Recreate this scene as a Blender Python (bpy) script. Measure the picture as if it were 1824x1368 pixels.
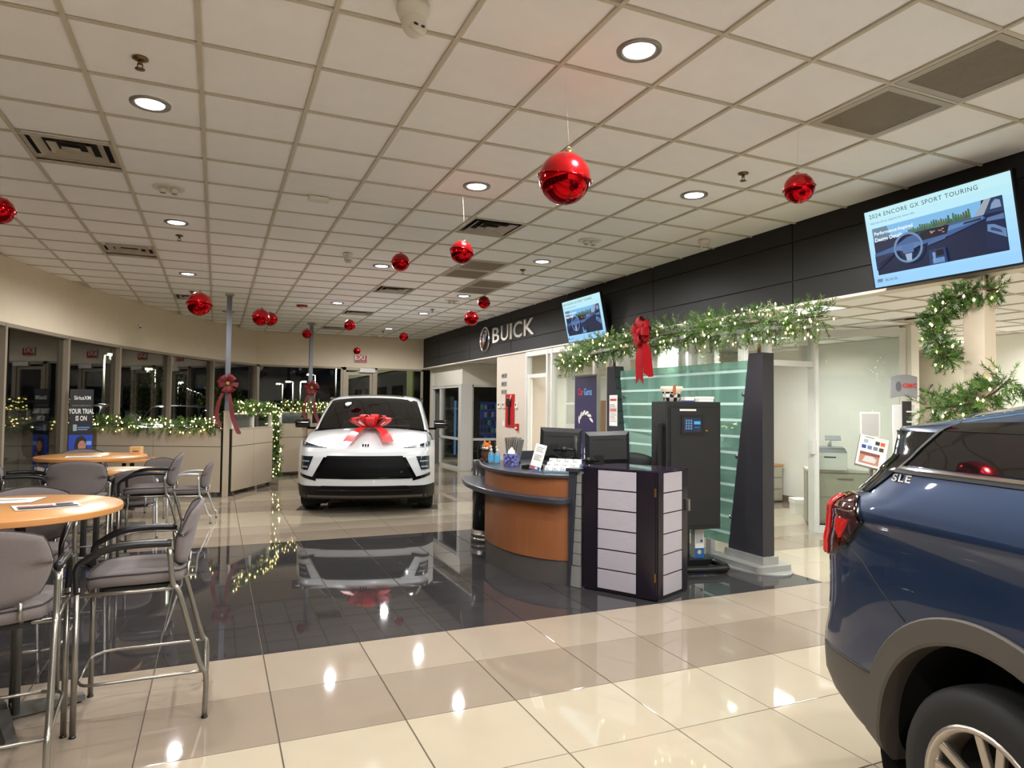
import bpy, bmesh, math, random
from mathutils import Vector, Matrix, noise as mnoise
from math import sin, cos, pi, radians, sqrt, atan2, hypot

for _o in list(bpy.data.objects):
    bpy.data.objects.remove(_o, do_unlink=True)
SC = bpy.context.scene
COL = SC.collection
H_CEIL = 3.489          # showroom ceiling
H_SOFF = 2.67           # lower ceiling over the offices / bottom of the fascia
H_HEAD = 2.63           # window heads

# ------------------------------------------------------------------ camera
CAM_POS = (0.0, 0.0, 1.59146)
CAM_ROWS = ((0.916009, -0.401019, 0.0105364), (-0.0233779, -0.0271427, 0.9993582), (-0.4004759, -0.9156674, -0.0342380))
cam_d = bpy.data.cameras.new('camera')
cam_d.sensor_width = 36.0
cam_d.lens = 1201.53 * 36.0 / 1824.0
cam_d.clip_start = 0.05
cam_d.clip_end = 1200
cam = bpy.data.objects.new('camera', cam_d)
COL.objects.link(cam)
mw = Matrix.Identity(4)
for r in range(3):
    for c in range(3):
        mw[r][c] = CAM_ROWS[c][r]
    mw[r][3] = CAM_POS[r]
cam.matrix_world = mw
SC.camera = cam

# ------------------------------------------------------------------ world, exposure
wd = bpy.data.worlds.new('night')
SC.world = wd
wd.use_nodes = True
bgn = wd.node_tree.nodes['Background']
bgn.inputs[0].default_value = (0.010, 0.011, 0.016, 1)
bgn.inputs[1].default_value = 0.25
SC.view_settings.view_transform = 'Standard'
SC.view_settings.look = 'None'
SC.view_settings.gamma = 1.0
SC.view_settings.use_curve_mapping = False
SC.view_settings.exposure = 0.22

DOWN_W = 112.0           # watts of one recessed downlight
TROFFER_W = 42.0        # watts of one office troffer
LIGHT_COL = (1.0, 0.99, 0.985)
OFFICE_COL = (0.97, 1.0, 0.99)

# ------------------------------------------------------------------ colour and materials
def lin(c):
    def f(v):
        v = v / 255.0
        return v / 12.92 if v <= 0.04045 else ((v + 0.055) / 1.055) ** 2.4
    return (f(c[0]), f(c[1]), f(c[2]), 1.0)

MATS = {}
def mat(name, rgb, rough=0.5, metal=0.0, var=0.06, vscale=8.0, bump=0.0, bscale=120.0, coat=0.0, coat_rough=0.04,
        emit=None, estr=0.0, spec=0.5, obj_var=0.0, stretch=None, ior=None, sheen=0.0):
    if name in MATS:
        return MATS[name]
    m = bpy.data.materials.new(name)
    m.use_nodes = True
    nt = m.node_tree
    b = nt.nodes['Principled BSDF']
    b.inputs['Roughness'].default_value = rough
    b.inputs['Metallic'].default_value = metal
    b.inputs['Specular IOR Level'].default_value = spec
    if ior: b.inputs['IOR'].default_value = ior
    if coat:
        b.inputs['Coat Weight'].default_value = coat
        b.inputs['Coat Roughness'].default_value = coat_rough
    if sheen:
        b.inputs['Sheen Weight'].default_value = sheen
    base = lin(rgb)
    tc = nt.nodes.new('ShaderNodeTexCoord')
    vec = tc.outputs['Object']
    if stretch:
        mp = nt.nodes.new('ShaderNodeMapping')
        mp.inputs['Scale'].default_value = stretch
        nt.links.new(vec, mp.inputs['Vector'])
        vec = mp.outputs['Vector']
    nz = nt.nodes.new('ShaderNodeTexNoise')
    nz.inputs['Scale'].default_value = vscale
    nz.inputs['Detail'].default_value = 3
    nt.links.new(vec, nz.inputs['Vector'])
    rmp = nt.nodes.new('ShaderNodeMix')
    rmp.data_type = 'RGBA'
    lo = [max(0, v * (1 - var)) for v in base[:3]] + [1]
    hi = [min(1, v * (1 + var)) for v in base[:3]] + [1]
    rmp.inputs[6].default_value = lo
    rmp.inputs[7].default_value = hi
    nt.links.new(nz.outputs['Fac'], rmp.inputs[0])
    out = rmp.outputs[2]
    if obj_var:
        oi = nt.nodes.new('ShaderNodeObjectInfo')
        mr = nt.nodes.new('ShaderNodeMapRange')
        mr.inputs['To Min'].default_value = 1 - obj_var
        mr.inputs['To Max'].default_value = 1 + obj_var
        nt.links.new(oi.outputs['Random'], mr.inputs['Value'])
        hs = nt.nodes.new('ShaderNodeHueSaturation')
        nt.links.new(mr.outputs['Result'], hs.inputs['Value'])
        nt.links.new(out, hs.inputs['Color'])
        out = hs.outputs['Color']
    nt.links.new(out, b.inputs['Base Color'])
    if bump:
        n2 = nt.nodes.new('ShaderNodeTexNoise')
        n2.inputs['Scale'].default_value = bscale
        n2.inputs['Detail'].default_value = 4
        nt.links.new(vec, n2.inputs['Vector'])
        bp = nt.nodes.new('ShaderNodeBump')
        bp.inputs['Strength'].default_value = bump
        bp.inputs['Distance'].default_value = 0.01
        nt.links.new(n2.outputs['Fac'], bp.inputs['Height'])
        nt.links.new(bp.outputs['Normal'], b.inputs['Normal'])
    if emit:
        b.inputs['Emission Color'].default_value = lin(emit)
        b.inputs['Emission Strength'].default_value = estr
    MATS[name] = m
    return m

def glow(rgb, s=1.0):
    """emissive picture element of a lit screen or lamp"""
    return mat('glow_%d_%d_%d_%d' % (rgb[0], rgb[1], rgb[2], int(s * 100)), (2, 2, 2), rough=0.35, var=0.0, emit=rgb, estr=s)

def ink(rgb):
    return mat('ink_%d_%d_%d' % tuple(rgb), rgb, rough=0.55, var=0.02)

def glass(name, tint=(235, 245, 240), refl=0.06, refl_max=0.85, rough=0.0, milky=0.0, milk=(200, 225, 215)):
    if name in MATS:
        return MATS[name]
    m = bpy.data.materials.new(name)
    m.use_nodes = True
    nt = m.node_tree
    nt.nodes.remove(nt.nodes['Principled BSDF'])
    out = nt.nodes['Material Output']
    tr = nt.nodes.new('ShaderNodeBsdfTransparent')
    tr.inputs[0].default_value = lin(tint)
    gl = nt.nodes.new('ShaderNodeBsdfGlossy')
    gl.inputs['Roughness'].default_value = rough
    gl.inputs[0].default_value = (1, 1, 1, 1)
    lw = nt.nodes.new('ShaderNodeFresnel')
    lw.inputs['IOR'].default_value = 1.5
    mr = nt.nodes.new('ShaderNodeMapRange')
    mr.inputs['From Min'].default_value = 0.0
    mr.inputs['From Max'].default_value = 1.0
    mr.inputs['To Min'].default_value = refl - 0.04
    mr.inputs['To Max'].default_value = refl_max
    nt.links.new(lw.outputs[0], mr.inputs['Value'])
    mx = nt.nodes.new('ShaderNodeMixShader')
    nt.links.new(mr.outputs['Result'], mx.inputs[0])
    base = tr.outputs[0]
    if milky:
        df = nt.nodes.new('ShaderNodeBsdfDiffuse')
        df.inputs[0].default_value = lin(milk)
        m2 = nt.nodes.new('ShaderNodeMixShader')
        m2.inputs[0].default_value = milky
        nt.links.new(base, m2.inputs[1])
        nt.links.new(df.outputs[0], m2.inputs[2])
        base = m2.outputs[0]
    nt.links.new(base, mx.inputs[1])
    nt.links.new(gl.outputs[0], mx.inputs[2])
    nt.links.new(mx.outputs[0], out.inputs['Surface'])
    MATS[name] = m
    return m

# ------------------------------------------------------------------ mesh builder
def rotz(p, a):
    return (p[0] * cos(a) - p[1] * sin(a), p[0] * sin(a) + p[1] * cos(a), p[2] if len(p) > 2 else 0)

def clean2(p):
    r = []
    for q in p:
        if not r or hypot(q[0] - r[-1][0], q[1] - r[-1][1]) > 1e-6:
            r.append(q)
    if len(r) > 1 and hypot(r[0][0] - r[-1][0], r[0][1] - r[-1][1]) < 1e-6:
        r.pop()
    return r

class MB:
    def __init__(s):
        s.v = []; s.f = []; s.mi = []; s.m = 0; s.sm = []; s.smooth = False
    def add(s, vs, fs):
        o = len(s.v)
        s.v.extend([tuple(p) for p in vs])
        for f in fs:
            s.f.append(tuple(i + o for i in f)); s.mi.append(s.m); s.sm.append(s.smooth)
        return s
    def box(s, x0, x1, y0, y1, z0, z1, M=None):
        vs = [(x0,y0,z0),(x1,y0,z0),(x1,y1,z0),(x0,y1,z0),(x0,y0,z1),(x1,y0,z1),(x1,y1,z1),(x0,y1,z1)]
        if M is not None: vs = [tuple(M @ Vector(p)) for p in vs]
        return s.add(vs, [(0,3,2,1),(4,5,6,7),(0,1,5,4),(1,2,6,5),(2,3,7,6),(3,0,4,7)])
    def cbox(s, c, sx, sy, sz, a=0.0, M=None):
        """box centred in plan on c, base at c.z, turned by a about z"""
        R = Matrix.Translation(Vector(c)) @ Matrix.Rotation(a, 4, 'Z')
        if M is not None: R = M @ R
        return s.box(-sx/2, sx/2, -sy/2, sy/2, 0, sz, R)
    def rbox(s, x0, x1, y0, y1, z0, z1, r=0.02, n=4, M=None):
        """box with the four vertical edges rounded and a small top chamfer"""
        pts = rrect(x0, x1, y0, y1, r, n)
        c = min(r * 0.4, (z1 - z0) * 0.25, 0.008)
        cx, cy = (x0 + x1) / 2, (y0 + y1) / 2
        kx = 1 - 2 * c / (x1 - x0); ky = 1 - 2 * c / (y1 - y0)
        ins = [(cx + (p[0] - cx) * kx, cy + (p[1] - cy) * ky) for p in pts]
        rings = [[(p[0], p[1], z0 + c * 0) for p in pts], [(p[0], p[1], z1 - c) for p in pts], [(p[0], p[1], z1) for p in ins]]
        if M is not None: rings = [[tuple(M @ Vector(p)) for p in rr] for rr in rings]
        s.loft(rings, closed=True, cap0=True, cap1=True)
        return s
    def loft(s, rings, closed=False, cap0=False, cap1=False):
        n = len(rings[0]); vs = [p for r in rings for p in r]; fs = []
        for i in range(len(rings) - 1):
            for j in range(n if closed else n - 1):
                a = i * n + j; b = i * n + (j + 1) % n
                fs.append((a, b, b + n, a + n))
        if cap0: fs.append(tuple(range(n - 1, -1, -1)))
        if cap1: fs.append(tuple(range((len(rings) - 1) * n, len(rings) * n)))
        return s.add(vs, fs)
    def prism(s, poly, z0, z1, f=None):
        """polygon in plan extruded z0..z1; f maps (a,b,h) to xyz"""
        poly = clean2(poly)
        n = len(poly)
        f = f or (lambda a, b, h: (a, b, h))
        vs = [f(p[0], p[1], z0) for p in poly] + [f(p[0], p[1], z1) for p in poly]
        fs = [tuple(range(n - 1, -1, -1)), tuple(range(n, 2 * n))]
        for i in range(n):
            j = (i + 1) % n
            fs.append((i, j, j + n, i + n))
        return s.add(vs, fs)
    def poly(s, pts):
        return s.add(pts, [tuple(range(len(pts)))])
    def tube(s, path, r, n=8, closed=False, caps=True, up=(0, 0, 1)):
        P = [Vector(p) for p in path]; rings = []
        N = len(P); prev = None
        for i in range(N):
            if closed: t = P[(i + 1) % N] - P[i - 1]
            elif i == 0: t = P[1] - P[0]
            elif i == N - 1: t = P[-1] - P[-2]
            else: t = (P[i + 1] - P[i]).normalized() + (P[i] - P[i - 1]).normalized()
            if t.length < 1e-9: t = Vector((0, 0, 1))
            t.normalize()
            if prev is None:
                u = Vector(up)
                if abs(u.dot(t)) > 0.95: u = Vector((1, 0, 0))
            else: u = prev
            a = (u - t * u.dot(t))
            if a.length < 1e-6: a = Vector((0, 1, 0)) - t * t.y
            a.normalize(); b = t.cross(a); prev = a
            rr = r[i] if isinstance(r, (list, tuple)) else r
            rings.append([tuple(P[i] + (a * cos(2 * pi * k / n) + b * sin(2 * pi * k / n)) * rr) for k in range(n)])
        if closed:
            rings.append(rings[0])
        old = s.smooth; s.smooth = True
        s.loft(rings, closed=True, cap0=caps and not closed, cap1=caps and not closed)
        s.smooth = old
        return s
    def lathe(s, prof, n=24, c=(0, 0, 0), axis='z', M=None, cap0=True, cap1=True):
        rings = []
        for r, h in prof:
            ring = []
            for k in range(n):
                a = 2 * pi * k / n
                p = (r * cos(a), r * sin(a), h)
                if axis == 'x': p = (p[2], p[0], p[1])
                elif axis == 'y': p = (p[1], p[2], p[0])
                p = (p[0] + c[0], p[1] + c[1], p[2] + c[2])
                if M is not None: p = tuple(M @ Vector(p))
                ring.append(p)
            rings.append(ring)
        old = s.smooth; s.smooth = True
        s.loft(rings, closed=True, cap0=cap0 and prof[0][0] > 1e-5, cap1=cap1 and prof[-1][0] > 1e-5)
        s.smooth = old
        return s
    def sphere(s, c, r, n=12, m=8, sc=(1, 1, 1)):
        prof = [(max(1e-6, r * sin(pi * i / m)), -r * cos(pi * i / m)) for i in range(m + 1)]
        M = Matrix.Translation(Vector(c)) @ Matrix.Diagonal((sc[0], sc[1], sc[2], 1))
        return s.lathe(prof, n, M=M, cap0=False, cap1=False)
    def grid(s, f, us, vs_):
        P = [[f(u, v) for v in vs_] for u in us]
        return s.loft(P)
    def build(s, name, m, parent=None, loc=None, bevel=0.0, bseg=2, sub=0, merge=False):
        me = bpy.data.meshes.new(name)
        me.from_pydata(s.v, [], s.f)
        ms = m if isinstance(m, (list, tuple)) else [m]
        for q in ms: me.materials.append(q)
        me.polygons.foreach_set('material_index', [min(i, len(ms) - 1) for i in s.mi])
        me.polygons.foreach_set('use_smooth', s.sm)
        me.update()
        bm = bmesh.new(); bm.from_mesh(me)
        if merge: bmesh.ops.remove_doubles(bm, verts=bm.verts, dist=1e-5)
        bmesh.ops.recalc_face_normals(bm, faces=bm.faces)
        bm.to_mesh(me); bm.free()
        return link(name, me, parent, loc, bevel, bseg, sub)

def link(name, me, parent=None, loc=None, bevel=0.0, bseg=2, sub=0):
    o = bpy.data.objects.new(name, me)
    COL.objects.link(o)
    if parent is not None: o.parent = parent
    if loc is not None: o.location = loc
    if bevel:
        md = o.modifiers.new('bevel', 'BEVEL'); md.width = bevel; md.segments = bseg; md.limit_method = 'ANGLE'; md.angle_limit = radians(40)
    if sub:
        md = o.modifiers.new('sub', 'SUBSURF'); md.levels = sub; md.render_levels = sub
    return o

def rrect(x0, x1, y0, y1, r, n=4):
    r = min(r, (x1 - x0) / 2 - 1e-4, (y1 - y0) / 2 - 1e-4)
    out = []
    for cx, cy, a0 in ((x1 - r, y1 - r, 0), (x0 + r, y1 - r, pi / 2), (x0 + r, y0 + r, pi), (x1 - r, y0 + r, 1.5 * pi)):
        for k in range(n + 1):
            a = a0 + pi / 2 * k / n
            out.append((cx + r * cos(a), cy + r * sin(a)))
    return out

def circ(cx, cy, r, n=24, ry=None):
    ry = ry or r
    return [(cx + r * cos(2 * pi * k / n), cy + ry * sin(2 * pi * k / n)) for k in range(n)]

def cr(pts, n=6, closed=False):
    """Catmull-Rom through the points"""
    P = [Vector(p if len(p) == 3 else (p[0], p[1], 0)) for p in pts]; out = []
    N = len(P)
    for i in range(N if closed else N - 1):
        p0 = P[i - 1] if (i > 0 or closed) else P[0] * 2 - P[1]
        p1 = P[i]; p2 = P[(i + 1) % N]
        p3 = P[(i + 2) % N] if (i + 2 < N or closed) else P[-1] * 2 - P[-2]
        for k in range(n):
            t = k / n
            out.append(0.5 * ((2 * p1) + (p2 - p0) * t + (2 * p0 - 5 * p1 + 4 * p2 - p3) * t * t + (3 * p1 - p0 - 3 * p2 + p3) * t ** 3))
    if not closed: out.append(P[-1])
    return [tuple(p) for p in out]

def empty(name, loc=(0, 0, 0), rz=0.0, parent=None):
    o = bpy.data.objects.new(name, None)
    COL.objects.link(o); o.location = loc; o.rotation_euler = (0, 0, rz)
    o.empty_display_size = 0.1
    if parent is not None: o.parent = parent
    return o

def tag(o, label, cat, group=None):
    o['label'] = label; o['category'] = cat
    if group: o['group'] = group
    return o

def thing(name, label, cat, loc=(0, 0, 0), rz=0.0, group=None):
    return tag(empty(name, loc, rz), label, cat, group)

def struct(o, label=None):
    o['kind'] = 'structure'
    if label: o['label'] = label
    return o

def stuff(o):
    o['kind'] = 'stuff'; return o

def kids(o):
    return [c for c in ALLKIDS.get(o.name, [])] if False else list(o.children)

def copy_tree(o, parent=None):
    c = o.copy(); COL.objects.link(c); c.parent = parent
    for ch in list(o.children): copy_tree(ch, c)
    return c

def text_mesh(body, size=1.0, depth=0.0, align='LEFT', bold=0.0, spacing=1.0, xs=1.0):
    cu = bpy.data.curves.new('lettering', 'FONT')
    cu.body = body; cu.size = size; cu.extrude = depth; cu.align_x = align; cu.align_y = 'BOTTOM_BASELINE' if False else 'BOTTOM'
    cu.offset = bold; cu.space_character = spacing; cu.resolution_u = 3
    ob = bpy.data.objects.new('lettering', cu); COL.objects.link(ob)
    bpy.context.view_layer.update()
    me = bpy.data.meshes.new_from_object(ob.evaluated_get(bpy.context.evaluated_depsgraph_get()))
    bpy.data.objects.remove(ob, do_unlink=True)
    if xs != 1.0:
        for v in me.vertices: v.co.x *= xs
    return me

def text(name, body, size, m, parent, M, depth=0.002, align='LEFT', bold=0.0, spacing=1.0, xs=1.0):
    """lettering in the local xy plane, placed by the matrix M"""
    me = text_mesh(body, size, depth, align, bold, spacing, xs)
    me.materials.clear(); me.materials.append(m)
    o = link(name, me, parent)
    o.matrix_local = M
    return o

def frame(o, ax, ay):
    """matrix with origin o, local x along ax, local y along ay, local z the outward normal"""
    ax = Vector(ax).normalized(); ay = Vector(ay).normalized(); az = ax.cross(ay)
    M = Matrix.Identity(4)
    for i in range(3):
        M[i][0] = ax[i]; M[i][1] = ay[i]; M[i][2] = az[i]; M[i][3] = o[i]
    return M

def art(name, parent, M, shapes, lift=0.0004):
    """flat printed or lit picture: list of (polygon, material) in the local xy plane, each a hair above the last"""
    b = MB(); ms = []
    for k, (pl, mt) in enumerate(shapes):
        if mt not in ms: ms.append(mt)
        b.m = ms.index(mt)
        h = lift * (k + 1)
        pl = clean2(pl)
        if len(pl) > 2: b.add([tuple(M @ Vector((p[0], p[1], h))) for p in pl], [tuple(range(len(pl)))])
    return b.build(name, ms, parent)

def rect(x0, x1, y0, y1):
    return [(x0, y0), (x1, y0), (x1, y1), (x0, y1)]

# ================================================================== THE SETTING
def in_view(x, y, z, mx=60):
    d = (x - CAM_POS[0], y - CAM_POS[1], z - CAM_POS[2])
    q = [sum(CAM_ROWS[r][k] * d[k] for k in range(3)) for r in range(3)]
    if q[2] > -0.3: return False
    px = 912 + 1201.53 * q[0] / -q[2]; py = 684 - 1201.53 * q[1] / -q[2]
    return -mx < px < 1824 + mx and -mx < py < 1368 + mx

ARC_C = (17.52, 6.55); ARC_R = 20.5
def arc(deg, r=ARC_R, z=0.0):
    a = radians(deg)
    return (ARC_C[0] + r * cos(a), ARC_C[1] + r * sin(a), z)
def inside(x, y):
    return hypot(x - ARC_C[0], y - ARC_C[1]) < ARC_R + 0.05 and -4.5 < y < 18.7

M_GROUT = mat('grout', (106, 96, 82), 0.8, var=0.1, vscale=40)
def floor_mat(n, rgb, r, var=0.05, sp=0.5):
    return mat(n, rgb, r, var=var, vscale=3.5, obj_var=0.03, spec=sp)
M_CREAM = floor_mat('tile_cream', (182, 170, 148), 0.035)
M_BEIGE = floor_mat('tile_beige', (161, 147, 130), 0.035)
M_TAUPE = floor_mat('tile_taupe', (145, 131, 115), 0.035)
M_SLATE = mat('tile_slate', (58, 56, 57), 0.03, var=0.22, vscale=5, obj_var=0.10, spec=0.55)
T = 0.61
FX0, FY0 = 0.308, 3.398
def tile_kind(i, j):
    if 2 <= j <= 7 and -3 <= i <= 7: return 3
    return (2, 1, 0, 0)[j % 4]
FM = [M_CREAM, M_BEIGE, M_TAUPE, M_SLATE]

fl = MB().box(-3.4, 12.6, -4.6, 18.8, -0.12, -0.006)
FLOOR = struct(fl.build('floor', M_GROUT))
cells = []
for i in range(-7, 20):
    for j in range(-14, 26):
        x = FX0 + T * (i + .5); y = FY0 + T * (j + .5)
        if x > 12.3 or not inside(x, y): continue
        vis = in_view(x, y, 0, 90)
        cells.append((0 if (vis and x < 9) else 1, hypot(x, y), i, j))
cells.sort()
g = 0.0032
tile_me = []
for k in range(4):
    b = MB()
    h = T / 2 - g; c = 0.0015
    b.loft([[(-h, -h, -0.01), (h, -h, -0.01), (h, h, -0.01), (-h, h, -0.01)], [(-h, -h, -c), (h, -h, -c), (h, h, -c), (-h, h, -c)],
            [(-h + c, -h + c, 0), (h - c, -h + c, 0), (h - c, h - c, 0), (-h + c, h - c, 0)]], closed=True, cap1=True)
    o = b.build('tile', FM[k]); tile_me.append(o.data); bpy.data.objects.remove(o)
rest = MB()
for n, (v, d, i, j) in enumerate(cells):
    x = FX0 + T * (i + .5); y = FY0 + T * (j + .5); k = tile_kind(i, j)
    if n < 298 and v == 0:
        link('floor_tile', tile_me[k], FLOOR, (x, y, 0))
    else:
        rest.m = k; h = T / 2 - g
        rest.add([(x - h, y - h, 0), (x + h, y - h, 0), (x + h, y + h, 0), (x - h, y + h, 0)], [(0, 1, 2, 3)])
stuff(rest.build('floor_tile_field', FM, FLOOR))

# ------------------------------------------------------------------ showroom ceiling
M_CTILE = mat('ceiling_tile', (248, 247, 244), 0.9, var=0.035, vscale=6, bump=0.25, bscale=260, obj_var=0.02, spec=0.2)
M_TBAR = mat('ceiling_grid', (200, 192, 172), 0.55, var=0.03)
M_WHITE = mat('wall_white', (224, 218, 204), 0.75, var=0.03, vscale=5, bump=0.05)
M_OFFW = mat('office_wall_white', (228, 226, 216), 0.75, var=0.02, vscale=5, bump=0.04)
M_CREAMW = mat('wall_cream', (226, 212, 188), 0.8, var=0.04, vscale=6, bump=0.08, bscale=200)
CX0, CY0 = -0.737, 3.876
VENTS = {(-1.04, 5.92): 1, (-1.04, 9.50): 1, (2.62, 6.61): 1, (2.62, 10.88): 1, (2.62, 13.93): 1, (2.62, 16.98): 1, (-0.43, 13.32): 1,
         (3.84, 2.96): 2, (3.84, 2.35): 2, (3.23, 8.45): 2, (3.23, 9.06): 2, (3.84, 9.67): 2, (3.84, 10.28): 2}
CEIL = struct(MB().box(-3.4, 5.5, -4.6, 18.8, H_CEIL + 0.04, H_CEIL + 0.16).build('ceiling', M_CREAMW))
cc = []
for i in range(-5, 11):
    for j in range(-14, 25):
        x = CX0 + T * (i + .5); y = CY0 + T * (j + .5)
        if not inside(x, y) or x > 5.6 or y > 18.7: continue
        if any(abs(x - a) < 0.2 and abs(y - b) < 0.2 for a, b in VENTS): continue
        cc.append((0 if in_view(x, y, H_CEIL, 120) else 1, hypot(x, y), x, y))
cc.sort()
h = T / 2 - 0.010
b = MB().box(-h, h, -h, h, 0.010, 0.024)
b.box(-h + 0.012, h - 0.012, -h + 0.012, h - 0.012, 0.006, 0.011)
tmp = b.build('ceiling_tile', M_CTILE); ct_me = tmp.data; bpy.data.objects.remove(tmp)
rest = MB()
for n, (v, d, x, y) in enumerate(cc):
    if n < 290 and v == 0:
        link('ceiling_tile', ct_me, CEIL, (x, y, H_CEIL))
    else:
        rest.box(x - h, x + h, y - h, y + h, H_CEIL + 0.007, H_CEIL + 0.02)
stuff(rest.build('ceiling_tile_field', M_CTILE, CEIL))
for i in range(-4, 12):
    x = CX0 + T * i
    if x > 5.34: continue
    b = MB().box(x - 0.012, x + 0.012, -4.4, 18.6, H_CEIL - 0.004, H_CEIL + 0.008)
    b.box(x - 0.002, x + 0.002, -4.4, 18.6, H_CEIL + 0.008, H_CEIL + 0.04)
    b.build('grid_main_tee', M_TBAR, CEIL)
for j in range(-13, 25):
    y = CY0 + T * j
    b = MB().box(-3.2, 5.36, y - 0.0105, y + 0.0105, H_CEIL - 0.002, H_CEIL + 0.008)
    b.build('grid_cross_tee', M_TBAR, CEIL)

# ------------------------------------------------------------------ curved window wall
M_ALU = mat('window_aluminium', (158, 146, 128), 0.45, metal=0.25, var=0.04)
M_ALUW = mat('frame_white', (214, 212, 206), 0.4, metal=0.1, var=0.03)
G_WIN = glass('window_glass', (225, 225, 222), 0.04, 0.34)
G_OFF = glass('office_glass', (247, 250, 248), 0.042, 0.6)
angs = [144.08, 149.15, 153.83, 158.90, 163.43, 168.20, 173.0, 177.8, 182.6, 187.4, 192.2, 197.0, 201.8, 206.6, 211.6]
b = MB()
dens = [144.08 - 1.2 + k * (211.6 - 142.88) / 70 for k in range(71)]
b.smooth = True
b.loft([[arc(a, ARC_R, H_HEAD) for a in dens], [arc(a, ARC_R, H_CEIL + 0.06) for a in dens]])
b.loft([[arc(a, ARC_R + .18, H_HEAD) for a in dens], [arc(a, ARC_R + .18, H_CEIL + 0.06) for a in dens]])
b.smooth = False
b.loft([[arc(a, ARC_R, H_HEAD) for a in dens], [arc(a, ARC_R + .18, H_HEAD) for a in dens]])
WALL_L = struct(b.build('wall_left', M_CREAMW))
b = MB()
b.loft([[arc(a, ARC_R - .02, 0) for a in dens], [arc(a, ARC_R - .02, 0.10) for a in dens], [arc(a, ARC_R + .14, 0.10) for a in dens], [arc(a, ARC_R + .14, -0.1) for a in dens]])
struct(b.build('trim_1', M_ALU))
for n in range(len(angs) - 1):
    a0, a1 = angs[n], angs[n + 1]
    w = struct(empty('window_%d' % (n + 1), arc((a0 + a1) / 2)), 'tall dark night-time window pane in the curved wall')
    inv = Vector(arc((a0 + a1) / 2))
    p0 = Vector(arc(a0, ARC_R + .07)) - inv; p1 = Vector(arc(a1, ARC_R + .07)) - inv
    up = lambda p, z: (p.x, p.y, z)
    t = (p1 - p0).normalized(); nrm = Vector((-t.y, t.x, 0))
    if nrm.dot(Vector(arc((a0 + a1) / 2)) - Vector((ARC_C[0], ARC_C[1], 0))) < 0: nrm = -nrm
    pn = MB()
    q0 = p0 + t * 0.03; q1 = p1 - t * 0.03
    pn.add([up(q, z) for q in (q0, q1, q1 + nrm * 0.008, q0 + nrm * 0.008) for z in (0.12, H_HEAD - .04)], [(0, 2, 3, 1), (4, 6, 7, 5), (0, 1, 7, 6), (2, 4, 5, 3), (1, 3, 5, 7), (0, 6, 4, 2)])
    pn.build('pane', G_WIN, w)
    fr = MB()
    R = Matrix.Translation(p0) @ Matrix.Rotation(atan2(t.y, t.x), 4, 'Z')
    L = (p1 - p0).length; sg = 1 if (Matrix.Rotation(atan2(t.y, t.x), 3, 'Z') @ Vector((0, 1, 0))).dot(nrm) > 0 else -1
    def fb(x0, x1, d0, d1, z0, z1): fr.box(x0, x1, min(sg * d0, sg * d1), max(sg * d0, sg * d1), z0, z1, R)
    fb(0, L, -0.07, 0.04, H_HEAD - .05, H_HEAD); fb(0, L, -0.05, 0.04, 0.08, 0.13)
    fr.build('window_frame', M_ALU, w)
    ml = MB()
    ml.box(-0.03, 0.03, min(sg * -.075, sg * .06), max(sg * -.075, sg * .06), 0.08, H_HEAD, R)
    ml.build('mullion', M_ALU, w)

# ------------------------------------------------------------------ far wall
YB = 18.56
b = MB()
b.box(0.6, 5.62, YB, YB + .18, H_HEAD, H_CEIL + .06)
b.box(5.62, 12.6, YB, YB + .18, 0, H_CEIL + .06)
b.box(0.6, 5.62, YB, YB + .18, -0.1, 0.06)
struct(b.build('wall_back', M_CREAMW))
def flat_window(name, x0, x1, y, z0, z1, gm, fm, fw=0.05, mull=(), label=None, depth=0.10):
    w = struct(empty(name, ((x0 + x1) / 2, y, 0)), label)
    cx = (x0 + x1) / 2
    MB().box(x0 - cx + fw * .5, x1 - cx - fw * .5, 0.0, 0.008, z0 + fw * .5, z1 - fw * .5).build('pane', gm, w)
    f = MB()
    f.box(x0 - cx, x1 - cx, -depth / 2, depth / 2, z1 - fw, z1); f.box(x0 - cx, x1 - cx, -depth / 2, depth / 2, z0, z0 + fw)
    f.box(x0 - cx, x0 - cx + fw, -depth / 2, depth / 2, z0, z1); f.box(x1 - cx - fw, x1 - cx, -depth / 2, depth / 2, z0, z1)
    f.build('window_frame', fm, w)
    for m in mull:
        MB().box(m - cx - fw / 2, m - cx + fw / 2, -depth / 2, depth / 2, z0, z1).build('mullion', fm, w)
    return w
flat_window('window_20', 0.95, 3.12, YB + .05, 0.06, H_HEAD, G_WIN, M_ALU, label='wide dark window left of the glass exit door')
flat_window('window_21', 4.0, 5.36, YB + .05, 0.06, H_HEAD, G_WIN, M_ALU, label='dark window right of the glass exit door')
dr = struct(empty('door_1', (3.56, YB + .04, 0)), 'glass exit door under the exit sign')
f = MB()
f.box(-.44, -.36, -.06, .06, 0, H_HEAD); f.box(.36, .44, -.06, .06, 0, H_HEAD); f.box(-.44, .44, -.06, .06, H_HEAD - .08, H_HEAD)
f.build('door_frame', M_ALU, dr)
lf = MB()
lf.box(-.355, -.29, -.03, .03, .02, 2.50); lf.box(.29, .355, -.03, .03, .02, 2.50); lf.box(-.29, .29, -.03, .03, 2.42, 2.50); lf.box(-.29, .29, -.03, .03, .02, .18)
leaf = lf.build('door_leaf', M_ALU, dr)
MB().box(-.29, .29, -.004, .004, .18, 2.42).build('pane', G_WIN, leaf)
MB().tube([(.2, -.07, .9), (.2, -.07, 1.3)], .012).build('pull_bar', M_ALUW, leaf)
MB().box(.0, .42, -.11, -.05, 2.50, 2.61).build('door_closer', M_ALUW, dr)

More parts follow.
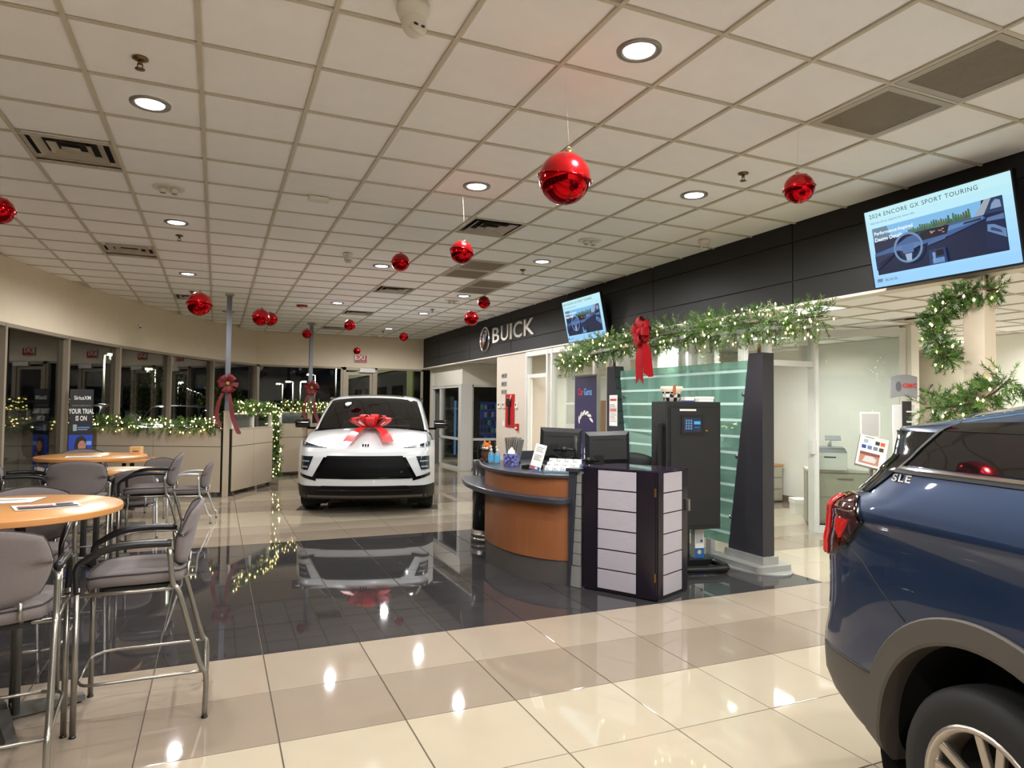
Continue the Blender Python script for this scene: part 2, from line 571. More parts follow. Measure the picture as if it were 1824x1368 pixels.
# ------------------------------------------------------------------ dark fascia along the offices
XF = 5.36
M_FASC = mat('fascia_charcoal', (36, 35, 34), 0.5, var=0.05, vscale=3, spec=0.25)
M_FBACK = mat('fascia_joint', (18, 17, 18), 0.8)
WALL_R = struct(MB().box(XF + .012, XF + .16, -4.6, YB, H_SOFF, H_CEIL + .05).build('wall_right', M_FBACK))
ys = [-4.47 + 2.4 * k for k in range(0, 11)]
ys[-1] = YB
zs = [H_SOFF, 2.905, 3.305, H_CEIL + .02]
for k in range(len(ys) - 1):
    for r in range(3):
        MB().box(XF, XF + .014, ys[k] + .006, ys[k + 1] - .006, zs[r] + (.006 if r else 0), zs[r + 1] - .006).build('fascia_panel', M_FASC, WALL_R)
struct(MB().box(XF - .004, XF + .16, -4.6, YB, H_SOFF - .025, H_SOFF).build('trim_2', M_WHITE))

# ------------------------------------------------------------------ office ceiling behind the fascia
OX0, OY0 = 5.445, 4.995
TROFF = [(5.75, 5.30), (9.41, 4.69), (8.19, 2.86), (6.97, 9.57), (7.58, 7.74), (6.97, 11.4), (5.75, 1.03), (8.19, 0.42), (10.63, 6.52)]
OVENT = [(7.58, 5.30)]
OC = struct(MB().box(XF + .16, 12.6, -4.6, YB, H_SOFF + .05, H_SOFF + .12).build('ceiling', M_CREAMW))
rest = MB()
for i in range(0, 12):
    for j in range(-15, 23):
        x = OX0 + T * (i + .5); y = OY0 + T * (j + .5)
        if any(abs(x - a) < .2 and abs(y - c) < .2 for a, c in TROFF + OVENT): continue
        if y > 18.4: continue
        if in_view(x, y, H_SOFF, 10) and hypot(x, y) < 10.5 and y < 8:
            link('ceiling_tile', ct_me, OC, (x, y, H_SOFF))
        else:
            rest.box(x - h, x + h, y - h, y + h, H_SOFF + .007, H_SOFF + .02)
stuff(rest.build('ceiling_tile_field', M_CTILE, OC))
for i in range(0, 12):
    x = OX0 + T * i
    MB().box(x - 0.012, x + 0.012, -4.4, 18.5, H_SOFF - 0.004, H_SOFF + 0.008).build('grid_main_tee', M_TBAR, OC)
for j in range(-14, 22):
    y = OY0 + T * j
    MB().box(XF + .16, 12.5, y - 0.0105, y + 0.0105, H_SOFF - 0.002, H_SOFF + 0.008).build('grid_cross_tee', M_TBAR, OC)

# ------------------------------------------------------------------ walls around the offices
def slab(b, p, q, z0, z1, t=0.10, side=1):
    """upright wall slab from p to q in plan, thickness t to one side"""
    p = Vector((p[0], p[1], 0)); q = Vector((q[0], q[1], 0)); d = (q - p).normalized(); n = Vector((-d.y, d.x, 0)) * t * side
    vs = [(a.x, a.y, z) for a in (p, q, q + n, p + n) for z in (z0, z1)]
    return b.add(vs, [(0, 2, 3, 1), (4, 6, 7, 5), (0, 1, 7, 6), (2, 4, 5, 3), (1, 3, 5, 7), (0, 6, 4, 2)])
HZ = H_SOFF
# white pier with the alarm board
struct(MB().box(5.39, 5.95, 11.66, 13.12, 0, HZ - .02).build('wall_pier', mat('pier_paint', (202, 190, 174), .75, var=.03, bump=.05)))
# vending room: bulkhead, corner post, glazing
b = MB()
b.box(5.60, 5.72, 15.9, YB, 2.14, HZ); b.box(5.72, 9.2, 15.9, 16.02, 2.14, HZ); b.box(9.1, 9.2, 13.0, YB, 0, HZ); b.box(5.95, 9.2, 13.02, 13.12, 0, HZ)
struct(b.build('wall_vending_room', M_WHITE))
struct(MB().box(5.56, 5.86, 15.86, 16.06, 0, 2.16).build('trim_3', M_ALUW))
flat_window('window_22', 5.86, 7.2, 15.96, 0.0, 2.14, G_OFF, M_ALUW, mull=(), label='glass front of the vending room')
b = struct(empty('window_23', (5.66, 17.0, 0)), 'side glazing of the vending room')
MB().box(-.004, .004, -.94, .75, .05, 2.12).build('pane', G_OFF, b)
f = MB()
f.box(-.04, .04, -.94, 1.5, 2.08, 2.16); f.box(-.04, .04, -.94, .8, .0, .06); f.box(-.04, .04, -.94, .8, .74, .80); f.box(-.04, .04, .75, .81, 0, 2.1); f.box(-.04, .04, 1.48, 1.54, 0, 2.1)
f.build('window_frame', M_ALUW, b)
MB().box(7.2, 9.1, 15.92, 16.0, 0, 2.14).build('wall_vending_side', M_WHITE)['kind'] = 'structure'
MB().box(5.9, 7.16, 15.93, 16.0, .74, .80).build('trim_4', M_ALUW)['kind'] = 'structure'
b = MB().box(5.74, 9.1, YB - .03, YB, 0, 2.6)
struct(b.build('wall_vending_back', mat('vending_wall_grey', (120, 118, 110), .8)))
# office A: glazed front flush under the fascia, corner, glazed front facing the desk
XO = 5.42
def bar(b, p, q, z0, z1, w=0.06, d=0.08):
    p = Vector((p[0], p[1], 0)); q = Vector((q[0], q[1], 0)); t = (q - p).normalized(); n = Vector((-t.y, t.x, 0)) * d / 2
    vs = [(a.x, a.y, z) for a in (p - n, q - n, q + n, p + n) for z in (z0, z1)]
    return b.add(vs, [(0, 2, 3, 1), (4, 6, 7, 5), (0, 1, 7, 6), (2, 4, 5, 3), (1, 3, 5, 7), (0, 6, 4, 2)])
def post(b, x, y, z0, z1, w=0.07, d=0.08):
    return b.box(x - d / 2, x + d / 2, y - w / 2, y + w / 2, z0, z1)
def glazing(name, p, q, stops, label, transom=None, z1=None, posts=True, low=None, gm=None):
    """storefront run from p to q: panes between the stops (0..1), posts, head and sill rails"""
    z1 = z1 or HZ - .03
    P0 = Vector((p[0], p[1], 0)); D = Vector((q[0] - p[0], q[1] - p[1], 0)); L = D.length; a = atan2(D.y, D.x)
    w = struct(empty(name, P0, a), label)
    fr = MB()
    fr.box(0, L, -.045, .045, z1 - .09, z1)
    for s0, s1, kind in stops:
        if kind != 'door': fr.box(s0 * L, s1 * L, -.04, .04, 0, .09)
    if transom:
        for s0, s1, kind in stops:
            if kind in ('door', 'transom'): fr.box(s0 * L, s1 * L, -.04, .04, transom, transom + .07)
    fr.build('window_frame', M_ALUW, w)
    edges = sorted(set([s[0] for s in stops] + [s[1] for s in stops]))
    for e in edges:
        MB().box(e * L - .035, e * L + .035, -.05, .05, 0, z1).build('mullion', M_ALUW, w)
    for s0, s1, kind in stops:
        lo = .09 if kind != 'door' else transom + .07
        MB().box(s0 * L + .03, s1 * L - .03, -.004, .004, lo, z1 - .09).build('pane', gm or G_OFF, w)
    return w
glazing('window_24', (XO, 11.62), (XO, 8.70), [(0, .30, 'door'), (.30, .36, 'p'), (.36, .86, 'p'), (.86, 1.0, 'p')], 'glazed office front under the dark fascia', transom=2.14)
d2 = struct(empty('door_2', (XO + .03, 11.55, 0), radians(-28)), 'white office door standing ajar behind the glass')
MB().box(-.02, .025, -.84, 0, .02, 2.12).build('door_leaf', M_OFFW, d2, bevel=.004)
MB().box(-.03, -.02, -.70, -.16, .25, 1.9).build('door_panel', mat('door_panel_grey', (190, 190, 178), .6), d2)
struct(MB().box(5.40, 5.58, 8.46, 8.74, 0, HZ - .02).build('trim_5', M_ALUW))
glazing('window_25', (5.58, 8.52), (7.22, 8.52), [(0, .30, 'p'), (.30, .62, 'p'), (.62, 1.0, 'p')], 'office glazing behind the green glass panel', transom=2.14)
# office B
glazing('window_26', (6.02, 6.56), (7.20, 6.56), [(0, .33, 'p'), (.33, 1.0, 'door')], 'door frame of the bright white office', transom=2.16)
glazing('window_27', (6.02, 8.5), (6.02, 6.56), [(0, .5, 'p'), (.5, 1, 'p')], 'side glazing of the bright white office')
glazing('window_28', (7.235, 6.54), (7.90, 5.80), [(0, 1, 'p')], 'angled office window in front of the printer')
MB().box(7.12, 7.20, 6.50, 6.55, 1.02, 1.2).build('trim_6', M_ALUW)['kind'] = 'structure'
b = MB()
b.box(9.1, 9.2, 6.62, 13.0, 0, HZ); b.box(5.5, 9.1, 12.9, 13.0, 0, HZ); b.box(7.24, 7.32, 8.52, 10.2, 0, HZ); b.box(7.32, 9.1, 10.1, 10.2, 0, HZ)
struct(b.build('wall_office', M_OFFW))
b = MB(); slab(b, (8.02, 5.80), (9.15, 6.62), 0, HZ, .06, 1)
struct(b.build('wall_office_side', M_OFFW))
struct(MB().box(7.90, 8.04, 5.68, 5.84, 0, HZ).build('trim_7', M_WHITE))
M_BASEB = mat('baseboard_brown', (122, 106, 90), .6)
struct(MB().box(9.085, 9.1, 6.62, 10.1, 0, .11).build('baseboard_office', M_BASEB))
# stair hall and right wall
M_HALL = mat('hall_wall_beige', (176, 168, 150), 0.85, var=.05, vscale=20, bump=.2, bscale=160)
b = MB(); b.box(11.4, 11.5, 5.6, 9.6, 0, HZ); slab(b, (9.15, 6.68), (11.45, 8.4), 0, HZ, .06, 1)
struct(b.build('wall_stair_hall', M_HALL))
b = MB(); b.box(10.0, 10.12, 4.2, 6.15, 0, HZ); b.box(10.0, 10.12, -4.6, 3.2, 0, HZ); b.box(10.0, 10.12, 3.2, 4.2, 2.05, HZ); b.box(10.12, 11.5, 6.05, 6.15, 0, HZ)
struct(b.build('wall_right_white', M_OFFW))
w = struct(empty('window_29', (10.05, 4.9, 0)), 'dark framed opening in the white right wall')
b = MB(); b.box(-.09, -.05, -.75, .42, 1.98, 2.04); b.box(-.09, -.05, .36, .42, .1, 2.04); b.box(-.09, -.05, -.75, -.69, .1, 2.04)
b.build('window_frame', mat('dark_frame', (48, 50, 52), .4), w)
MB().box(-.065, -.055, -.69, .36, .1, 1.98).build('pane', mat('dark_grey_panel', (98, 100, 100), .3), w)
# unseen closing walls behind the camera
b = MB(); b.box(-.3, 12.6, -4.6, -4.5, 0, H_CEIL); b.box(12.5, 12.6, -4.6, YB, 0, HZ)
struct(b.build('wall_front', M_WHITE))

# ================================================================== CEILING FIXTURES
M_TRIM = mat('downlight_trim', (150, 142, 130), 0.3, metal=0.6)
M_LENS = mat('downlight_lens', (250, 250, 250), 0.4, var=0.0, emit=(236, 244, 255), estr=9.0)
def area(parent, loc, size, watts, col, spread=160, shape='DISK', size_y=None):
    l = bpy.data.lights.new('lamp_light', 'AREA'); l.shape = shape; l.size = size
    if size_y: l.size_y = size_y
    l.energy = watts; l.color = col; l.spread = radians(spread)
    o = bpy.data.objects.new('lamp_light', l); COL.objects.link(o); o.parent = parent; o.location = loc
    return o
def can(parent, loc):
    l = bpy.data.lights.new('lamp_light', 'SPOT'); l.energy = DOWN_W; l.color = LIGHT_COL; l.spot_size = radians(176); l.spot_blend = .42; l.shadow_soft_size = .075
    o = bpy.data.objects.new('lamp_light', l); COL.objects.link(o); o.parent = parent; o.location = loc
    return o
tmp = MB().lathe([(0.082, 0.001), (0.082, -0.004), (0.102, -0.010), (0.118, -0.006), (0.120, 0.004)], 32, cap0=False, cap1=False).build('trim', M_TRIM); trim_me = tmp.data; bpy.data.objects.remove(tmp)
tmp = MB().lathe([(0.083, -0.004), (0.06, -0.0015), (0.0001, 0.0)], 32, cap0=False).build('lens', M_LENS); lens_me = tmp.data; bpy.data.objects.remove(tmp)
lens_off = lens_me.copy(); lens_off.materials.clear(); lens_off.materials.append(mat('downlight_lens_off', (214, 208, 196), .4))
DL = [(-.43, 4.79, 'recessed round downlight above the nearest bistro table'), (2.01, 2.96, 'largest recessed round downlight near the top of the picture'),
      (-.43, 7.84, 'recessed round downlight left, between two slotted air diffusers'), (-.43, 10.89, 'recessed round downlight above the far left low tables'),
      (2.01, 5.40, 'recessed round downlight left of the biggest red bell'), (3.84, 4.79, 'recessed round downlight left of the small red bell by the fascia'),
      (3.84, 7.84, 'recessed round downlight beside the white domed camera and sprinkler'), (2.01, 9.06, 'recessed round downlight touching the red bell left of the air returns'),
      (3.84, 10.89, 'recessed round downlight just past the far return grilles'), (2.01, 12.72, 'recessed round downlight in front of the far diffusers, above the white car'),
      (3.84, 13.33, 'recessed round downlight above the wall logo'), (3.84, 16.38, 'farthest recessed round downlight near the exit wall')]
for x, y, lb in DL:
    t = thing('ceiling_downlight', lb, 'ceiling light', (x, y, H_CEIL), 0, 'recessed showroom downlights')
    link('trim', trim_me, t); link('lens', lens_me, t)
    can(t, (0, 0, -.09))
for x, y in [(-.43, 1.74), (-.43, -1.31), (2.01, -.09), (2.01, -3.1), (3.84, 1.74), (3.84, -1.31), (.18, 15.0), (2.01, 16.38), (-1.65, -1.31), (.79, -1.92), (2.01, 1.13), (3.84, -3.14)]:  # those above and behind the camera are unseen, added to brighten the room
    t = thing('ceiling_downlight', {(-.43, 1.74): 'added recessed downlight over the camera spot, left', (-.43, -1.31): 'added recessed downlight behind the camera on the left', (2.01, -.09): 'added recessed downlight behind the camera in the middle', (2.01, -3.1): 'added recessed downlight at the rear wall behind the camera', (3.84, 1.74): 'added recessed downlight above the blue car', (3.84, -1.31): 'added recessed downlight behind the blue car front', (-1.65, -1.31): 'added recessed downlight by the windows behind the camera', (.79, -1.92): 'added recessed downlight straight behind the camera', (2.01, 1.13): 'added recessed downlight right above the camera', (3.84, -3.14): 'added recessed downlight in the rear right corner'}[(x, y)] if y < 2 else ('faint recessed downlight behind the left pole' if x < 1 else 'invented unlit downlight near the far red bells'), 'ceiling light', (x, y, H_CEIL), 0, 'recessed showroom downlights')
    link('trim', trim_me, t)
    if y > 14:  # far pair stays unlit; the one near the red bells is invented
        link('lens', lens_off, t); continue
    link('lens', lens_me, t)
    can(t, (0, 0, -.09))

# lay-in troffers of the offices; banner office and stair hall ones added for brightness
M_DIFF = mat('troffer_diffuser', (250, 250, 250), 0.5, var=0.0, emit=(250, 250, 240), estr=4.0)
TL = ['bright square ceiling troffer above the tapered dark column', 'bright ceiling troffer at the right edge above the white wall', 'bright ceiling troffer behind the big tilted screen',
      'ceiling troffer added to brighten the office behind the banner', 'ceiling troffer inside the white office', 'ceiling troffer added for brightness at the back of the banner office', 'office ceiling troffer right of the blue car', 'office ceiling troffer far behind the blue car', 'troffer added to brighten the stair hall, hidden behind the slim cream column']
for (x, y), lb in zip(TROFF, TL):
    t = thing('ceiling_troffer', lb, 'ceiling light', (x, y, H_SOFF), 0, 'office ceiling troffers')
    f = MB(); s = .29
    f.box(-s, s, -s, -s + .03, -.006, .01); f.box(-s, s, s - .03, s, -.006, .01); f.box(-s, -s + .03, -s, s, -.006, .01); f.box(s - .03, s, -s, s, -.006, .01)
    f.box(-.14, -.125, -s, s, -.006, .01); f.box(.125, .14, -s, s, -.006, .01)
    f.build('frame', M_ALUW, t)
    MB().box(-s + .02, s - .02, -s + .02, s - .02, .0, .008).build('diffuser', M_DIFF, t)
    area(t, (0, 0, -.02), .5, TROFFER_W, OFFICE_COL, 165, 'SQUARE')

# slotted supply diffusers
M_DIFFU = mat('diffuser_metal', (178, 170, 154), 0.45, metal=0.2)
M_DARK = mat('duct_dark', (10, 9, 9), 0.9)
VL = {(-1.04, 5.92): 'large stepped square air diffuser above the left tables', (-1.04, 9.50): 'stepped square air diffuser, second from the left edge', (2.62, 6.61): 'stepped square air diffuser beside the biggest red bell',
      (2.62, 10.88): 'stepped square air diffuser above the white car roof', (2.62, 13.93): 'small far air diffuser nearer the logo', (2.62, 16.98): 'farthest air diffuser by the exit wall', (-0.43, 13.32): 'air diffuser behind the left red bell',
      (3.84, 2.96): 'perforated return grille, lower one at top right', (3.84, 2.35): 'perforated return grille, upper one at the top right corner', (3.23, 8.45): 'perforated return grille, nearest of the far four', (3.23, 9.06): 'perforated return grille, second of the far four',
      (3.84, 9.67): 'perforated return grille, third of the far four', (3.84, 10.28): 'perforated return grille, last of the far four'}
def diffuser(x, y, z, lb):
    t = thing('air_diffuser', lb, 'air vent', (x, y, z), 0, 'stepped ceiling air diffusers')
    MB().box(-.288, .288, -.288, .288, .03, .045).build('duct', M_DARK, t)
    def ringb(name, r0, r1, z0, z1):
        b = MB()
        R = lambda r, zz: [(-r, -r, zz), (r, -r, zz), (r, r, zz), (-r, r, zz)]
        b.loft([R(r0, z0), R(r1, z1), R(r1, z1 + .004), R(r0, z0 + .004)], closed=True)
        b.build(name, M_DIFFU, t)
    ringb('outer_flange', .290, .262, .002, .004)
    ringb('cone', .225, .175, -.004, .024)
    ringb('cone', .140, .095, -.004, .024)
    MB().lathe([(.001, -.006), (.085, -.006), (.085, -.002), (.001, -.002)], 4, M=Matrix.Rotation(pi / 4, 4, 'Z')).build('centre_plate', M_DIFFU, t)
def return_grille(x, y, z, lb):
    t = thing('return_grille', lb, 'air vent', (x, y, z), 0, 'perforated return grilles')
    s = .290; f = MB()
    for a in ((-s, s, -s, -s + .045), (-s, s, s - .045, s), (-s, -s + .045, -s + .045, s - .045), (s - .045, s, -s + .045, s - .045)):
        f.box(a[0], a[1], a[2], a[3], -.004, .008)
    f.build('frame', M_DIFFU, t)
    MB().box(-.26, .26, -.26, .26, .02, .03).build('backing', mat('return_backing', (62, 54, 44), .8), t)
    for k in range(34):
        xx = -.25 + k * .5 / 33
        MB().box(xx - .0045, xx + .0045, -.255, .255, .0, .006).build('slat', mat('return_slat', (150, 138, 118), .5), t)
for (x, y), k in VENTS.items():
    (diffuser if k == 1 else return_grille)(x, y, H_CEIL, VL[(x, y)])
diffuser(OVENT[0][0], OVENT[0][1], H_SOFF, 'dark smudged air diffuser in the office ceiling')

# sprinklers, emergency heads, sensors, cameras
M_BRASS = mat('sprinkler_brass', (120, 98, 66), 0.3, metal=0.9)
M_PLW = mat('plastic_white', (222, 216, 204), 0.4)
M_BLK = mat('plastic_black', (16, 16, 17), 0.35)
def sprinkler(x, y, lb):
    t = thing('sprinkler_head', lb, 'sprinkler', (x, y, H_CEIL), 0, 'pendent sprinkler heads')
    MB().lathe([(.04, .006), (.042, -.002), (.018, -.012), (.0001, -.012)], 20).build('escutcheon', M_BRASS, t)
    b = MB().tube([(0, 0, -.01), (0, 0, -.03)], .011); b.tube([(-.012, 0, -.028), (-.012, 0, -.055)], .003); b.tube([(.012, 0, -.028), (.012, 0, -.055)], .003)
    b.build('body', M_BRASS, t)
    MB().lathe([(.0001, -.054), (.026, -.056), (.026, -.059), (.0001, -.06)], 16).build('deflector', M_BRASS, t)
for x, y, lb in [(-.43, 4.18, 'brass pendent sprinkler beside the nearest left downlight'), (-.43, 8.45, 'brass pendent sprinkler behind the second left downlight'), (3.84, 4.18, 'brass pendent sprinkler left of the small red bell by the fascia'),
                 (3.84, 8.45, 'brass pendent sprinkler left of the wall screen'), (3.84, 12.72, 'small brass sprinkler above the wall logo'), (3.84, 17.0, 'farthest sprinkler near the exit wall'), (-.43, 12.6, 'small sprinkler above the left red bell')]:
    sprinkler(x, y, lb)
def emerg(x, y, lb):
    t = thing('emergency_light', lb, 'emergency light', (x, y, H_CEIL), 0, 'recessed round emergency lights')
    MB().lathe([(.0001, -.002), (.10, -.002), (.115, -.008), (.13, -.003), (.132, .005)], 28, cap1=False).build('plate', M_PLW, t)
    for sx in (-.045, .045):
        c = MB().lathe([(.0001, -.045), (.03, -.043), (.036, -.02), (.03, .0)], 16, c=(sx, 0, 0)).build('lamp_head', M_PLW, t)
        MB().lathe([(.0001, -.047), (.022, -.047), (.024, -.043)], 12, c=(sx, 0, 0)).build('lamp_lens', mat('lamp_lens_grey', (150, 146, 136), .2), c)
for x, y, lb in [(-.43, 6.62, 'round twin-head emergency light behind the near left downlight'), (3.84, 6.62, 'round twin-head emergency light left of the wall screens'), (3.84, 11.50, 'round twin-head emergency light past the far grilles'), (3.84, 18.0, 'round emergency light near the exit wall')]:
    emerg(x, y, lb)
t = thing('access_point', 'small white rectangular sensor box on the ceiling', 'sensor', (.81, 6.31, H_CEIL))
MB().rbox(-.09, .09, -.05, .05, -.035, 0, .015).build('body', M_PLW, t)
MB().box(.03, .035, -.052, -.05, -.02, -.015).build('indicator', glow((80, 200, 120), .6), t)
def turret(x, y, z, lb, a=0, s=1.0):
    t = thing('security_camera', lb, 'camera', (x, y, z), a, 'turret security cameras')
    MB().lathe([(.06 * s, 0), (.062 * s, -.02 * s), (.045 * s, -.06 * s), (.02 * s, -.07 * s)], 24).build('base', M_PLW, t)
    MB().sphere((0, -.01 * s, -.075 * s), .045 * s, 18, 12).build('eyeball', M_PLW, t)
    M = Matrix.Translation((0, -.034 * s, -.098 * s)) @ Matrix.Rotation(radians(55), 4, 'X')
    fp = MB().lathe([(.034 * s, -.006 * s), (.033 * s, .012 * s), (.0001, .014 * s)], 20, M=M).build('face_plate', M_PLW, t)
    for sx in (-.013, .013):
        M2 = M @ Matrix.Translation((sx * s, 0, .012 * s))
        MB().lathe([(.010 * s, 0), (.009 * s, .006 * s), (.0001, .007 * s)], 12, M=M2).build('lens', M_BLK, fp)
turret(1.46, 8.51, H_CEIL, 'white turret camera left of the row of red bells', radians(10))
turret(4.98, 6.03, H_CEIL, 'white turret camera close to the dark fascia', radians(-30))
turret(.81, 3.07, H_CEIL, 'white turret camera cut off by the top edge of the picture', radians(15), 1.3)
t = thing('smoke_detector', 'red domed fire strobe on the far ceiling', 'alarm', (1.45, 13.35, H_CEIL))
MB().lathe([(.10, 0), (.10, -.025), (.075, -.03)], 24).build('base', mat('alarm_red', (150, 24, 26), .35), t)
MB().lathe([(.06, -.03), (.05, -.06), (.0001, -.065)], 20).build('strobe_lens', M_PLW, t)
t = thing('smoke_detector', 'cream smoke detector above the wall logo near the fascia', 'alarm', (5.1, 12.78, H_CEIL))
MB().lathe([(.07, 0), (.07, -.02), (.05, -.025)], 24).build('base', M_PLW, t)
MB().lathe([(.05, -.025), (.045, -.05), (.0001, -.052)], 20).build('sensor_cap', M_PLW, t)

# ================================================================== STOOLS, CHAIRS, TABLES
M_FAB = mat('fabric_grey', (112, 103, 101), 0.95, var=0.10, vscale=260, bump=0.35, bscale=420, spec=0.15, sheen=0.15)
M_PIPE = mat('fabric_piping', (52, 47, 46), 0.9)
M_STEEL = mat('brushed_steel', (150, 146, 138), 0.28, metal=0.85, var=0.05)
M_ARM = mat('arm_black', (24, 24, 27), 0.32, spec=0.5)
M_SHELL = mat('shell_black', (22, 21, 22), 0.55)
M_SILVER = mat('silver_paint', (186, 186, 184), 0.35, metal=0.5)

def cushion(b, f, nu=11, nv=9, t=0.05):
    """closed pillow: f(u,v,s) gives the point for u,v in -1..1 and side s (-1/1)"""
    us = [-1 + 2 * k / (nu - 1) for k in range(nu)]; vs = [-1 + 2 * k / (nv - 1) for k in range(nv)]
    b.smooth = True
    top = [[f(u, v, 1) for v in vs] for u in us]; bot = [[f(u, v, -1) for v in vs] for u in us]
    b.loft(top); b.loft(bot)
    edge = [(0, j) for j in range(nv)] + [(i, nv - 1) for i in range(1, nu)] + [(nu - 1, j) for j in range(nv - 2, -1, -1)] + [(i, 0) for i in range(nu - 2, 0, -1)]
    b.loft([[top[i][j] for i, j in edge], [bot[i][j] for i, j in edge]], closed=True)
    b.smooth = False
    return [top[i][j] for i, j in edge], [bot[i][j] for i, j in edge]

def sq(u, v, k=0.28):
    """square to rounded square"""
    x = u * sqrt(max(0, 1 - k * v * v)); y = v * sqrt(max(0, 1 - k * u * u))
    return x, y

def make_seat_chair(seat_z, back_top, arm_z, half_w, fy, ry, bar_h, armmat, legm, name, label, cat, silver=False):
    t = thing(name, label, cat)
    W = .225
    # seat cushion
    b = MB()
    def fs(u, v, s):
        x, y = sq(u, v, .30)
        e = max(abs(u), abs(v)); rise = .018 * (1 - e ** 4)
        sad = .012 * (x * x) - .02 * max(0, y) ** 3
        return (x * W * 1.06, .045 + y * .235, seat_z + sad + (rise if s > 0 else -.052 - .014 * (1 - e ** 2)))
    e1, e2 = cushion(b, fs)
    st = b.build('seat', M_FAB, t, merge=True)
    MB().tube([(p[0] * 1.004, .045 + (p[1] - .045) * 1.004, p[2]) for p in e1], .004, 5, closed=True).build('piping', M_PIPE, st)
    sh = MB(); sh.rbox(-.17, .17, -.14, .21, seat_z - .085, seat_z - .055, .05); sh.build('seat_shell', M_SHELL, t)
    # backrest
    b = MB()
    z0 = seat_z + .005; z1 = back_top; hz = (z1 - z0) / 2; zc = (z0 + z1) / 2
    def fb(u, v, s):
        x, y = sq(u, v, .30)
        e = max(abs(u), abs(v))
        wid = W * (1.04 + .03 * y) * (1 - .05 * max(0, -y - .2) ** 1.5)
        yy = -.165 - .065 * (y + 1) / 2 + .045 * x * x - .02 * max(0, y) ** 2
        th = .028 * (1 - .55 * e ** 4)
        return (x * wid, yy + (th if s > 0 else -th * .8), zc + y * hz - .018 * x * x * (1 if y > 0 else -1.6))
    e1, e2 = cushion(b, fb, 13, 11)
    bk = b.build('backrest', M_FAB, t, merge=True)
    MB().tube(e1, .0045, 5, closed=True).build('piping', M_PIPE, bk)
    r = .0135
    zk = seat_z - .07
    for s in (-1, 1):
        x = s * half_w
        # front leg, vertical
        MB().tube([(x, fy, .012), (x, fy, seat_z - .03)], r, 10).build('leg', legm, t)
        # rear leg: short upright, long slant forward, upright to the arm
        MB().tube(cr([(x, ry, .012), (x, ry - .002, bar_h * .9), (x, ry + .03, bar_h * 1.2), (x, -.16, zk - .04), (x, -.125, zk + .03), (x, -.105, arm_z - .03)], 5), r, 10).build('leg', legm, t)
        # armrest
        path = cr([(x, fy, seat_z - .06), (x * 1.01, fy + .005, seat_z + .06), (x * 1.02, fy - .04, arm_z - .055), (x * 1.02, fy - .13, arm_z - .012), (x * 1.02, .02, arm_z), (x * 1.0, -.115, arm_z - .004)], 6)
        a = MB().tube(path, [.014 + .005 * min(1, max(0, k - 8) / 8) for k in range(len(path))], 10)
        a.build('armrest', armmat, t)
        for yy in (fy, ry):
            MB().lathe([(.0001, 0), (.016, 0), (.016, .006), (.010, .014), (.0001, .014)], 12, c=(x, yy, 0)).build('foot_glide', M_ARM, t)
        # side rail under the seat
        MB().tube([(x, fy, zk), (x, -.135, zk)], .010, 8).build('seat_rail', legm, t)
    MB().tube([(-half_w, fy - .03, zk), (half_w, fy - .03, zk)], .010, 8).build('cross_rail', legm, t)
    MB().tube([(-half_w, -.11, zk), (half_w, -.11, zk)], .010, 8).build('cross_rail', legm, t)
    # posts that carry the backrest
    for s in (-1, 1):
        MB().tube([(s * .13, -.12, zk), (s * .13, -.19, zk + .04), (s * .13, -.19, z0 + .03)], .009, 8).build('back_post', legm, t)
    if bar_h > .12:
        for s in (-1, 1):
            MB().tube(cr([(s * half_w, ry + .01, bar_h), (s * half_w, .05, bar_h), (s * half_w, fy - .09, bar_h), (s * (half_w - .03), fy - .03, bar_h - .005), (s * (half_w - .09), fy - .003, bar_h - .005)], 4), .008, 8).build('footrest', legm, t)
        MB().tube([(-half_w + .09, fy - .003, bar_h - .005), (half_w - .09, fy - .003, bar_h - .005)], .008, 8).build('footrest', legm, t)
        MB().tube([(-half_w, ry + .005, bar_h), (half_w, ry + .005, bar_h)], .008, 8).build('footrest', legm, t)
    return t

ST_G = 'grey bar stools at the bistro tables'
stool = make_seat_chair(.735, 1.075, .895, .248, .285, -.285, .235, M_ARM, M_STEEL, 'bar_stool', 'grey upholstered bar stool with black arms, turned sideways, nearest in full view', 'bar stool')
stool['group'] = ST_G
SPOTS = [(-.305, 4.06, 90, None),
         (-.86, 3.54, 4, 'grey bar stool cut off by the left edge, its back to the camera'),
         (-1.02, 4.74, 180, 'grey bar stool behind the nearest round table, facing the camera'),
         (-1.72, 7.86, -80, 'grey bar stool at the left edge beside the second round table'),
         (-1.13, 7.22, 3, 'bar stool with its dark back to the camera at the second round table'),
         (-.56, 7.86, 88, 'grey bar stool right of the second round table, facing left'),
         (-1.36, 8.62, 178, 'grey bar stool mostly hidden behind the second round table')]
for k, (x, y, a, lb) in enumerate(SPOTS):
    o = stool if k == 0 else copy_tree(stool)
    o.location = (x, y, 0); o.rotation_euler = (0, 0, radians(a))
    if lb: o['label'] = lb

CH_G = 'low grey armchairs at the far tables'
chair = make_seat_chair(.44, .80, .655, .25, .26, -.27, .1, M_SILVER, M_SILVER, 'guest_chair', 'low grey guest chair with silver arms standing apart by the planter panels', 'chair')
chair['group'] = CH_G
for k, (x, y, a, lb) in enumerate([(-.27, 10.16, 82, None), (-.90, 9.28, 8, 'low grey guest chair with its back to the camera at the low table'), (-.78, 10.86, 160, 'low grey guest chair behind the nearer low table'),
                                   (-1.75, 9.9, -90, 'low grey guest chair left of the low table, mostly hidden')]):
    o = chair if k == 0 else copy_tree(chair)
    o.location = (x, y, 0); o.rotation_euler = (0, 0, radians(a))
    if lb: o['label'] = lb

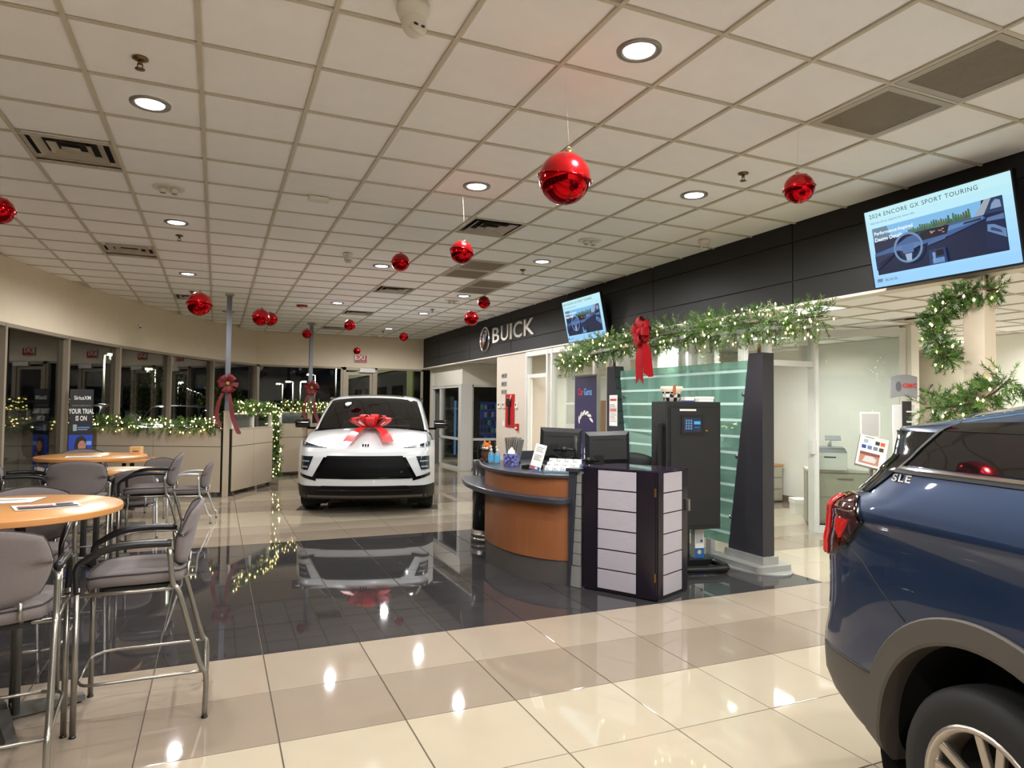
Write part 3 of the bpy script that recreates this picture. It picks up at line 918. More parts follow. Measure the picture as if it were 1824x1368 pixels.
M_MAPLE = mat('maple_laminate', (196, 140, 84), 0.3, var=0.10, vscale=3, stretch=(1, 14, 1), spec=0.45)
M_MEDGE = mat('maple_edge', (186, 128, 72), 0.45, var=0.08)
M_GREYP = mat('table_base_grey', (92, 90, 86), 0.4, metal=0.4)
def round_table(x, y, z, r, lb, tall=True):
    t = thing('bistro_table' if tall else 'round_table', lb, 'table', (x, y, 0), radians(20), 'round maple tables')
    tp = MB().lathe([(.0001, z), (r - .004, z), (r, z - .004), (r, z - .028), (r - .004, z - .032), (.0001, z - .032)], 56).build('table_top', M_MAPLE, t)
    MB().lathe([(r + .0005, z - .003), (r + .0015, z - .016), (r + .0005, z - .029)], 56, cap0=False, cap1=False).build('edge_band', M_MEDGE, tp)
    for sx, sy in ((.055, .055), (-.055, .055), (.055, -.055), (-.055, -.055)):
        MB().tube([(sx, sy, .04), (sx, sy, z - .05)], .017, 10).build('column', M_GREYP, t)
    MB().box(-.20, .20, -.05, .05, z - .055, z - .032).build('top_bracket', M_GREYP, t)
    for k in range(4):
        a = k * pi / 2
        R = Matrix.Rotation(a, 4, 'Z')
        f = MB(); f.loft([[tuple(R @ Vector(p)) for p in ring] for ring in ([(.04, -.04, .015), (.04, .04, .015), (.04, .03, .07), (.04, -.03, .07)], [(.36, -.028, .012), (.36, .028, .012), (.36, .022, .04), (.36, -.022, .04)])], closed=True, cap0=True, cap1=True)
        f.build('foot', M_GREYP, t)
        MB().lathe([(.0001, 0), (.018, 0), (.018, .012), (.0001, .012)], 10, c=tuple(R @ Vector((.33, 0, 0)))).build('glide', M_ARM, t)
    return t
round_table(-.95, 4.14, 1.06, .505, 'round maple bistro table cut off by the left edge, nearest to the camera')
round_table(-1.13, 7.90, 1.06, .49, 'second round maple bistro table with a small tan card box')
round_table(-1.16, 9.92, .74, .50, 'low round maple table nearer to the bistro tables', False)
round_table(-1.22, 11.85, .74, .46, 'low round maple table farthest back by the planter', False)

M_PAPER = mat('paper_white', (232, 230, 222), 0.6, var=0.02)
def sheet(x, y, z, w, h_, a, lb, shapes=(), curl=0.004):
    t = thing('brochure', lb, 'paper', (x, y, z), radians(a), 'papers on the tables')
    b = MB(); n = 6
    top = lambda u, v: (u * w / 2, v * h_ / 2, .0015 + curl * (u * u) * .5)
    us = [-1 + 2 * k / n for k in range(n + 1)]
    b.grid(top, us, [-1, 1])
    b.grid(lambda u, v: (u * w / 2, v * h_ / 2, curl * (u * u) * .5), us, [-1, 1])
    b.build('sheet', M_PAPER, t)
    if shapes:
        sh = []
        for (x0, x1, y0, y1, rgb) in shapes: sh.append((rect(x0 * w, x1 * w, y0 * h_, y1 * h_), ink(rgb)))
        art('print', t, Matrix.Translation((0, 0, .0025 + curl * .5)), sh)
    return t
sheet(-.78, 4.12, 1.06, .28, .20, 18, 'brochure with a red and navy band lying flat on the nearest table', [(-.45, .45, -.40, -.12, (30, 32, 52)), (-.45, .1, -.02, .10, (170, 30, 40)), (.15, .42, .0, .3, (60, 62, 80)), (-.42, .1, .18, .24, (120, 120, 126))])
sheet(-1.02, 4.42, 1.06, .30, .22, -8, 'plain white leaflet farther back on the nearest table', [(-.3, .3, .05, .12, (150, 150, 150)), (-.3, .2, -.15, -.1, (150, 150, 150))])
sheet(-1.18, 7.75, 1.06, .30, .22, 6, 'glossy white leaflet on the second table', [(-.4, .4, -.3, .0, (205, 205, 190))])
sheet(-.95, 9.75, .74, .28, .2, 25, 'white leaflet on the nearer low table', [(-.3, .2, 0, .1, (90, 90, 90))])
sheet(-.84, 10.1, .74, .28, .2, -15, 'second white leaflet on the nearer low table', [(-.3, .2, 0, .1, (90, 90, 90))])
sheet(-1.0, 11.75, .74, .30, .22, 5, 'leaflet with a dark photo on the far low table', [(-.1, .4, -.3, .3, (70, 40, 60))])
t = thing('card_box', 'small tan card box at the right edge of the second table', 'box', (-.76, 8.1, 1.06), radians(-15))
MB().box(-.055, .055, -.04, .04, 0, .075).build('box_body', mat('kraft_tan', (205, 165, 110), .6), t, bevel=.003)
art('print', t, frame((-.055, -.0405, 0), (1, 0, 0), (0, 0, 1)), [(rect(.03, .09, .02, .035), ink((110, 90, 70)))])

# ================================================================== PLANTER-HEIGHT CUBICLE PANELS
M_PAN = mat('panel_fabric_beige', (176, 162, 142), 0.9, var=0.06, vscale=220, bump=0.2, bscale=380, spec=0.2)
M_PCAP = mat('panel_cap_beige', (170, 158, 140), 0.5)
def panel_run(name, p, q, n, lb, glass_top=False, h_=1.17, group='beige cubicle panel runs'):
    P0 = Vector((p[0], p[1], 0)); D = Vector((q[0] - p[0], q[1] - p[1], 0)); L = D.length
    t = thing(name, lb, 'partition', P0, atan2(D.y, D.x), group)
    MB().box(0, L, -.03, .03, .08, h_ - .01).build('core', mat('panel_gap', (40, 36, 32), .8), t)
    for k in range(n):
        x0 = L * k / n + .004; x1 = L * (k + 1) / n - .004
        for s in (-1, 1):
            y0, y1 = (-.042, -.028) if s < 0 else (.028, .042)
            MB().box(x0, x1, y0, y1, .085, .855).build('fabric_tile', M_PAN, t)
            MB().box(x0, x1, y0, y1, .865, h_ - .02).build('fabric_tile', M_PAN, t)
        MB().box(x0 + .05, x0 + .11, -.03, .03, 0, .085).build('foot', M_GREYP, t)
    MB().box(L - .11, L - .05, -.03, .03, 0, .085).build('foot', M_GREYP, t)
    MB().box(0, L, -.047, .047, h_ - .02, h_).build('top_cap', M_PCAP, t)
    if glass_top:
        gz = h_ + .27
        for k in range(n):
            x0 = L * k / n + .03; x1 = L * (k + 1) / n - .03
            g_ = MB().box(x0, x1, -.004, .004, h_, gz).build('pane', G_OFF, t)
        f = MB()
        for k in range(n + 1):
            x = min(max(L * k / n, .03), L - .03)
            f.box(x - .03, x + .03, -.025, .025, h_, gz)
        f.box(0, L, -.025, .025, gz - .03, gz)
        f.build('glazing_frame', M_ALUW, t)
    return t
panel_run('cubicle_panel', (-2.02, 13.52), (.10, 12.62), 2, 'long beige cubicle panel run under the garland, behind the far tables')
panel_run('cubicle_panel', (.23, 12.66), (.99, 14.08), 2, 'beige cubicle panels with small windows, left of the white car', True)
panel_run('cubicle_panel', (1.28, 15.90), (3.3, 16.75), 3, 'beige cubicle panels with small windows behind the white car', True)
t = thing('panel_post', 'square beige corner post of the cubicle panels', 'post', (.165, 12.60, 0))
MB().box(-.05, .05, -.05, .05, 0, 1.46).build('shaft', M_PAN, t, bevel=.006)
MB().box(-.055, .055, -.055, .055, 1.46, 1.475).build('cap', M_PCAP, t)
M_POLE = mat('pole_bluegrey', (112, 114, 122), .4, metal=.3)
def power_pole(x, y, z0, lb):
    t = thing('power_pole', lb, 'pole', (x, y, z0), 0, 'grey ceiling power poles')
    MB().rbox(-.042, .042, -.042, .042, 0, H_CEIL - z0 - .02, .012).build('shaft', M_POLE, t)
    MB().box(-.07, .07, -.07, .07, H_CEIL - z0 - .025, H_CEIL - z0 - .004).build('ceiling_plate', M_PCAP, t)
power_pole(.165, 12.60, 1.475, 'grey ceiling pole with the near plaid bow')
t = thing('panel_post', 'beige post under the far ceiling pole behind the white car', 'post', (1.96, 16.01, 0))
MB().box(-.05, .05, -.05, .05, 0, 1.46).build('shaft', M_PAN, t, bevel=.006)
power_pole(1.96, 16.01, 1.46, 'grey ceiling pole with the far plaid bow, behind the white car')

# ================================================================== RECEPTION DESK
M_CHAR = mat('desk_charcoal', (52, 54, 62), 0.28, var=0.06, vscale=60, spec=0.5)
M_WOOD = mat('desk_cherry', (140, 86, 52), 0.32, var=0.10, vscale=4, stretch=(6, 6, 0.7), spec=0.45)
M_KICK = mat('desk_kick', (92, 88, 84), 0.35, metal=0.3)
M_GTILE = mat('desk_grey_tile', (140, 140, 136), 0.45, metal=0.2)
DESK = thing('reception_desk', 'curved cherry wood reception desk with charcoal counter', 'desk', (2.95, 6.3, 0))
def D(p, z=0): return (p[0] - 2.95, p[1] - 6.3, z)
face = cr([(2.955, 5.37), (2.82, 5.47), (2.70, 5.64), (2.60, 5.90), (2.565, 6.25), (2.60, 6.62)], 7)
face = [(p[0], p[1]) for p in face]
def offs(path, d):
    out = []
    for i, p in enumerate(path):
        a = path[max(0, i - 1)]; c = path[min(len(path) - 1, i + 1)]
        t = Vector((c[0] - a[0], c[1] - a[1])).normalized()
        out.append((p[0] - t.y * d, p[1] + t.x * d))
    return out
# the path runs +Y; its left normal points to -X (towards the showroom)
def sheetwall(path, d0, d1, z0, z1, name, m, parent=DESK):
    a = offs(path, d0); b_ = offs(path, d1)
    b = MB()
    ring = [[D(p, z0) for p in a], [D(p, z1) for p in a], [D(p, z1) for p in b_], [D(p, z0) for p in b_]]
    b.smooth = False
    b.loft([list(r) for r in zip(*ring)], closed=True, cap0=True, cap1=True)
    return b.build(name, m, parent)
sheetwall(face, 0.0, -.05, .215, .955, 'wood_panel', M_WOOD)
sheetwall(face, -.015, -.05, 0, .21, 'kick_plate', M_KICK)
ctr = cr([(2.94, 5.33), (2.76, 5.47), (2.62, 5.68), (2.53, 6.02), (2.535, 6.45), (2.66, 6.95), (2.80, 7.22)], 6)
ctr = [(p[0], p[1]) for p in ctr]
inner = [(3.42, 7.15), (3.25, 6.75), (3.2, 6.3), (3.25, 6.0), (3.35, 5.75), (3.42, 5.60)]
MB().prism([D(p)[:2] for p in ctr] + [D(p)[:2] for p in inner], .955, .985).build('counter_top', M_CHAR, DESK, bevel=.006)
shelf = cr([(2.97, 5.36), (2.82, 5.29), (2.70, 5.40), (2.57, 5.68), (2.45, 6.05), (2.43, 6.5), (2.48, 6.92), (2.62, 7.40), (2.72, 7.5)], 6)
shin = [(2.95, 7.40), (2.78, 7.0), (2.68, 6.6), (2.64, 6.25), (2.68, 5.92), (2.78, 5.68), (2.90, 5.52)]
MB().prism([D(p)[:2] for p in shelf] + [D(p)[:2] for p in shin], .735, .785).build('transaction_shelf', M_CHAR, DESK, bevel=.008)
# dark drum at the far end with banded foot
MB().lathe([(.17, .14), (.17, .955)], 28, c=D((2.99, 7.55))).build('drum', mat('drum_black', (24, 24, 27), .22), DESK)
MB().lathe([(.185, 0), (.185, .05), (.178, .05), (.178, .06), (.185, .06), (.185, .10), (.178, .10), (.178, .14)], 28, c=D((2.99, 7.55))).build('drum_foot', M_STEEL, DESK)
sheetwall([(2.60, 6.62), (2.66, 6.85), (2.76, 7.10), (2.86, 7.35)], -.10, -.14, 0, .955, 'side_panel', mat('drum_black', (24, 24, 27), .22))
MB().box(-.25, -.04, .55, .56, .02, .20).build('grey_block', M_KICK, DESK)
# right end fin: charcoal wedge over a strip of grey plates
fx = Vector((.065, -.13, 0)).normalized(); fo = Vector(D((2.935, 5.37)))
def FP(u, v, w): q = fo + fx * u + Vector((fx.y, -fx.x, 0)) * w; return (q.x, q.y, v)
MB().prism([(0, .0), (.018, .0), (.075, 1.02), (0, 1.02)], .0, .03, FP).build('fin', M_CHAR, DESK)
MB().prism([(.005, .012), (.12, .012), (.12, 1.0), (.06, 1.0)], -.03, .0, FP).build('end_core', mat('panel_gap', (40, 36, 32), .8), DESK)
for k in range(8):
    z0 = .19 + k * .105
    u0 = .018 + .057 * z0 / 1.02 + .004
    MB().prism([(u0, z0 + .003), (.118, z0 + .003), (.118, z0 + .102), (u0 + .0058, z0 + .102)], .0, .012, FP).build('end_plate', M_GTILE, DESK)
MB().prism([(.012, .004), (.122, .004), (.122, .185), (.012, .185)], .0, .02, FP).build('foot_block', M_GTILE, DESK)
MB().prism([(-.02, 1.02), (.112, 1.02), (.112, 1.05), (-.02, 1.05)], -.06, .05, FP).build('end_cap', M_CHAR, DESK)
# raised back ledge behind the work surface
b = MB(); b.box(.25, 1.10, .90, .94, .0, 1.08);
b.build('back_panel', M_CHAR, DESK)
MB().box(.25, .92, -.55, .90, .72, .75).build('work_surface', M_CHAR, DESK)

# ================================================================== PURPLE AND SILVER DISPLAY PLINTH
PL = thing('display_plinth', 'box plinth with brushed silver planks and dark purple corners beside the desk', 'display stand', (3.353, 4.648, 0))
M_PURP = mat('plinth_purple', (27, 22, 31), 0.18, var=0.08, spec=0.6)
M_BRSH = mat('brushed_silver_print', (178, 172, 180), 0.42, metal=0.15, var=0.16, vscale=5, stretch=(3, 3, 60), spec=0.4)
A = Vector((-.353, .60, 0)); Cc = Vector((.467, .205, 0))
HT = 1.06
def quad(o, e, u0, u1, z0, z1, n, d):
    """plate on a face: along e from o, pushed out by n*d"""
    return [(o + e * u0 + n * d0).to_tuple()[:2] + (z,) for u0, z, d0 in ()]
def plate(name, e, u0, u1, z0, z1, d0, d1, m):
    L = e.length; t = e / L
    n = Vector((t.y, -t.x, 0))
    if n.dot(-(A + Cc)) < 0: n = -n
    b = MB(); vs = []
    for z in (z0, z1):
        for u, d in ((u0, d0), (u1, d0), (u1, d1), (u0, d1)):
            p = t * u * L + n * d; vs.append((p.x, p.y, z))
    b.add(vs, [(0, 1, 2, 3), (4, 5, 6, 7), (0, 1, 5, 4), (1, 2, 6, 5), (2, 3, 7, 6), (3, 0, 4, 7)])
    return b.build(name, m, PL)
MB().prism([(0, 0), tuple(Cc[:2]), tuple((A + Cc)[:2]), tuple(A[:2])], .012, HT).build('body', M_PURP, PL)
MB().prism([tuple((-.01 * (A + Cc))[:2]), tuple((Cc * 1.02 - A * .02)[:2]), tuple((A + Cc) * 1.01)[:2], tuple((A * 1.02 - Cc * .02)[:2])], HT, HT + .012).build('lid', mat('plinth_lid_gloss', (42, 32, 50), .04, spec=.8), PL)
for k in range(6):
    z0 = .035 + k * .171; z1 = z0 + .160
    plate('silver_plank', A, .27, .79, z0, z1, 0, .004, M_BRSH)
    plate('silver_plank', Cc, .19, .80, z0, z1, 0, .004, M_BRSH)
for e in (A, Cc):
    plate('corner_strip', e, .02, .18 if e is Cc else .25, .012, HT, 0, .006, M_PURP)
    plate('corner_strip', e, .81, .99, .012, HT, 0, .006, M_PURP)
for z in (.16, .86):
    plate('hinge', A, .005, .03, z, z + .07, .006, .012, mat('hinge_brass', (150, 120, 70), .3, metal=.9))
plate('latch', Cc, .93, 1.0, .70, .80, .006, .03, M_STEEL)
MB().prism([(.01, .01), tuple((Cc * .98)[:2]), tuple(((A + Cc) * .98)[:2]), tuple((A * .98)[:2])], 0, .012).build('base', M_BLK, PL)

# ================================================================== FEATURE WALL: TWO TAPERED TOWERS WITH GREEN GLASS
M_TOW = mat('tower_charcoal', (46, 45, 50), 0.30, var=0.10, vscale=4, spec=0.45)
M_TSLAT = mat('tower_slat', (46, 58, 58), 0.3, var=.1)
M_PLIN = mat('plinth_silver', (160, 160, 156), 0.35, metal=0.4)
def tower(y_out, sgn, lb):
    """outer edge upright at y_out, inner edge slopes; sgn=+1 when the inner side lies towards +Y"""
    t = thing('tapered_tower', lb, 'column', (5.04, y_out, 0), 0, 'tapered charcoal display towers')
    yt, yb = .19 * sgn, .49 * sgn
    z0 = .14; z1 = 2.165
    def sec(z, e=0): k = (z - z0) / (z1 - z0); return yb + (yt - yb) * k + e
    b = MB()
    b.loft([[(-.075, 0, z0), (.075, 0, z0), (.075, sec(z0), z0), (-.075, sec(z0), z0)], [(-.075, 0, z1), (.075, 0, z1), (.075, sec(z1), z1), (-.075, sec(z1), z1)]], closed=True, cap0=True, cap1=True)
    b.build('shaft', M_TOW, t, bevel=.004)
    n = 13
    for k in range(n):
        za = z0 + (z1 - z0) * (k + .08) / n; zb = z0 + (z1 - z0) * (k + .92) / n
        MB().loft([[(-.070, sec(za), za), (.070, sec(za), za), (.070, sec(za) + .007 * sgn, za + .01), (-.070, sec(za) + .007 * sgn, za + .01)],
                   [(-.070, sec(zb), zb), (.070, sec(zb), zb), (.070, sec(zb) + .005 * sgn, zb), (-.070, sec(zb) + .005 * sgn, zb)]], closed=True, cap0=True, cap1=True).build('slat', M_TSLAT, t)
    b = MB().box(-.10, .10, min(-.03 * sgn, (yb + .03 * sgn)), max(-.03 * sgn, (yb + .03 * sgn)), .055, .14); b.build('collar', M_PLIN, t)
    pl = rrect(-.22, .22, min(-.10 * sgn, yb + .12 * sgn), max(-.10 * sgn, yb + .12 * sgn), .05)
    MB().prism(pl, .012, .065).build('plinth', M_PLIN, t)
    yc = yb / 2
    MB().prism(circ(0, yc, .29, 36, .48), 0, .012).build('floor_plate', M_PLIN, t)
    return t
tower(5.14, 1, 'dark tapered tower right of the key cabinet')
t1 = tower(8.06, -1, 'dark tapered tower with a taped notice, left of the green glass')
b = thing('notice_sheet', 'white and red notice taped to the left tapered tower', 'sign', (4.96, 7.93, 1.35))
M = frame((0, 0, 0), (0, -1, 0), (0, 0, 1))
MB().box(-.002, 0, -.15, .05, 0, .42).build('sheet', M_PAPER, b)
sh = [(rect(-.03, .13, .34, .37), ink((190, 60, 60)))] + [(rect(-.03, .13 - .02 * (k % 3), .06 + .028 * k, .07 + .028 * k), ink((200, 90, 90) if k % 4 == 2 else (160, 158, 155))) for k in range(9)]
sh.append((rect(-.03, .13, .20, .24), ink((205, 110, 110))))
art('print', b, Matrix.Translation((-.0022, 0, 0)) @ M, sh)

G_GREEN = glass('green_panel_glass', (206, 236, 226), 0.06, 0.7, milky=0.22, milk=(176, 222, 208))
GL = thing('glass_screen', 'sea-green glass screen with frosted stripes between the two towers', 'glass panel', (5.04, 6.60, 0), 0)
gw = lambda z: .949 + .30 * (z - .14) / 2.025
MB().prism([(-gw(.16), .16), (gw(.16), .16), (gw(2.10), 2.10), (-gw(2.10), 2.10)], -.005, .005, lambda a, c, h: (h, a, c)).build('pane', G_GREEN, GL)
M_FROST = mat('frosted_stripe', (186, 214, 206), .55, var=.02)
for k in range(11):
    z = .26 + k * .172
    MB().box(-.008, -.0052, -gw(z), gw(z), z, z + .028).build('frosted_stripe', M_FROST, GL)
for s in (-1, 1):
    for z in (.45, 1.1, 1.75):
        MB().lathe([(.0001, -.02), (.022, -.02), (.022, .02), (.0001, .02)], 14, c=(0, s * (gw(z) - .06), z), axis='x').build('standoff', M_STEEL, GL)
    MB().box(-.03, .03, s * .60 - .04, s * .60 + .04, 0, .159).build('foot', M_PLIN, GL)
CAN = thing('canopy_beam', 'pale curved canopy beam carrying the long garland', 'beam', (5.04, 6.6, 0))
pts = cr([(-.02, 2.30, 2.31), (-.10, 1.6, 2.36), (-.13, 0, 2.385), (-.10, -1.4, 2.37), (-.02, -2.1, 2.34)], 6)
MB().loft([[(p[0] - .09, p[1], p[2]), (p[0] + .09, p[1], p[2]), (p[0] + .09, p[1], p[2] + .03), (p[0] - .09, p[1], p[2] + .03)] for p in pts], closed=True, cap0=True, cap1=True).build('beam', M_PLIN, CAN)
for y in (1.36, -1.36):
    MB().tube([(-.02, y, 2.165), (-.02, y, 2.38)], .02, 10).build('support_rod', mat('rod_gold', (150, 128, 80), .35, metal=.7), CAN)

# ================================================================== KEY CABINET ON A STAND
KC = thing('key_cabinet', 'tall black electronic key cabinet with a small touch screen', 'cabinet', (4.37, 5.58, 0), radians(-9))
M_KBLK = mat('cabinet_black', (13, 13, 14), 0.55, var=.1, bump=.06, bscale=300)
hw, dp = .30, .32
MB().box(-hw, hw, -dp / 2, dp / 2, .40, 1.665).build('body', M_KBLK, KC, bevel=.006)
dd = MB().box(-hw + .045, hw - .02, -dp / 2 - .012, -dp / 2, .44, 1.60).build('door', M_KBLK, KC, bevel=.003)
MB().box(-hw + .025, hw - .005, -dp / 2 - .004, -dp / 2, .425, 1.615).build('door_surround', M_BLK, KC)
scr = MB().rbox(-.14, .10, -.004, .004, -.09, .10, .003).build('touch_screen', M_BLK, dd, loc=(-.005, -dp / 2 - .016, 1.43))
M = frame((-.005 - .02, -dp / 2 - .0205, 1.435), (1, 0, 0), (0, 0, 1))
sh = [(rect(-.095, .095, -.07, .07), glow((26, 44, 74), .8))] + [(rect(-.075 + .026 * i, -.075 + .026 * i + .018, -.045 + .026 * j, -.045 + .026 * j + .018), glow((110, 150, 190), .8)) for i in range(3) for j in range(4)]
sh += [(rect(.015, .085, .005, .035), glow((60, 170, 220), 1.0)), (rect(.02, .08, -.03, -.02), glow((70, 110, 150), .8))]
art('screen_image', dd, M, sh)
MB().lathe([(.0001, -.012), (.013, -.012), (.014, 0)], 14, c=(.135, -dp / 2 - .012, 1.375), axis='y').build('lock', mat('hinge_brass', (150, 120, 70), .3, metal=.9), dd)
MB().box(-.16, .02, -dp / 2 - .0135, -dp / 2 - .012, 1.572, 1.590).build('name_strip', M_PAPER, dd)
MB().box(-hw - .06, -hw - .015, -.11, -.05, .65, 1.45).build('side_handle', M_BLK, KC)
for z in (.75, 1.38): MB().box(-hw - .02, -hw, -.10, -.06, z, z + .04).build('handle_bracket', M_BLK, KC)
MB().box(-.03, .03, -.03, .03, .06, .41).build('stand_column', M_BLK, KC); MB().box(-.20, -.14, .0, .06, .06, .41).build('stand_column', M_BLK, KC)
MB().tube(cr([(-.30, -.30, .05), (.18, -.33, .05), (.29, -.24, .05), (.30, .2, .05)], 5), .035, 10).build('stand_base', M_BLK, KC)
MB().box(-.27, .30, -.05, .22, .02, .075).build('stand_plate', M_BLK, KC)
for x, y in ((-.26, -.33), (.31, -.24), (.31, .18), (-.26, .18)):
    MB().lathe([(.0001, -.012), (.022, -.012), (.022, .012), (.0001, .012)], 14, c=(x, y, .022), axis='x').build('caster', M_STEEL, KC)
t = thing('paper_carton', 'blue and white carton standing under the key cabinet', 'box', (4.547, 5.613, .0762), radians(-9))
MB().box(-.05, .05, -.04, .04, 0, .30).build('carton_body', M_PAPER, t)
art('print', t, frame((-.05, -.0405, 0), (1, 0, 0), (0, 0, 1)), [(rect(0, .10, 0, .10), ink((30, 96, 160))), (circ(.05, .06, .022), ink((205, 190, 150))), (rect(.01, .09, .15, .26), ink((190, 192, 190))), (rect(.06, .085, .16, .185), ink((60, 60, 60)))])
# things on the cabinet
t = thing('plaid_basket', 'black and white buffalo plaid basket on the key cabinet', 'basket', (4.21, 5.60, 1.666), radians(-20))
def gingham():
    if 'gingham' in MATS: return MATS['gingham']
    m = mat('gingham', (200, 196, 188), .9); nt = m.node_tree; bs = nt.nodes['Principled BSDF']
    tc = nt.nodes.new('ShaderNodeTexCoord')
    ch = nt.nodes.new('ShaderNodeTexChecker'); ch.inputs['Scale'].default_value = 26
    ch.inputs['Color1'].default_value = lin((222, 216, 205)); ch.inputs['Color2'].default_value = lin((24, 22, 22))
    nt.links.new(tc.outputs['Object'], ch.inputs['Vector']); nt.links.new(ch.outputs['Color'], bs.inputs['Base Color'])
    return m
def oval(rx, ry, z, n=28): return [(rx * cos(2 * pi * k / n), ry * sin(2 * pi * k / n), z) for k in range(n)]
b = MB(); b.smooth = True; b.loft([oval(.075, .065, 0), oval(.09, .075, .05), oval(.10, .085, .10)], closed=True, cap0=True)
b.build('basket_body', gingham(), t)
b = MB(); b.smooth = True; b.loft([oval(.101, .086, .095), oval(.112, .095, .125), oval(.112, .095, .15), oval(.10, .083, .152), oval(.098, .08, .10)], closed=True)
b.build('folded_lining', mat('canvas_cream', (214, 200, 176), .9, bump=.3), t)
MB().box(-.014, .014, -.104, -.090, .07, .16).build('leather_tab', mat('leather_tan', (150, 82, 40), .5), t)
t = thing('white_box', 'larger white carton lying on the key cabinet', 'box', (4.54, 5.50, 1.666), radians(-15))
MB().box(-.075, .075, -.05, .05, 0, .05).build('tray', M_PAPER, t); MB().box(-.08, .08, -.055, .055, .03, .052).build('lid', M_PAPER, t)
t = thing('white_box', 'smaller white carton with a blue edge on the key cabinet', 'box', (4.395, 5.58, 1.666), radians(-12))
MB().box(-.05, .05, -.045, .045, .012, .048).build('tray', M_PAPER, t); MB().box(-.05, .05, -.046, .046, 0, .012).build('blue_edge', ink((40, 60, 150)), t)

# ================================================================== THINGS ON THE DESK
ZD = .9862
t = thing('plush_fox', 'small orange plush fox sitting at the end of the desk', 'toy', (2.74, 6.93, ZD + .003), radians(-60))
M_FOX = mat('plush_orange', (190, 106, 44), .95, bump=.5, bscale=300); M_FOXW = mat('plush_white', (222, 214, 200), .95, bump=.5, bscale=300); M_FOXB = mat('plush_dark', (70, 40, 26), .95)
b = MB().sphere((0, 0, .06), .05, 16, 12, (.9, .8, 1.25)); b.sphere((.035, -.045, .02), .022, 12, 8); b.sphere((-.035, -.045, .02), .022, 12, 8); b.sphere((.055, -.01, .08), .02, 10, 8, (.8, .8, 1.8)); b.sphere((-.055, -.01, .08), .02, 10, 8, (.8, .8, 1.8))
b.build('body', M_FOXB, t)
hd = MB().sphere((0, -.005, .165), .05, 18, 12, (1.1, .95, .9)).build('head', M_FOX, t)
for s in (-1, 1):
    MB().lathe([(.018, 0), (.012, .02), (.0001, .036)], 10, c=(s * .034, 0, .198)).build('ear', M_FOX, hd)
    MB().sphere((s * .018, -.048, .17), .006, 8, 6).build('eye', M_BLK, hd)
    MB().sphere((s * .022, -.035, .15), .022, 12, 8, (1, .8, .8)).build('cheek', M_FOXW, hd)
MB().lathe([(.016, 0), (.006, .022), (.0001, .026)], 10, M=Matrix.Translation((0, -.045, .152)) @ Matrix.Rotation(radians(90), 4, 'X')).build('snout', M_FOXW, hd)
MB().sphere((0, -.072, .152), .006, 8, 6).build('nose', M_BLK, hd)
M_CLEAR = glass('clear_gel', (190, 225, 240), .06, .6, milky=.25, milk=(200, 225, 240))
def pump(x, y, lb):
    t = thing('sanitizer_bottle', lb, 'bottle', (x, y, ZD), radians(-40), 'pump sanitizer bottles')
    b = MB(); b.smooth = True; b.loft([oval(.028, .02, 0, 18), oval(.032, .023, .015, 18), oval(.032, .023, .105, 18), oval(.014, .014, .125, 18), oval(.013, .013, .135, 18)], closed=True, cap0=True, cap1=True); b.build('bottle_body', M_CLEAR, t)
    MB().lathe([(.0145, .133), (.0145, .152), (.006, .156), (.006, .178)], 14, cap1=True).build('pump_collar', M_PLW, t)
    MB().box(-.009, .009, -.035, .012, .175, .186).build('pump_spout', M_PLW, t, bevel=.002)
    b = MB(); b.smooth = True
    b.loft([[(.0325 * cos(a), .0235 * sin(a), z) for a in [pi + .25 + k * (pi - .5) / 10 for k in range(11)]] for z in (.025, .09)])
    b.build('bottle_label', ink((70, 160, 205)), t)
pump(2.72, 6.76, 'clear pump bottle of sanitizer beside the plush fox'); pump(2.75, 6.66, 'clear pump bottle of sanitizer nearest the tissue box')
t = thing('tissue_box', 'blue and violet flowered tissue box with a tissue pulled up', 'box', (2.80, 6.40, ZD), radians(-58))
def petals():
    if 'petal_print' in MATS: return MATS['petal_print']
    m = mat('petal_print', (70, 70, 150), .55); nt = m.node_tree; bs = nt.nodes['Principled BSDF']
    vo = nt.nodes.new('ShaderNodeTexVoronoi'); vo.inputs['Scale'].default_value = 34
    tc = nt.nodes.new('ShaderNodeTexCoord'); rp = nt.nodes.new('ShaderNodeValToRGB')
    rp.color_ramp.elements[0].color = lin((150, 150, 215)); rp.color_ramp.elements[1].color = lin((34, 34, 90)); rp.color_ramp.elements[1].position = .7
    nt.links.new(tc.outputs['Object'], vo.inputs['Vector']); nt.links.new(vo.outputs['Distance'], rp.inputs[0]); nt.links.new(rp.outputs[0], bs.inputs['Base Color'])
    return m
MB().box(-.06, .06, -.06, .06, 0, .125).build('carton', petals(), t, bevel=.003)
b = MB(); b.loft([[(-.04, -.01, .124), (0, -.02, .124), (.04, .01, .124)], [(-.045, .01, .155), (.0, .0, .165), (.03, .02, .15)], [(-.02, .02, .185), (.005, .01, .195), (.012, .02, .17)]])
b.build('tissue', M_PAPER, t)
t = thing('brochure_rack', 'upright rack of grey brochures behind the tissue box', 'rack', (2.94, 6.66, ZD), radians(-60))
MB().box(-.06, .06, -.05, .05, 0, .02).build('rack_base', M_BLK, t)
random.seed(5)
for k in range(7):
    a = radians(-8 + 3.5 * k)
    R = Matrix.Translation((-.05 + .016 * k, 0, .015)) @ Matrix.Rotation(a, 4, 'Y')
    MB().box(-.004, .004, -.045, .045, 0, .25 + .02 * random.random(), R).build('brochure', ink((120 + 12 * (k % 3), 116 + 10 * (k % 3), 112 + 8 * (k % 2))), t)
t = thing('pen_tray', 'low black tray on the desk counter', 'tray', (2.86, 6.02, ZD), radians(-55))
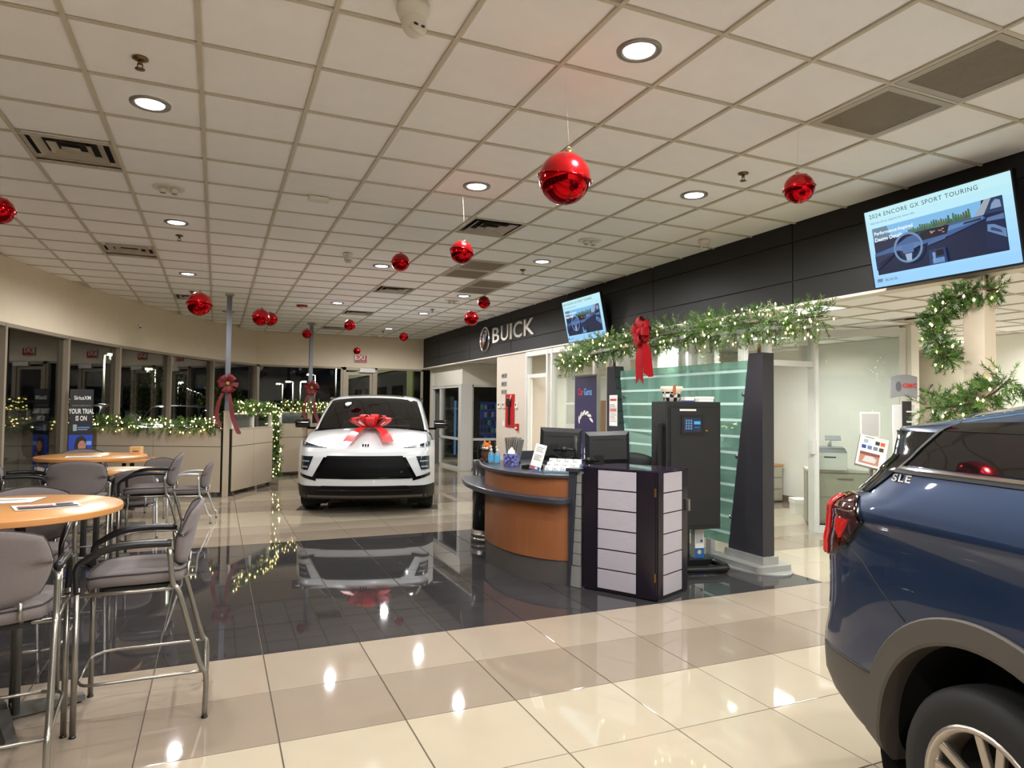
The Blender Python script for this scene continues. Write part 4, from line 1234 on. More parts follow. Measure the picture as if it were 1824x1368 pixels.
b = MB(); b.box(-.09, .09, -.055, .055, 0, .008); b.box(-.09, .09, -.055, -.047, .008, .035); b.box(-.09, .09, .047, .055, .008, .035); b.box(-.09, -.082, -.055, .055, .008, .035); b.box(.082, .09, -.055, .055, .008, .035); b.build('tray_body', M_BLK, t)
MB().box(-.07, .05, -.03, .03, .008, .028).build('note_block', M_BLK, t)
t = thing('counter_sign', 'slanted white counter sign in an acrylic holder', 'sign', (2.78, 5.80, ZD + .0115), radians(-62))
R = Matrix.Rotation(radians(-14), 4, 'X') @ Matrix.Rotation(radians(9), 4, 'Y')
MB().box(-.065, .065, -.002, .002, 0, .25, R).build('sign_sheet', M_PAPER, t)
lines = [(rect(-.045, .045 - .012 * (k % 2), .215 - .018 * k, .2205 - .018 * k), ink((120, 118, 116))) for k in range(3)] + [(rect(-.045, .045 - .01 * (k % 3), .14 - .014 * k, .145 - .014 * k), ink((125, 122, 120))) for k in range(4)] + [(rect(-.06, .06, .0, .035), ink((60, 80, 150))), (rect(-.05, -.01, .005, .03), ink((200, 60, 60))), (rect(.0, .03, .01, .03), ink((220, 210, 190)))]
art('print', t, R @ frame((0, -.0022, 0), (1, 0, 0), (0, 0, 1)), lines)
MB().box(-.065, .065, -.01, .06, -.0115, -.0055).build('holder_foot', M_CLEAR, t)
t = thing('card_rack', 'stepped rack full of white business cards', 'rack', (2.975, 5.60, ZD), radians(-50))
for r in range(3):
    b = MB().box(-.17, .17, -.06 + .05 * r, -.055 + .05 * r + .04, 0, .02 + .032 * r); b.build('step', M_CLEAR, t)
    for k in range(4):
        x = -.125 + k * .083
        R = Matrix.Translation((x, -.05 + .05 * r, .012 + .032 * r)) @ Matrix.Rotation(radians(-18), 4, 'X')
        c = MB().box(-.038, .038, 0, .008, 0, .05, R).build('card_stack', M_PAPER, t)
        art('print', c, R @ frame((0, -.0006, 0), (1, 0, 0), (0, 0, 1)), [(rect(-.03, -.005, .02, .03), ink((150, 150, 150))), (rect(-.03, .01, .01, .014), ink((120, 120, 120)))])
# two monitors on one arm post
t = thing('dual_monitor_mount', 'black dual monitor mount on a post behind the counter', 'monitor mount', (3.24, 5.82, ZD), radians(-30))
MB().tube([(0, 0, 0), (0, 0, .33)], .017, 12).build('post', M_BLK, t)
MB().box(-.05, .05, -.05, .05, 0, .02).build('clamp', M_BLK, t)
for s, zz in ((-1, .19), (1, .09)):
    MB().tube([(0, 0, zz), (s * .12, .02, zz + .01), (s * .22, .05, zz)], .014, 8).build('arm', M_BLK, t)
    MB().lathe([(.03, -.02), (.03, .03)], 14, c=(s * .12, .02, zz)).build('elbow', M_BLK, t)
    MB().box(s * .22 - .05, s * .22 + .05, .05, .07, zz - .05, zz + .05).build('mount_plate', M_BLK, t)
    pts = cr([(0, .02, zz - .05), (s * .07, -.01, zz - .075), (s * .16, .03, zz - .07), (s * .24, .05, zz - .04)], 5)
    MB().tube(pts, .004, 6).build('cable', M_ARM, t)
def monitor(x, y, z, a, lb, w=.50, hh=.30, badge=None, tilt=0):
    t = thing('monitor', lb, 'monitor', (x, y, z), a, 'computer monitors on the reception desk')
    R = Matrix.Rotation(radians(tilt), 4, 'Y')
    b = MB(); b.loft([[tuple(R @ Vector(p)) for p in [(-w / 2, .02, -hh / 2), (w / 2, .02, -hh / 2), (w / 2, .02, hh / 2), (-w / 2, .02, hh / 2)]], [tuple(R @ Vector(p)) for p in [(-w / 2, -.005, -hh / 2), (w / 2, -.005, -hh / 2), (w / 2, -.005, hh / 2), (-w / 2, -.005, hh / 2)]],
            [tuple(R @ Vector(p)) for p in [(-w * .42, -.03, -hh * .36), (w * .42, -.03, -hh * .36), (w * .42, -.03, hh * .38), (-w * .42, -.03, hh * .38)]]], closed=True, cap0=True, cap1=True)
    b.build('housing', mat('monitor_black', (26, 26, 28), .4), t)
    MB().box(-w * .47, w * .47, .02, .022, -hh * .45, hh * .45, R).build('screen', mat('screen_off_white', (160, 170, 180), .3, emit=(150, 165, 180), estr=.4), t)
    MB().box(-w * .32, w * .32, -.034, -.03, hh * .24, hh * .27, R).build('vent_slot', M_BLK, t)
    if badge:
        text('badge_lettering', badge, .026, mat('badge_silver', (170, 170, 170), .3, metal=.5), t, R @ frame((0, -.012, hh * .40), (1, 0, 0), (0, .0, 1)), .001, 'CENTER')
    return t
monitor(3.20, 6.07, 1.22, radians(-26), 'left black desktop monitor seen from behind with a brand lettering', .42, .33, 'ViewSonic', 2)
monitor(3.65, 5.91, 1.19, radians(-16), 'right black desktop monitor seen from behind', .46, .33, None, -2)
t = thing('web_camera', 'small blue lit webcam under the left monitor', 'camera', (3.30, 5.90, .985 + .08), 0)
MB().sphere((0, 0, 0), .018, 12, 8).build('camera_body', M_BLK, t); MB().sphere((0, -.014, 0), .009, 10, 8).build('camera_lens', glow((30, 60, 220), .8), t); MB().tube([(0, .01, -.01), (0, .03, -.07)], .005, 6).build('stalk', M_BLK, t)
t = thing('office_chair', 'black office chair back behind the right monitor', 'chair', (4.17, 6.24, 0), radians(-20))
b = MB()
cushion(b, lambda u, v, s: (sq(u, v, .3)[0] * .24, .0 + .05 * sq(u, v, .3)[0] ** 2 * -1 + (.035 if s > 0 else -.035) * (1 - .6 * max(abs(u), abs(v)) ** 4), .84 + sq(u, v, .3)[1] * .27))
b.build('backrest', M_SHELL, t, merge=True)
b = MB(); cushion(b, lambda u, v, s: (sq(u, v, .3)[0] * .25, .27 + sq(u, v, .3)[1] * .24, .47 + (.03 if s > 0 else -.04) * (1 - .6 * max(abs(u), abs(v)) ** 4))); b.build('seat', M_SHELL, t, merge=True)
MB().tube([(0, .2, .1), (0, .2, .44)], .03, 12).build('gas_column', M_BLK, t)
MB().tube([(0, .2, .42), (0, -.03, .45), (0, -.045, .7)], .02, 8).build('back_bar', M_BLK, t)
for k in range(5):
    a = 2 * pi * k / 5
    MB().tube([(0, .2, .10), (.28 * cos(a), .2 + .28 * sin(a), .06)], .02, 8).build('spoke', M_BLK, t)
    MB().lathe([(.0001, -.015), (.028, -.015), (.028, .015), (.0001, .015)], 12, c=(.28 * cos(a), .2 + .28 * sin(a), .028), axis='x').build('caster', M_BLK, t)

# ================================================================== SCREENS ON THE FASCIA
def annulus(cx, cy, r0, r1, n=28, a0=0, a1=2 * pi, ky=1.0):
    out = []
    for k in range(n):
        a = a0 + (a1 - a0) * k / n; c = a0 + (a1 - a0) * (k + 1) / n
        out.append([(cx + r0 * cos(a), cy + r0 * ky * sin(a)), (cx + r1 * cos(a), cy + r1 * ky * sin(a)), (cx + r1 * cos(c), cy + r1 * ky * sin(c)), (cx + r0 * cos(c), cy + r0 * ky * sin(c))])
    return out
def shield(cx, cy, s, slant=0.25):
    pts = [(-.5, .6), (.5, .6), (.5, -.05), (.25, -.5), (0, -.7), (-.25, -.5), (-.5, -.05)]
    return [(cx + (x + slant * y) * s * .62, cy + y * s) for x, y in pts]
TVW, TVH = 1.20, .68
def screen_art():
    G = lambda r, g, b: glow((r, g, b), .95)
    S = []
    for k in range(8):
        f = k / 7
        S.append((rect(.012, TVW - .012, .012 + (TVH - .024) * k / 8, .012 + (TVH - .024) * (k + 1) / 8), G(int(150 + 36 * f), int(203 + 26 * f), int(250 - 14 * f))))
    x0, x1, y0, y1 = .062, 1.115, .115, .515
    W = x1 - x0; H = y1 - y0
    def q(*p): return [(x0 + a * W, y0 + b * H) for a, b in p]
    S.append((rect(x0, x1, y0, y1), G(22, 32, 62)))
    S.append((q((.12, .74), (.84, .70), (.86, 1), (.10, 1)), G(120, 178, 222)))
    S.append((q((.0, .70), (.16, .74), (.13, 1), (0, 1)), G(92, 124, 150)))
    rnd = random.Random(3)
    for k in range(26):
        a = .30 + .48 * k / 26; hgt = .03 + .10 * rnd.random() * (.4 + k / 26)
        S.append((q((a, .72), (a + .022, .72), (a + .016, .76 + hgt), (a + .004, .77 + hgt)), G(52 + rnd.randint(0, 30), 84 + rnd.randint(0, 26), 66)))
    S.append((q((.80, .72), (.87, .73), (.93, 1), (.885, 1)), G(150, 160, 172)))
    S.append((q((.87, .73), (1, .72), (1, 1), (.93, 1)), G(40, 58, 92)))
    S.append((q((.915, .80), (.99, .80), (.985, .93), (.955, .96), (.93, .90)), G(128, 150, 182)))
    S.append((q((.0, .46), (.18, .54), (.30, .66), (.60, .72), (.86, .73), (.88, .66), (.62, .50), (.40, .44), (.20, .42), (.0, .38)), G(62, 92, 140)))
    S.append((q((.56, .58), (.86, .66), (.86, .70), (.60, .68)), G(92, 128, 176)))
    S.append((q((.72, .64), (.85, .655), (.85, .69), (.73, .675)), G(34, 40, 62)))
    S.append((q((.44, .40), (.58, .46), (.60, .53), (.46, .48)), G(74, 100, 146)))
    S.append((q((.86, .10), (1, .02), (1, .72), (.88, .66)), G(26, 38, 70)))
    S.append((q((.88, .42), (1, .24), (1, .40), (.93, .52), (.885, .54)), G(98, 128, 168)))
    S.append((q((.90, .43), (.98, .33), (.965, .40), (.91, .48)), G(46, 66, 108)))
    S.append((q((.88, .60), (1, .58), (1, .68), (.89, .66)), G(86, 112, 156)))
    S.append((q((.0, .10), (.10, .26), (.17, .38), (.14, .42), (0, .40)), G(30, 44, 80)))
    S.append((q((.02, .17), (.12, .28), (.16, .36), (.12, .36), (.04, .26)), G(16, 22, 44)))
    S.append((q((.385, .52), (.385, .66), (.42, .69), (.60, .72), (.625, .70), (.60, .55)), G(12, 16, 34)))
    for k in range(9):
        a = .47 + .10 * rnd.random(); c = .58 + .08 * rnd.random()
        S.append((q((a, c), (a + .018, c), (a + .018, c + .018), (a, c + .018)), G(150 + rnd.randint(0, 60), 130, 120)))
    S.append((q((.44, .0), (.58, .0), (.575, .30), (.45, .30)), G(36, 56, 98)))
    S.append((q((.47, .02), (.56, .02), (.56, .12), (.47, .12)), G(98, 140, 190)))
    S.append((q((.478, .05), (.492, .05), (.497, .24), (.474, .24)), G(120, 150, 190)))
    S.append((q((.505, .16), (.56, .16), (.56, .27), (.505, .27)), G(10, 14, 30)))
    cx, cy = x0 + .295 * W, y0 + .45 * H
    for qd in annulus(cx, cy, .108, .127, 30, ky=.98): S.append((qd, G(104, 132, 168)))
    S.append(([(cx - .045, cy - .045), (cx + .045, cy - .045), (cx + .055, cy + .03), (cx - .055, cy + .03)], G(78, 108, 158)))
    S.append(([(cx - .112, cy + .0), (cx - .05, cy - .02), (cx - .05, cy + .03), (cx - .112, cy + .025)], G(88, 116, 160)))
    S.append(([(cx + .112, cy + .0), (cx + .05, cy - .02), (cx + .05, cy + .03), (cx + .112, cy + .025)], G(88, 116, 160)))
    S.append(([(cx - .02, cy - .11), (cx + .02, cy - .11), (cx + .03, cy - .05), (cx - .03, cy - .05)], G(150, 172, 200)))
    # tri-shield mark
    for k in range(3): S.append((shield(.068 + .017 * k, .066, .026, .2), G(100, 120, 150)))
    return S
def screen(yl, zb, lb):
    """wall screen tilted forward; yl = viewer's left edge"""
    t = thing('wall_screen', lb, 'television', (5.25, yl, zb), 0, 'tilted screens on the dark fascia')
    M = frame((0, 0, 0), (0, -1, 0), (-.203, 0, .979))
    R = Matrix.Identity(4)
    b = MB().box(0, TVW, 0, TVH, -.045, -.001, M); b.build('bezel', M_BLK, t)
    art('screen_image', t, M, screen_art(), .00025)
    K = glow((58, 74, 92), .9); Wt = glow((235, 242, 246), 1.0); K2 = glow((110, 130, 150), .9)
    text('title_lettering', '2024 ENCORE GX SPORT TOURING', .050, K, t, M @ Matrix.Translation((.062, .590, .016)), .0002, spacing=1.16)
    text('subtitle_lettering', 'Ask one of our experts for more info.', .026, K2, t, M @ Matrix.Translation((.066, .545, .016)), .0002)
    text('caption_lettering', 'Performance-Inspired', .040, Wt, t, M @ Matrix.Translation((.085, .445, .016)), .0002, bold=.0006)
    text('caption_lettering', 'Design Details', .044, Wt, t, M @ Matrix.Translation((.085, .390, .016)), .0002, bold=.0008)
    text('logo_lettering', 'BUICK', .030, glow((80, 98, 124), .9), t, M @ Matrix.Translation((.125, .048, .016)), .0002, xs=1.35)
    MB().box(-.02, .10, -.78, -.42, .22, .46).build('wall_bracket', M_BLK, t)
    return t
screen(4.109, 2.652, 'big tilted wall screen at the right edge showing a car interior')
screen(9.71, 2.640, 'smaller-looking tilted wall screen above the garland end')

# ================================================================== BRAND LETTERS AND EMBLEM
M_CHROME = mat('chrome', (214, 210, 204), 0.12, metal=1.0, var=.02)
M_BRUSHL = mat('brushed_letter', (204, 198, 188), 0.30, metal=0.6, var=.05)
t = thing('wall_lettering', 'raised brushed metal BUICK letters on the dark fascia', 'sign', (XF - .012, 13.27, 2.945))
Mx = frame((0, 0, 0), (0, -1, 0), (0, 0, 1))
widths = [('B', 0), ('U', .47), ('I', .93), ('C', 1.10), ('K', 1.60)]
for ch, off in widths:
    me = text_mesh(ch, .44, .012, 'LEFT', .004)
    xs_ = [v.co.x for v in me.vertices]; w0 = min(xs_); ws = max(xs_) - w0
    zmin = min(v.co.y for v in me.vertices); zh = max(v.co.y for v in me.vertices) - zmin
    tw = {'B': .37, 'U': .38, 'I': .10, 'C': .42, 'K': .46}[ch]
    for v in me.vertices: v.co.x = (v.co.x - w0) * tw / ws; v.co.y = (v.co.y - zmin) * .315 / zh
    me.materials.clear(); me.materials.append(M_BRUSHL)
    o = link('letter', me, t); o.matrix_local = Mx @ Matrix.Translation((off, 0, 0))
t = thing('tri_shield_emblem', 'round chrome ring emblem with three shields left of the letters', 'emblem', (XF - .02, 13.70, 3.06))
b = MB(); n = 40
b.tube([(0, .255 * cos(2 * pi * k / n), .255 * sin(2 * pi * k / n)) for k in range(n)], .026, 10, closed=True)
b.build('ring', M_CHROME, t)
for k, (dy, dz) in enumerate([(-.11, -.07), (0, .0), (.11, .07)]):
    pts = shield(dy, dz, .20, .1)
    b = MB().prism(pts, .004 + .010 * k, .024 + .012 * k, lambda a, c, h: (-h, -a, c))
    sh_ = b.build('shield', M_CHROME, t, bevel=.006)
    ins = shield(dy, dz, .14, .1)
    MB().prism(ins, .024 + .012 * k, .028 + .012 * k, lambda a, c, h: (-h, -a, c)).build('shield_field', [mat('enamel_red', (120, 20, 28), .2), mat('enamel_silver', (150, 150, 150), .2, metal=.8), mat('enamel_blue', (40, 60, 120), .2)][k], sh_)
MB().lathe([(.245, -.002), (.245, .006)], 40, axis='x').build('backplate', M_FASC, t)

# ================================================================== EXIT SIGN AND WALL BITS
t = thing('exit_sign', 'red and white EXIT sign above the far glass door', 'sign', (3.585, YB - .05, 2.77))
MB().box(-.17, .17, 0, .045, 0, .22).build('housing', mat('exit_housing', (190, 184, 172), .5), t, bevel=.006)
Mx = frame((0, 0, 0), (1, 0, 0), (0, 0, 1))
art('face', t, Mx, [(rect(-.16, .16, .012, .208), mat('exit_red', (176, 48, 50), .4))])
text('exit_lettering', 'EXIT', .20, mat('exit_white', (236, 214, 204), .4), t, Mx @ Matrix.Translation((.03, .032, .002)), .001, 'CENTER', .004)
art('arrow', t, Mx @ Matrix.Translation((0, 0, .002)), [([(-.155, .11), (-.12, .15), (-.12, .07)], mat('exit_white', (236, 214, 204), .4))])
t = thing('wall_switch', 'tiny white switch plate on the curved wall', 'switch', arc(157.2, ARC_R - .012, 3.02), radians(67))
MB().box(-.05, .05, -.01, .01, -.06, .06).build('plate', M_PLW, t, bevel=.003); MB().box(-.03, .03, -.014, -.01, -.01, .012).build('slot', M_BLK, t)
XW = 5.39
M_SGREY = mat('sign_grey', (128, 128, 126), .45)
for k, (z, wd, lb) in enumerate([(2.23, 'RESTROOMS', 'top grey direction sign on the white pier'), (2.065, 'SALES', 'middle grey direction sign on the white pier'), (1.90, 'SERVICE', 'lowest grey direction sign on the white pier')]):
    t = thing('direction_sign', lb, 'sign', (XW - .004, 12.72, z), 0, 'grey direction signs')
    MB().box(-.004, .004, -.13, .13, -.045, .045).build('plate', M_SGREY, t)
    Mx = frame((-.0045, .11, -.02), (0, -1, 0), (0, 0, 1))
    art('lettering_bar', t, Mx, [(rect(.01, .11 - .02 * k, .006, .036), ink((44, 44, 44))), ([(.19, .0), (.215, .02), (.19, .04), (.175, .04), (.19, .025), (.165, .025), (.165, .015), (.19, .015)], ink((44, 44, 44)))])
t = thing('alarm_board', 'red wall board with a black strapped device on the white pier', 'safety board', (XW - .01, 12.39, 1.19))
MB().box(-.01, .01, -.215, .215, 0, .66).build('board', mat('safety_red', (176, 26, 30), .4), t, bevel=.004)
MB().box(-.05, -.01, -.08, .09, .42, .58).build('device_head', M_BLK, t, bevel=.01); MB().box(-.035, -.01, -.03, .035, .05, .44).build('device_body', M_BLK, t, bevel=.006)
MB().tube([(-.03, -.12, .64), (-.04, -.06, .50)], .008, 6).build('tag_strap', M_PLW, t)
t = thing('pull_station', 'small red fire alarm pull station on the white pier', 'fire alarm', (XW - .018, 12.02, 1.14))
MB().box(-.02, .018, -.06, .06, 0, .13).build('housing', mat('safety_red', (176, 26, 30), .4), t, bevel=.005); MB().box(-.03, -.02, -.035, .035, .03, .065).build('handle', M_PLW, t)
for y, w, lb in [(12.94, .14, 'white wall controller left of the red board'), (12.70, .10, 'thermostat with a dark display beside the red board'), (12.07, .10, 'white strobe box right of the red board')]:
    t = thing('thermostat', lb, 'thermostat', (XW - .016, y, 1.57), 0, 'white control boxes on the pier')
    MB().box(-.016, .016, -w / 2, w / 2, 0, .12).build('housing', M_PLW, t, bevel=.004)
    MB().box(-.018, -.016, -w / 4, w / 4, .05, .09).build('display', mat('lcd_dark', (60, 64, 58), .3), t)
t = thing('wall_outlet', 'white outlet plate low on the white pier', 'outlet', (XW - .005, 12.72, 1.2)); MB().box(-.005, .005, -.04, .04, 0, .11).build('plate', M_PLW, t); MB().box(-.007, -.005, -.015, .015, .03, .08).build('socket', M_OFFW, t)
t = thing('hanging_sign', 'small tan sign hanging from the hall ceiling', 'sign', (5.98, 13.6, 2.27)); MB().box(-.01, .01, -.17, .17, 0, .24).build('board', mat('kraft_tan2', (205, 176, 130), .6), t)
for y in (-.12, .12): MB().tube([(0, y, .24), (0, y, .385)], .004, 6).build('hanger', M_STEEL, t)

# ================================================================== ROLL-UP BANNER
t = thing('rollup_banner', 'dark purple roll-up banner with CarGurus lettering behind the desk', 'banner', (5.22, 9.10, 0), radians(0))
M_BAN = mat('banner_purple', (44, 36, 74), .5, var=.03)
MB().box(-.003, .003, -.33, .33, .06, 2.08).build('banner_sheet', M_BAN, t)
MB().box(-.012, .012, -.34, .34, 2.07, 2.10).build('top_bar', M_STEEL, t); MB().box(-.10, .10, -.35, .35, 0, .07).build('base_case', M_STEEL, t, bevel=.01)
MB().tube([(.03, 0, .05), (.03, 0, 2.08)], .012, 8).build('support_pole', M_STEEL, t)
F = frame((-.004, .33, 0), (0, -1, 0), (0, 0, 1))
text('logo_lettering', 'Car', .15, ink((214, 40, 60)), t, F @ Matrix.Translation((.11, 1.76, .002)), .001, xs=.68, bold=.002)
text('logo_lettering', 'Gurus', .15, ink((110, 170, 225)), t, F @ Matrix.Translation((.295, 1.76, .002)), .001, xs=.64, bold=.002)
leafs = []
for k in range(6):
    a = radians(150 - 24 * k); cx, cy = .34 + .21 * cos(a), 1.30 + .21 * sin(a)
    th = a - radians(60)
    leafs.append(([(cx + (u * cos(th) - v * sin(th)) * 1.0, cy + u * sin(th) + v * cos(th)) for u, v in [(-.07, 0), (-.03, .028), (.03, .03), (.075, .0), (.03, -.012), (-.03, -.015)]], ink((225, 222, 215))))
art('laurel', t, F @ Matrix.Translation((0, 0, .002)), leafs)
RT = Matrix.Rotation(radians(90), 4, 'Z')
text('vertical_lettering', 'TOP RATED', .20, ink((96, 160, 225)), t, F @ Matrix.Translation((.28, .05, .002)) @ RT, .001, bold=.003)
text('vertical_lettering', 'DEALER', .24, ink((226, 224, 220)), t, F @ Matrix.Translation((.53, .18, .002)) @ RT, .001, bold=.004)

# ================================================================== STANDEE BY THE WINDOWS
t = thing('floor_standee', 'narrow black standee reading SiriusXM beside the windows', 'standee', (-1.93, 12.35, 0), radians(12))
SW, SH = .31, 1.80
MB().box(-SW / 2, SW / 2, -.008, .008, .03, SH).build('panel', M_BLK, t); MB().box(-SW / 2, SW / 2, -.14, .14, 0, .035).build('foot', M_BLK, t)
F = frame((-SW / 2, -.0085, 0), (1, 0, 0), (0, 0, 1))
shp = [(rect(.0, SW, .55, 1.09), ink((24, 62, 172))), ([(.06, .58), (.09, .80), (.07, .92), (.10, 1.04), (.17, 1.08), (.23, 1.02), (.24, .88), (.22, .72), (.26, .58)], ink((28, 20, 22))), (circ(.175, .915, .052, 18, .085), ink((186, 128, 104))),
       ([(.17, .60), (.21, .62), (.25, .76), (.23, .82), (.19, .76), (.16, .68)], ink((190, 132, 108))), (rect(.15, .20, .868, .876), ink((140, 60, 56))), (rect(.15, .165, .935, .943), ink((40, 26, 22))), (rect(.187, .202, .935, .943), ink((40, 26, 22))),
       (rect(.23, .30, .93, .99), ink((120, 160, 226))), (rect(.05, .10, 1.15, 1.25), ink((150, 170, 170))), (rect(.11, .27, 1.19, 1.215), ink((70, 130, 200))), (rect(.11, .24, 1.165, 1.175), ink((190, 190, 190)))]
art('print', t, F, shp)
Wi = ink((232, 230, 226))
text('lettering', 'SiriusXM', .085, Wi, t, F @ Matrix.Translation((SW / 2 + .01, 1.62, .006)), .0005, 'CENTER', .0012, xs=.72)
text('lettering', 'Get Closer to What Moves You', .03, ink((170, 168, 164)), t, F @ Matrix.Translation((SW / 2, 1.53, .006)), .0004, 'CENTER', xs=.62)
text('lettering', 'YOUR TRIAL', .105, Wi, t, F @ Matrix.Translation((SW / 2, 1.40, .006)), .0005, 'CENTER', .003, xs=.56)
text('lettering', 'IS ON', .105, Wi, t, F @ Matrix.Translation((SW / 2, 1.29, .006)), .0005, 'CENTER', .003, xs=.56)

# ================================================================== RIGHT SIDE: OFFICE FURNITURE, STANDS
COLR = struct(MB().box(5.36, 5.50, 3.26, 3.42, 0, H_SOFF - .025).build('trim_8', mat('column_cream', (204, 190, 168), .6, var=.02), bevel=.004))
t = thing('lateral_file', 'grey-beige lateral filing cabinet behind the angled office glass', 'cabinet', (7.92, 6.68, 0), radians(-42))
M_FILE = mat('file_beige', (168, 164, 146), .45)
MB().box(-.48, .48, 0, .45, .03, .74).build('body', M_FILE, t)
for z in (.06, .40):
    dr_ = MB().box(-.47, .47, -.012, 0, z, z + .325).build('drawer', M_FILE, t, bevel=.003); MB().box(-.10, .10, -.02, -.012, z + .24, z + .262).build('handle', M_STEEL, dr_)
MB().box(-.49, .49, -.02, .46, .74, .775).build('top', mat('file_top', (196, 192, 180), .35), t, bevel=.003); MB().box(-.46, .46, .02, .42, 0, .03).build('base', M_BLK, t)
t = thing('laser_printer', 'white and grey laser printer on the filing cabinet', 'printer', (7.84, 6.86, .775), radians(-42))
MB().box(-.20, .20, -.18, .2, 0, .24).build('body', mat('printer_white', (212, 212, 204), .4), t, bevel=.01)
b = MB(); b.loft([[(-.20, -.18, .24), (.20, -.18, .24), (.20, .2, .24), (-.20, .2, .24)], [(-.16, -.10, .30), (.18, -.10, .30), (.18, .18, .31), (-.16, .18, .31)]], closed=True, cap1=True); b.build('scan_lid', mat('printer_grey', (120, 122, 122), .4), t)
b = MB(); b.box(-.06, .14, -.215, -.205, .0, .09, Matrix.Translation((0, .06, .245)) @ Matrix.Rotation(radians(-50), 4, 'X')); b.build('control_panel', mat('printer_screen', (150, 156, 158), .2), t)
MB().box(-.09, .06, -.185, -.178, .17, .185).build('paper_slot', M_BLK, t)
t = thing('photo_strip', 'small dark framed photo strip left of the printer', 'picture', (7.48, 6.82, .775), radians(-42))
MB().box(-.05, .05, -.006, .006, 0, .17).build('board', M_BLK, t)
art('print', t, frame((-.05, -.0065, 0), (1, 0, 0), (0, 0, 1)), [(rect(.015, .05, .02 + .05 * k, .055 + .05 * k), ink((210, 205, 200))) for k in range(3)] + [(rect(.06, .09, .03 + .05 * k, .05 + .05 * k), ink((170, 165, 160))) for k in range(3)])
t = thing('bottle', 'small bottle on the printer', 'bottle', (7.98, 6.98, 1.085)); MB().lathe([(.0001, 0), (.025, 0), (.025, .07), (.01, .09), (.01, .11), (.0001, .112)], 14).build('body', M_PLW, t); MB().lathe([(.012, .10), (.012, .12), (.0001, .121)], 12).build('cap', ink((200, 190, 90)), t)
t = thing('drawer_pedestal', 'grey drawer pedestal inside the white office doorway', 'cabinet', (8.80, 9.15, 0), radians(0))
MB().box(-.22, .22, -.27, .27, .02, .62).build('body', M_FILE, t)
for z in (.04, .24, .44): MB().box(-.20, .20, -.285, -.27, z, z + .17).build('drawer', M_FILE, t)
MB().box(-.24, .24, -.29, .29, .62, .65).build('top', M_MAPLE, t)
t = thing('storage_box', 'white storage box on the floor inside the office door', 'box', (8.32, 7.72, 0), radians(-30)); MB().box(-.2, .2, -.15, .15, 0, .20).build('carton', M_PAPER, t); MB().box(-.21, .21, -.16, .16, .17, .235).build('lid', M_PAPER, t); 
t = thing('wood_credenza', 'orange wooden credenza inside the banner office', 'cabinet', (6.35, 9.7, 0), 0)
MB().box(-.35, .35, -.25, .25, 0, 1.72).build('body', M_MAPLE, t); 
for s in (-1, 1): MB().box(s * .175 - .165, s * .175 + .165, -.265, -.25, .05, 1.68).build('door', M_MAPLE, t, bevel=.003)
t = thing('potted_plant', 'leafy green office plant seen through the green glass', 'plant', (5.86, 7.05, 0))
MB().lathe([(.0001, 0), (.12, 0), (.16, .28), (.15, .28), (.14, .25), (.0001, .25)], 20).build('pot', mat('pot_white', (200, 200, 195), .4), t)
rnd = random.Random(8); M_LEAF = mat('leaf_green', (52, 98, 46), .45, var=.2, vscale=12)
for k in range(16):
    a = rnd.random() * 2 * pi; zz = .5 + .85 * k / 16; L = .22 + .08 * rnd.random(); tl = .15 + .25 * rnd.random()
    b = MB(); b.smooth = True
    R = Matrix.Translation((.03 * cos(a), .03 * sin(a), zz)) @ Matrix.Rotation(a, 4, 'Z')
    b.loft([[tuple(R @ Vector((L * u, s * .055 * sin(pi * min(1, u + .02)) ** .8, tl * u - .30 * u * u + .02 * abs(s)))) for s in (-1, 0, 1)] for u in (0.02, .2, .4, .6, .8, 1.0)])
    b.build('leaf', M_LEAF, t)
MB().tube([(0, 0, .2), (.01, .01, .8), (0, 0, 1.4)], .012, 8).build('stem', mat('stem_green', (70, 84, 44), .6), t)
# pylon with grey header
t = thing('info_pylon', 'slim white information pylon with a grey GMC header', 'stand', (6.86, 5.03, 0), radians(-36))
b = MB(); b.rbox(-.11, .11, -.02, .02, 0, 1.66, .01); b.build('post', mat('pylon_white', (206, 206, 204), .4), t)
b = MB(); hp = [(-.13, 0)] + [(-.13 + .26 * k / 10, .235 + .025 * sin(pi * k / 10)) for k in range(11)] + [(.13, 0)] + [(.13 - .26 * k / 10, .0 + .025 * sin(pi * k / 10)) for k in range(1, 10)]
b.prism(hp, -.03, .03, lambda a, c, h: (a, h, 1.73 + c)); b.build('header', mat('pylon_grey', (132, 132, 134), .4), t)
F = frame((-.13, -.031, 1.73), (1, 0, 0), (0, 0, 1))
art('globe_mark', t, F, [(circ(.075, .13, .03, 16, .055), ink((90, 90, 96)))])
text('header_lettering', 'GMC', .065, ink((196, 50, 44)), t, F @ Matrix.Translation((.185, .105, .001)), .001, 'CENTER', .002)
MB().box(-.02, .07, -.032, -.02, .5, 1.70).build('slot_strip', M_BLK, t)
for k in range(9): MB().box(.02, .09, -.05, -.03, .70 + .11 * k, .715 + .11 * k).build('shelf_tab', M_PLW, t)
t = thing('literature_frame', 'white framed notice beside the pylon', 'sign', (6.58, 5.22, 0), radians(-36))
MB().box(-.10, .10, -.008, .008, 1.30, 1.58).build('frame', M_ALUW, t); MB().box(-.085, .085, -.010, -.008, 1.32, 1.56).build('sheet', mat('notice_grey', (176, 174, 172), .4), t); MB().tube([(0, .01, 0), (0, .01, 1.3)], .012, 8).build('pole', M_STEEL, t); MB().box(-.14, .14, -.12, .12, 0, .012).build('foot', M_STEEL, t)
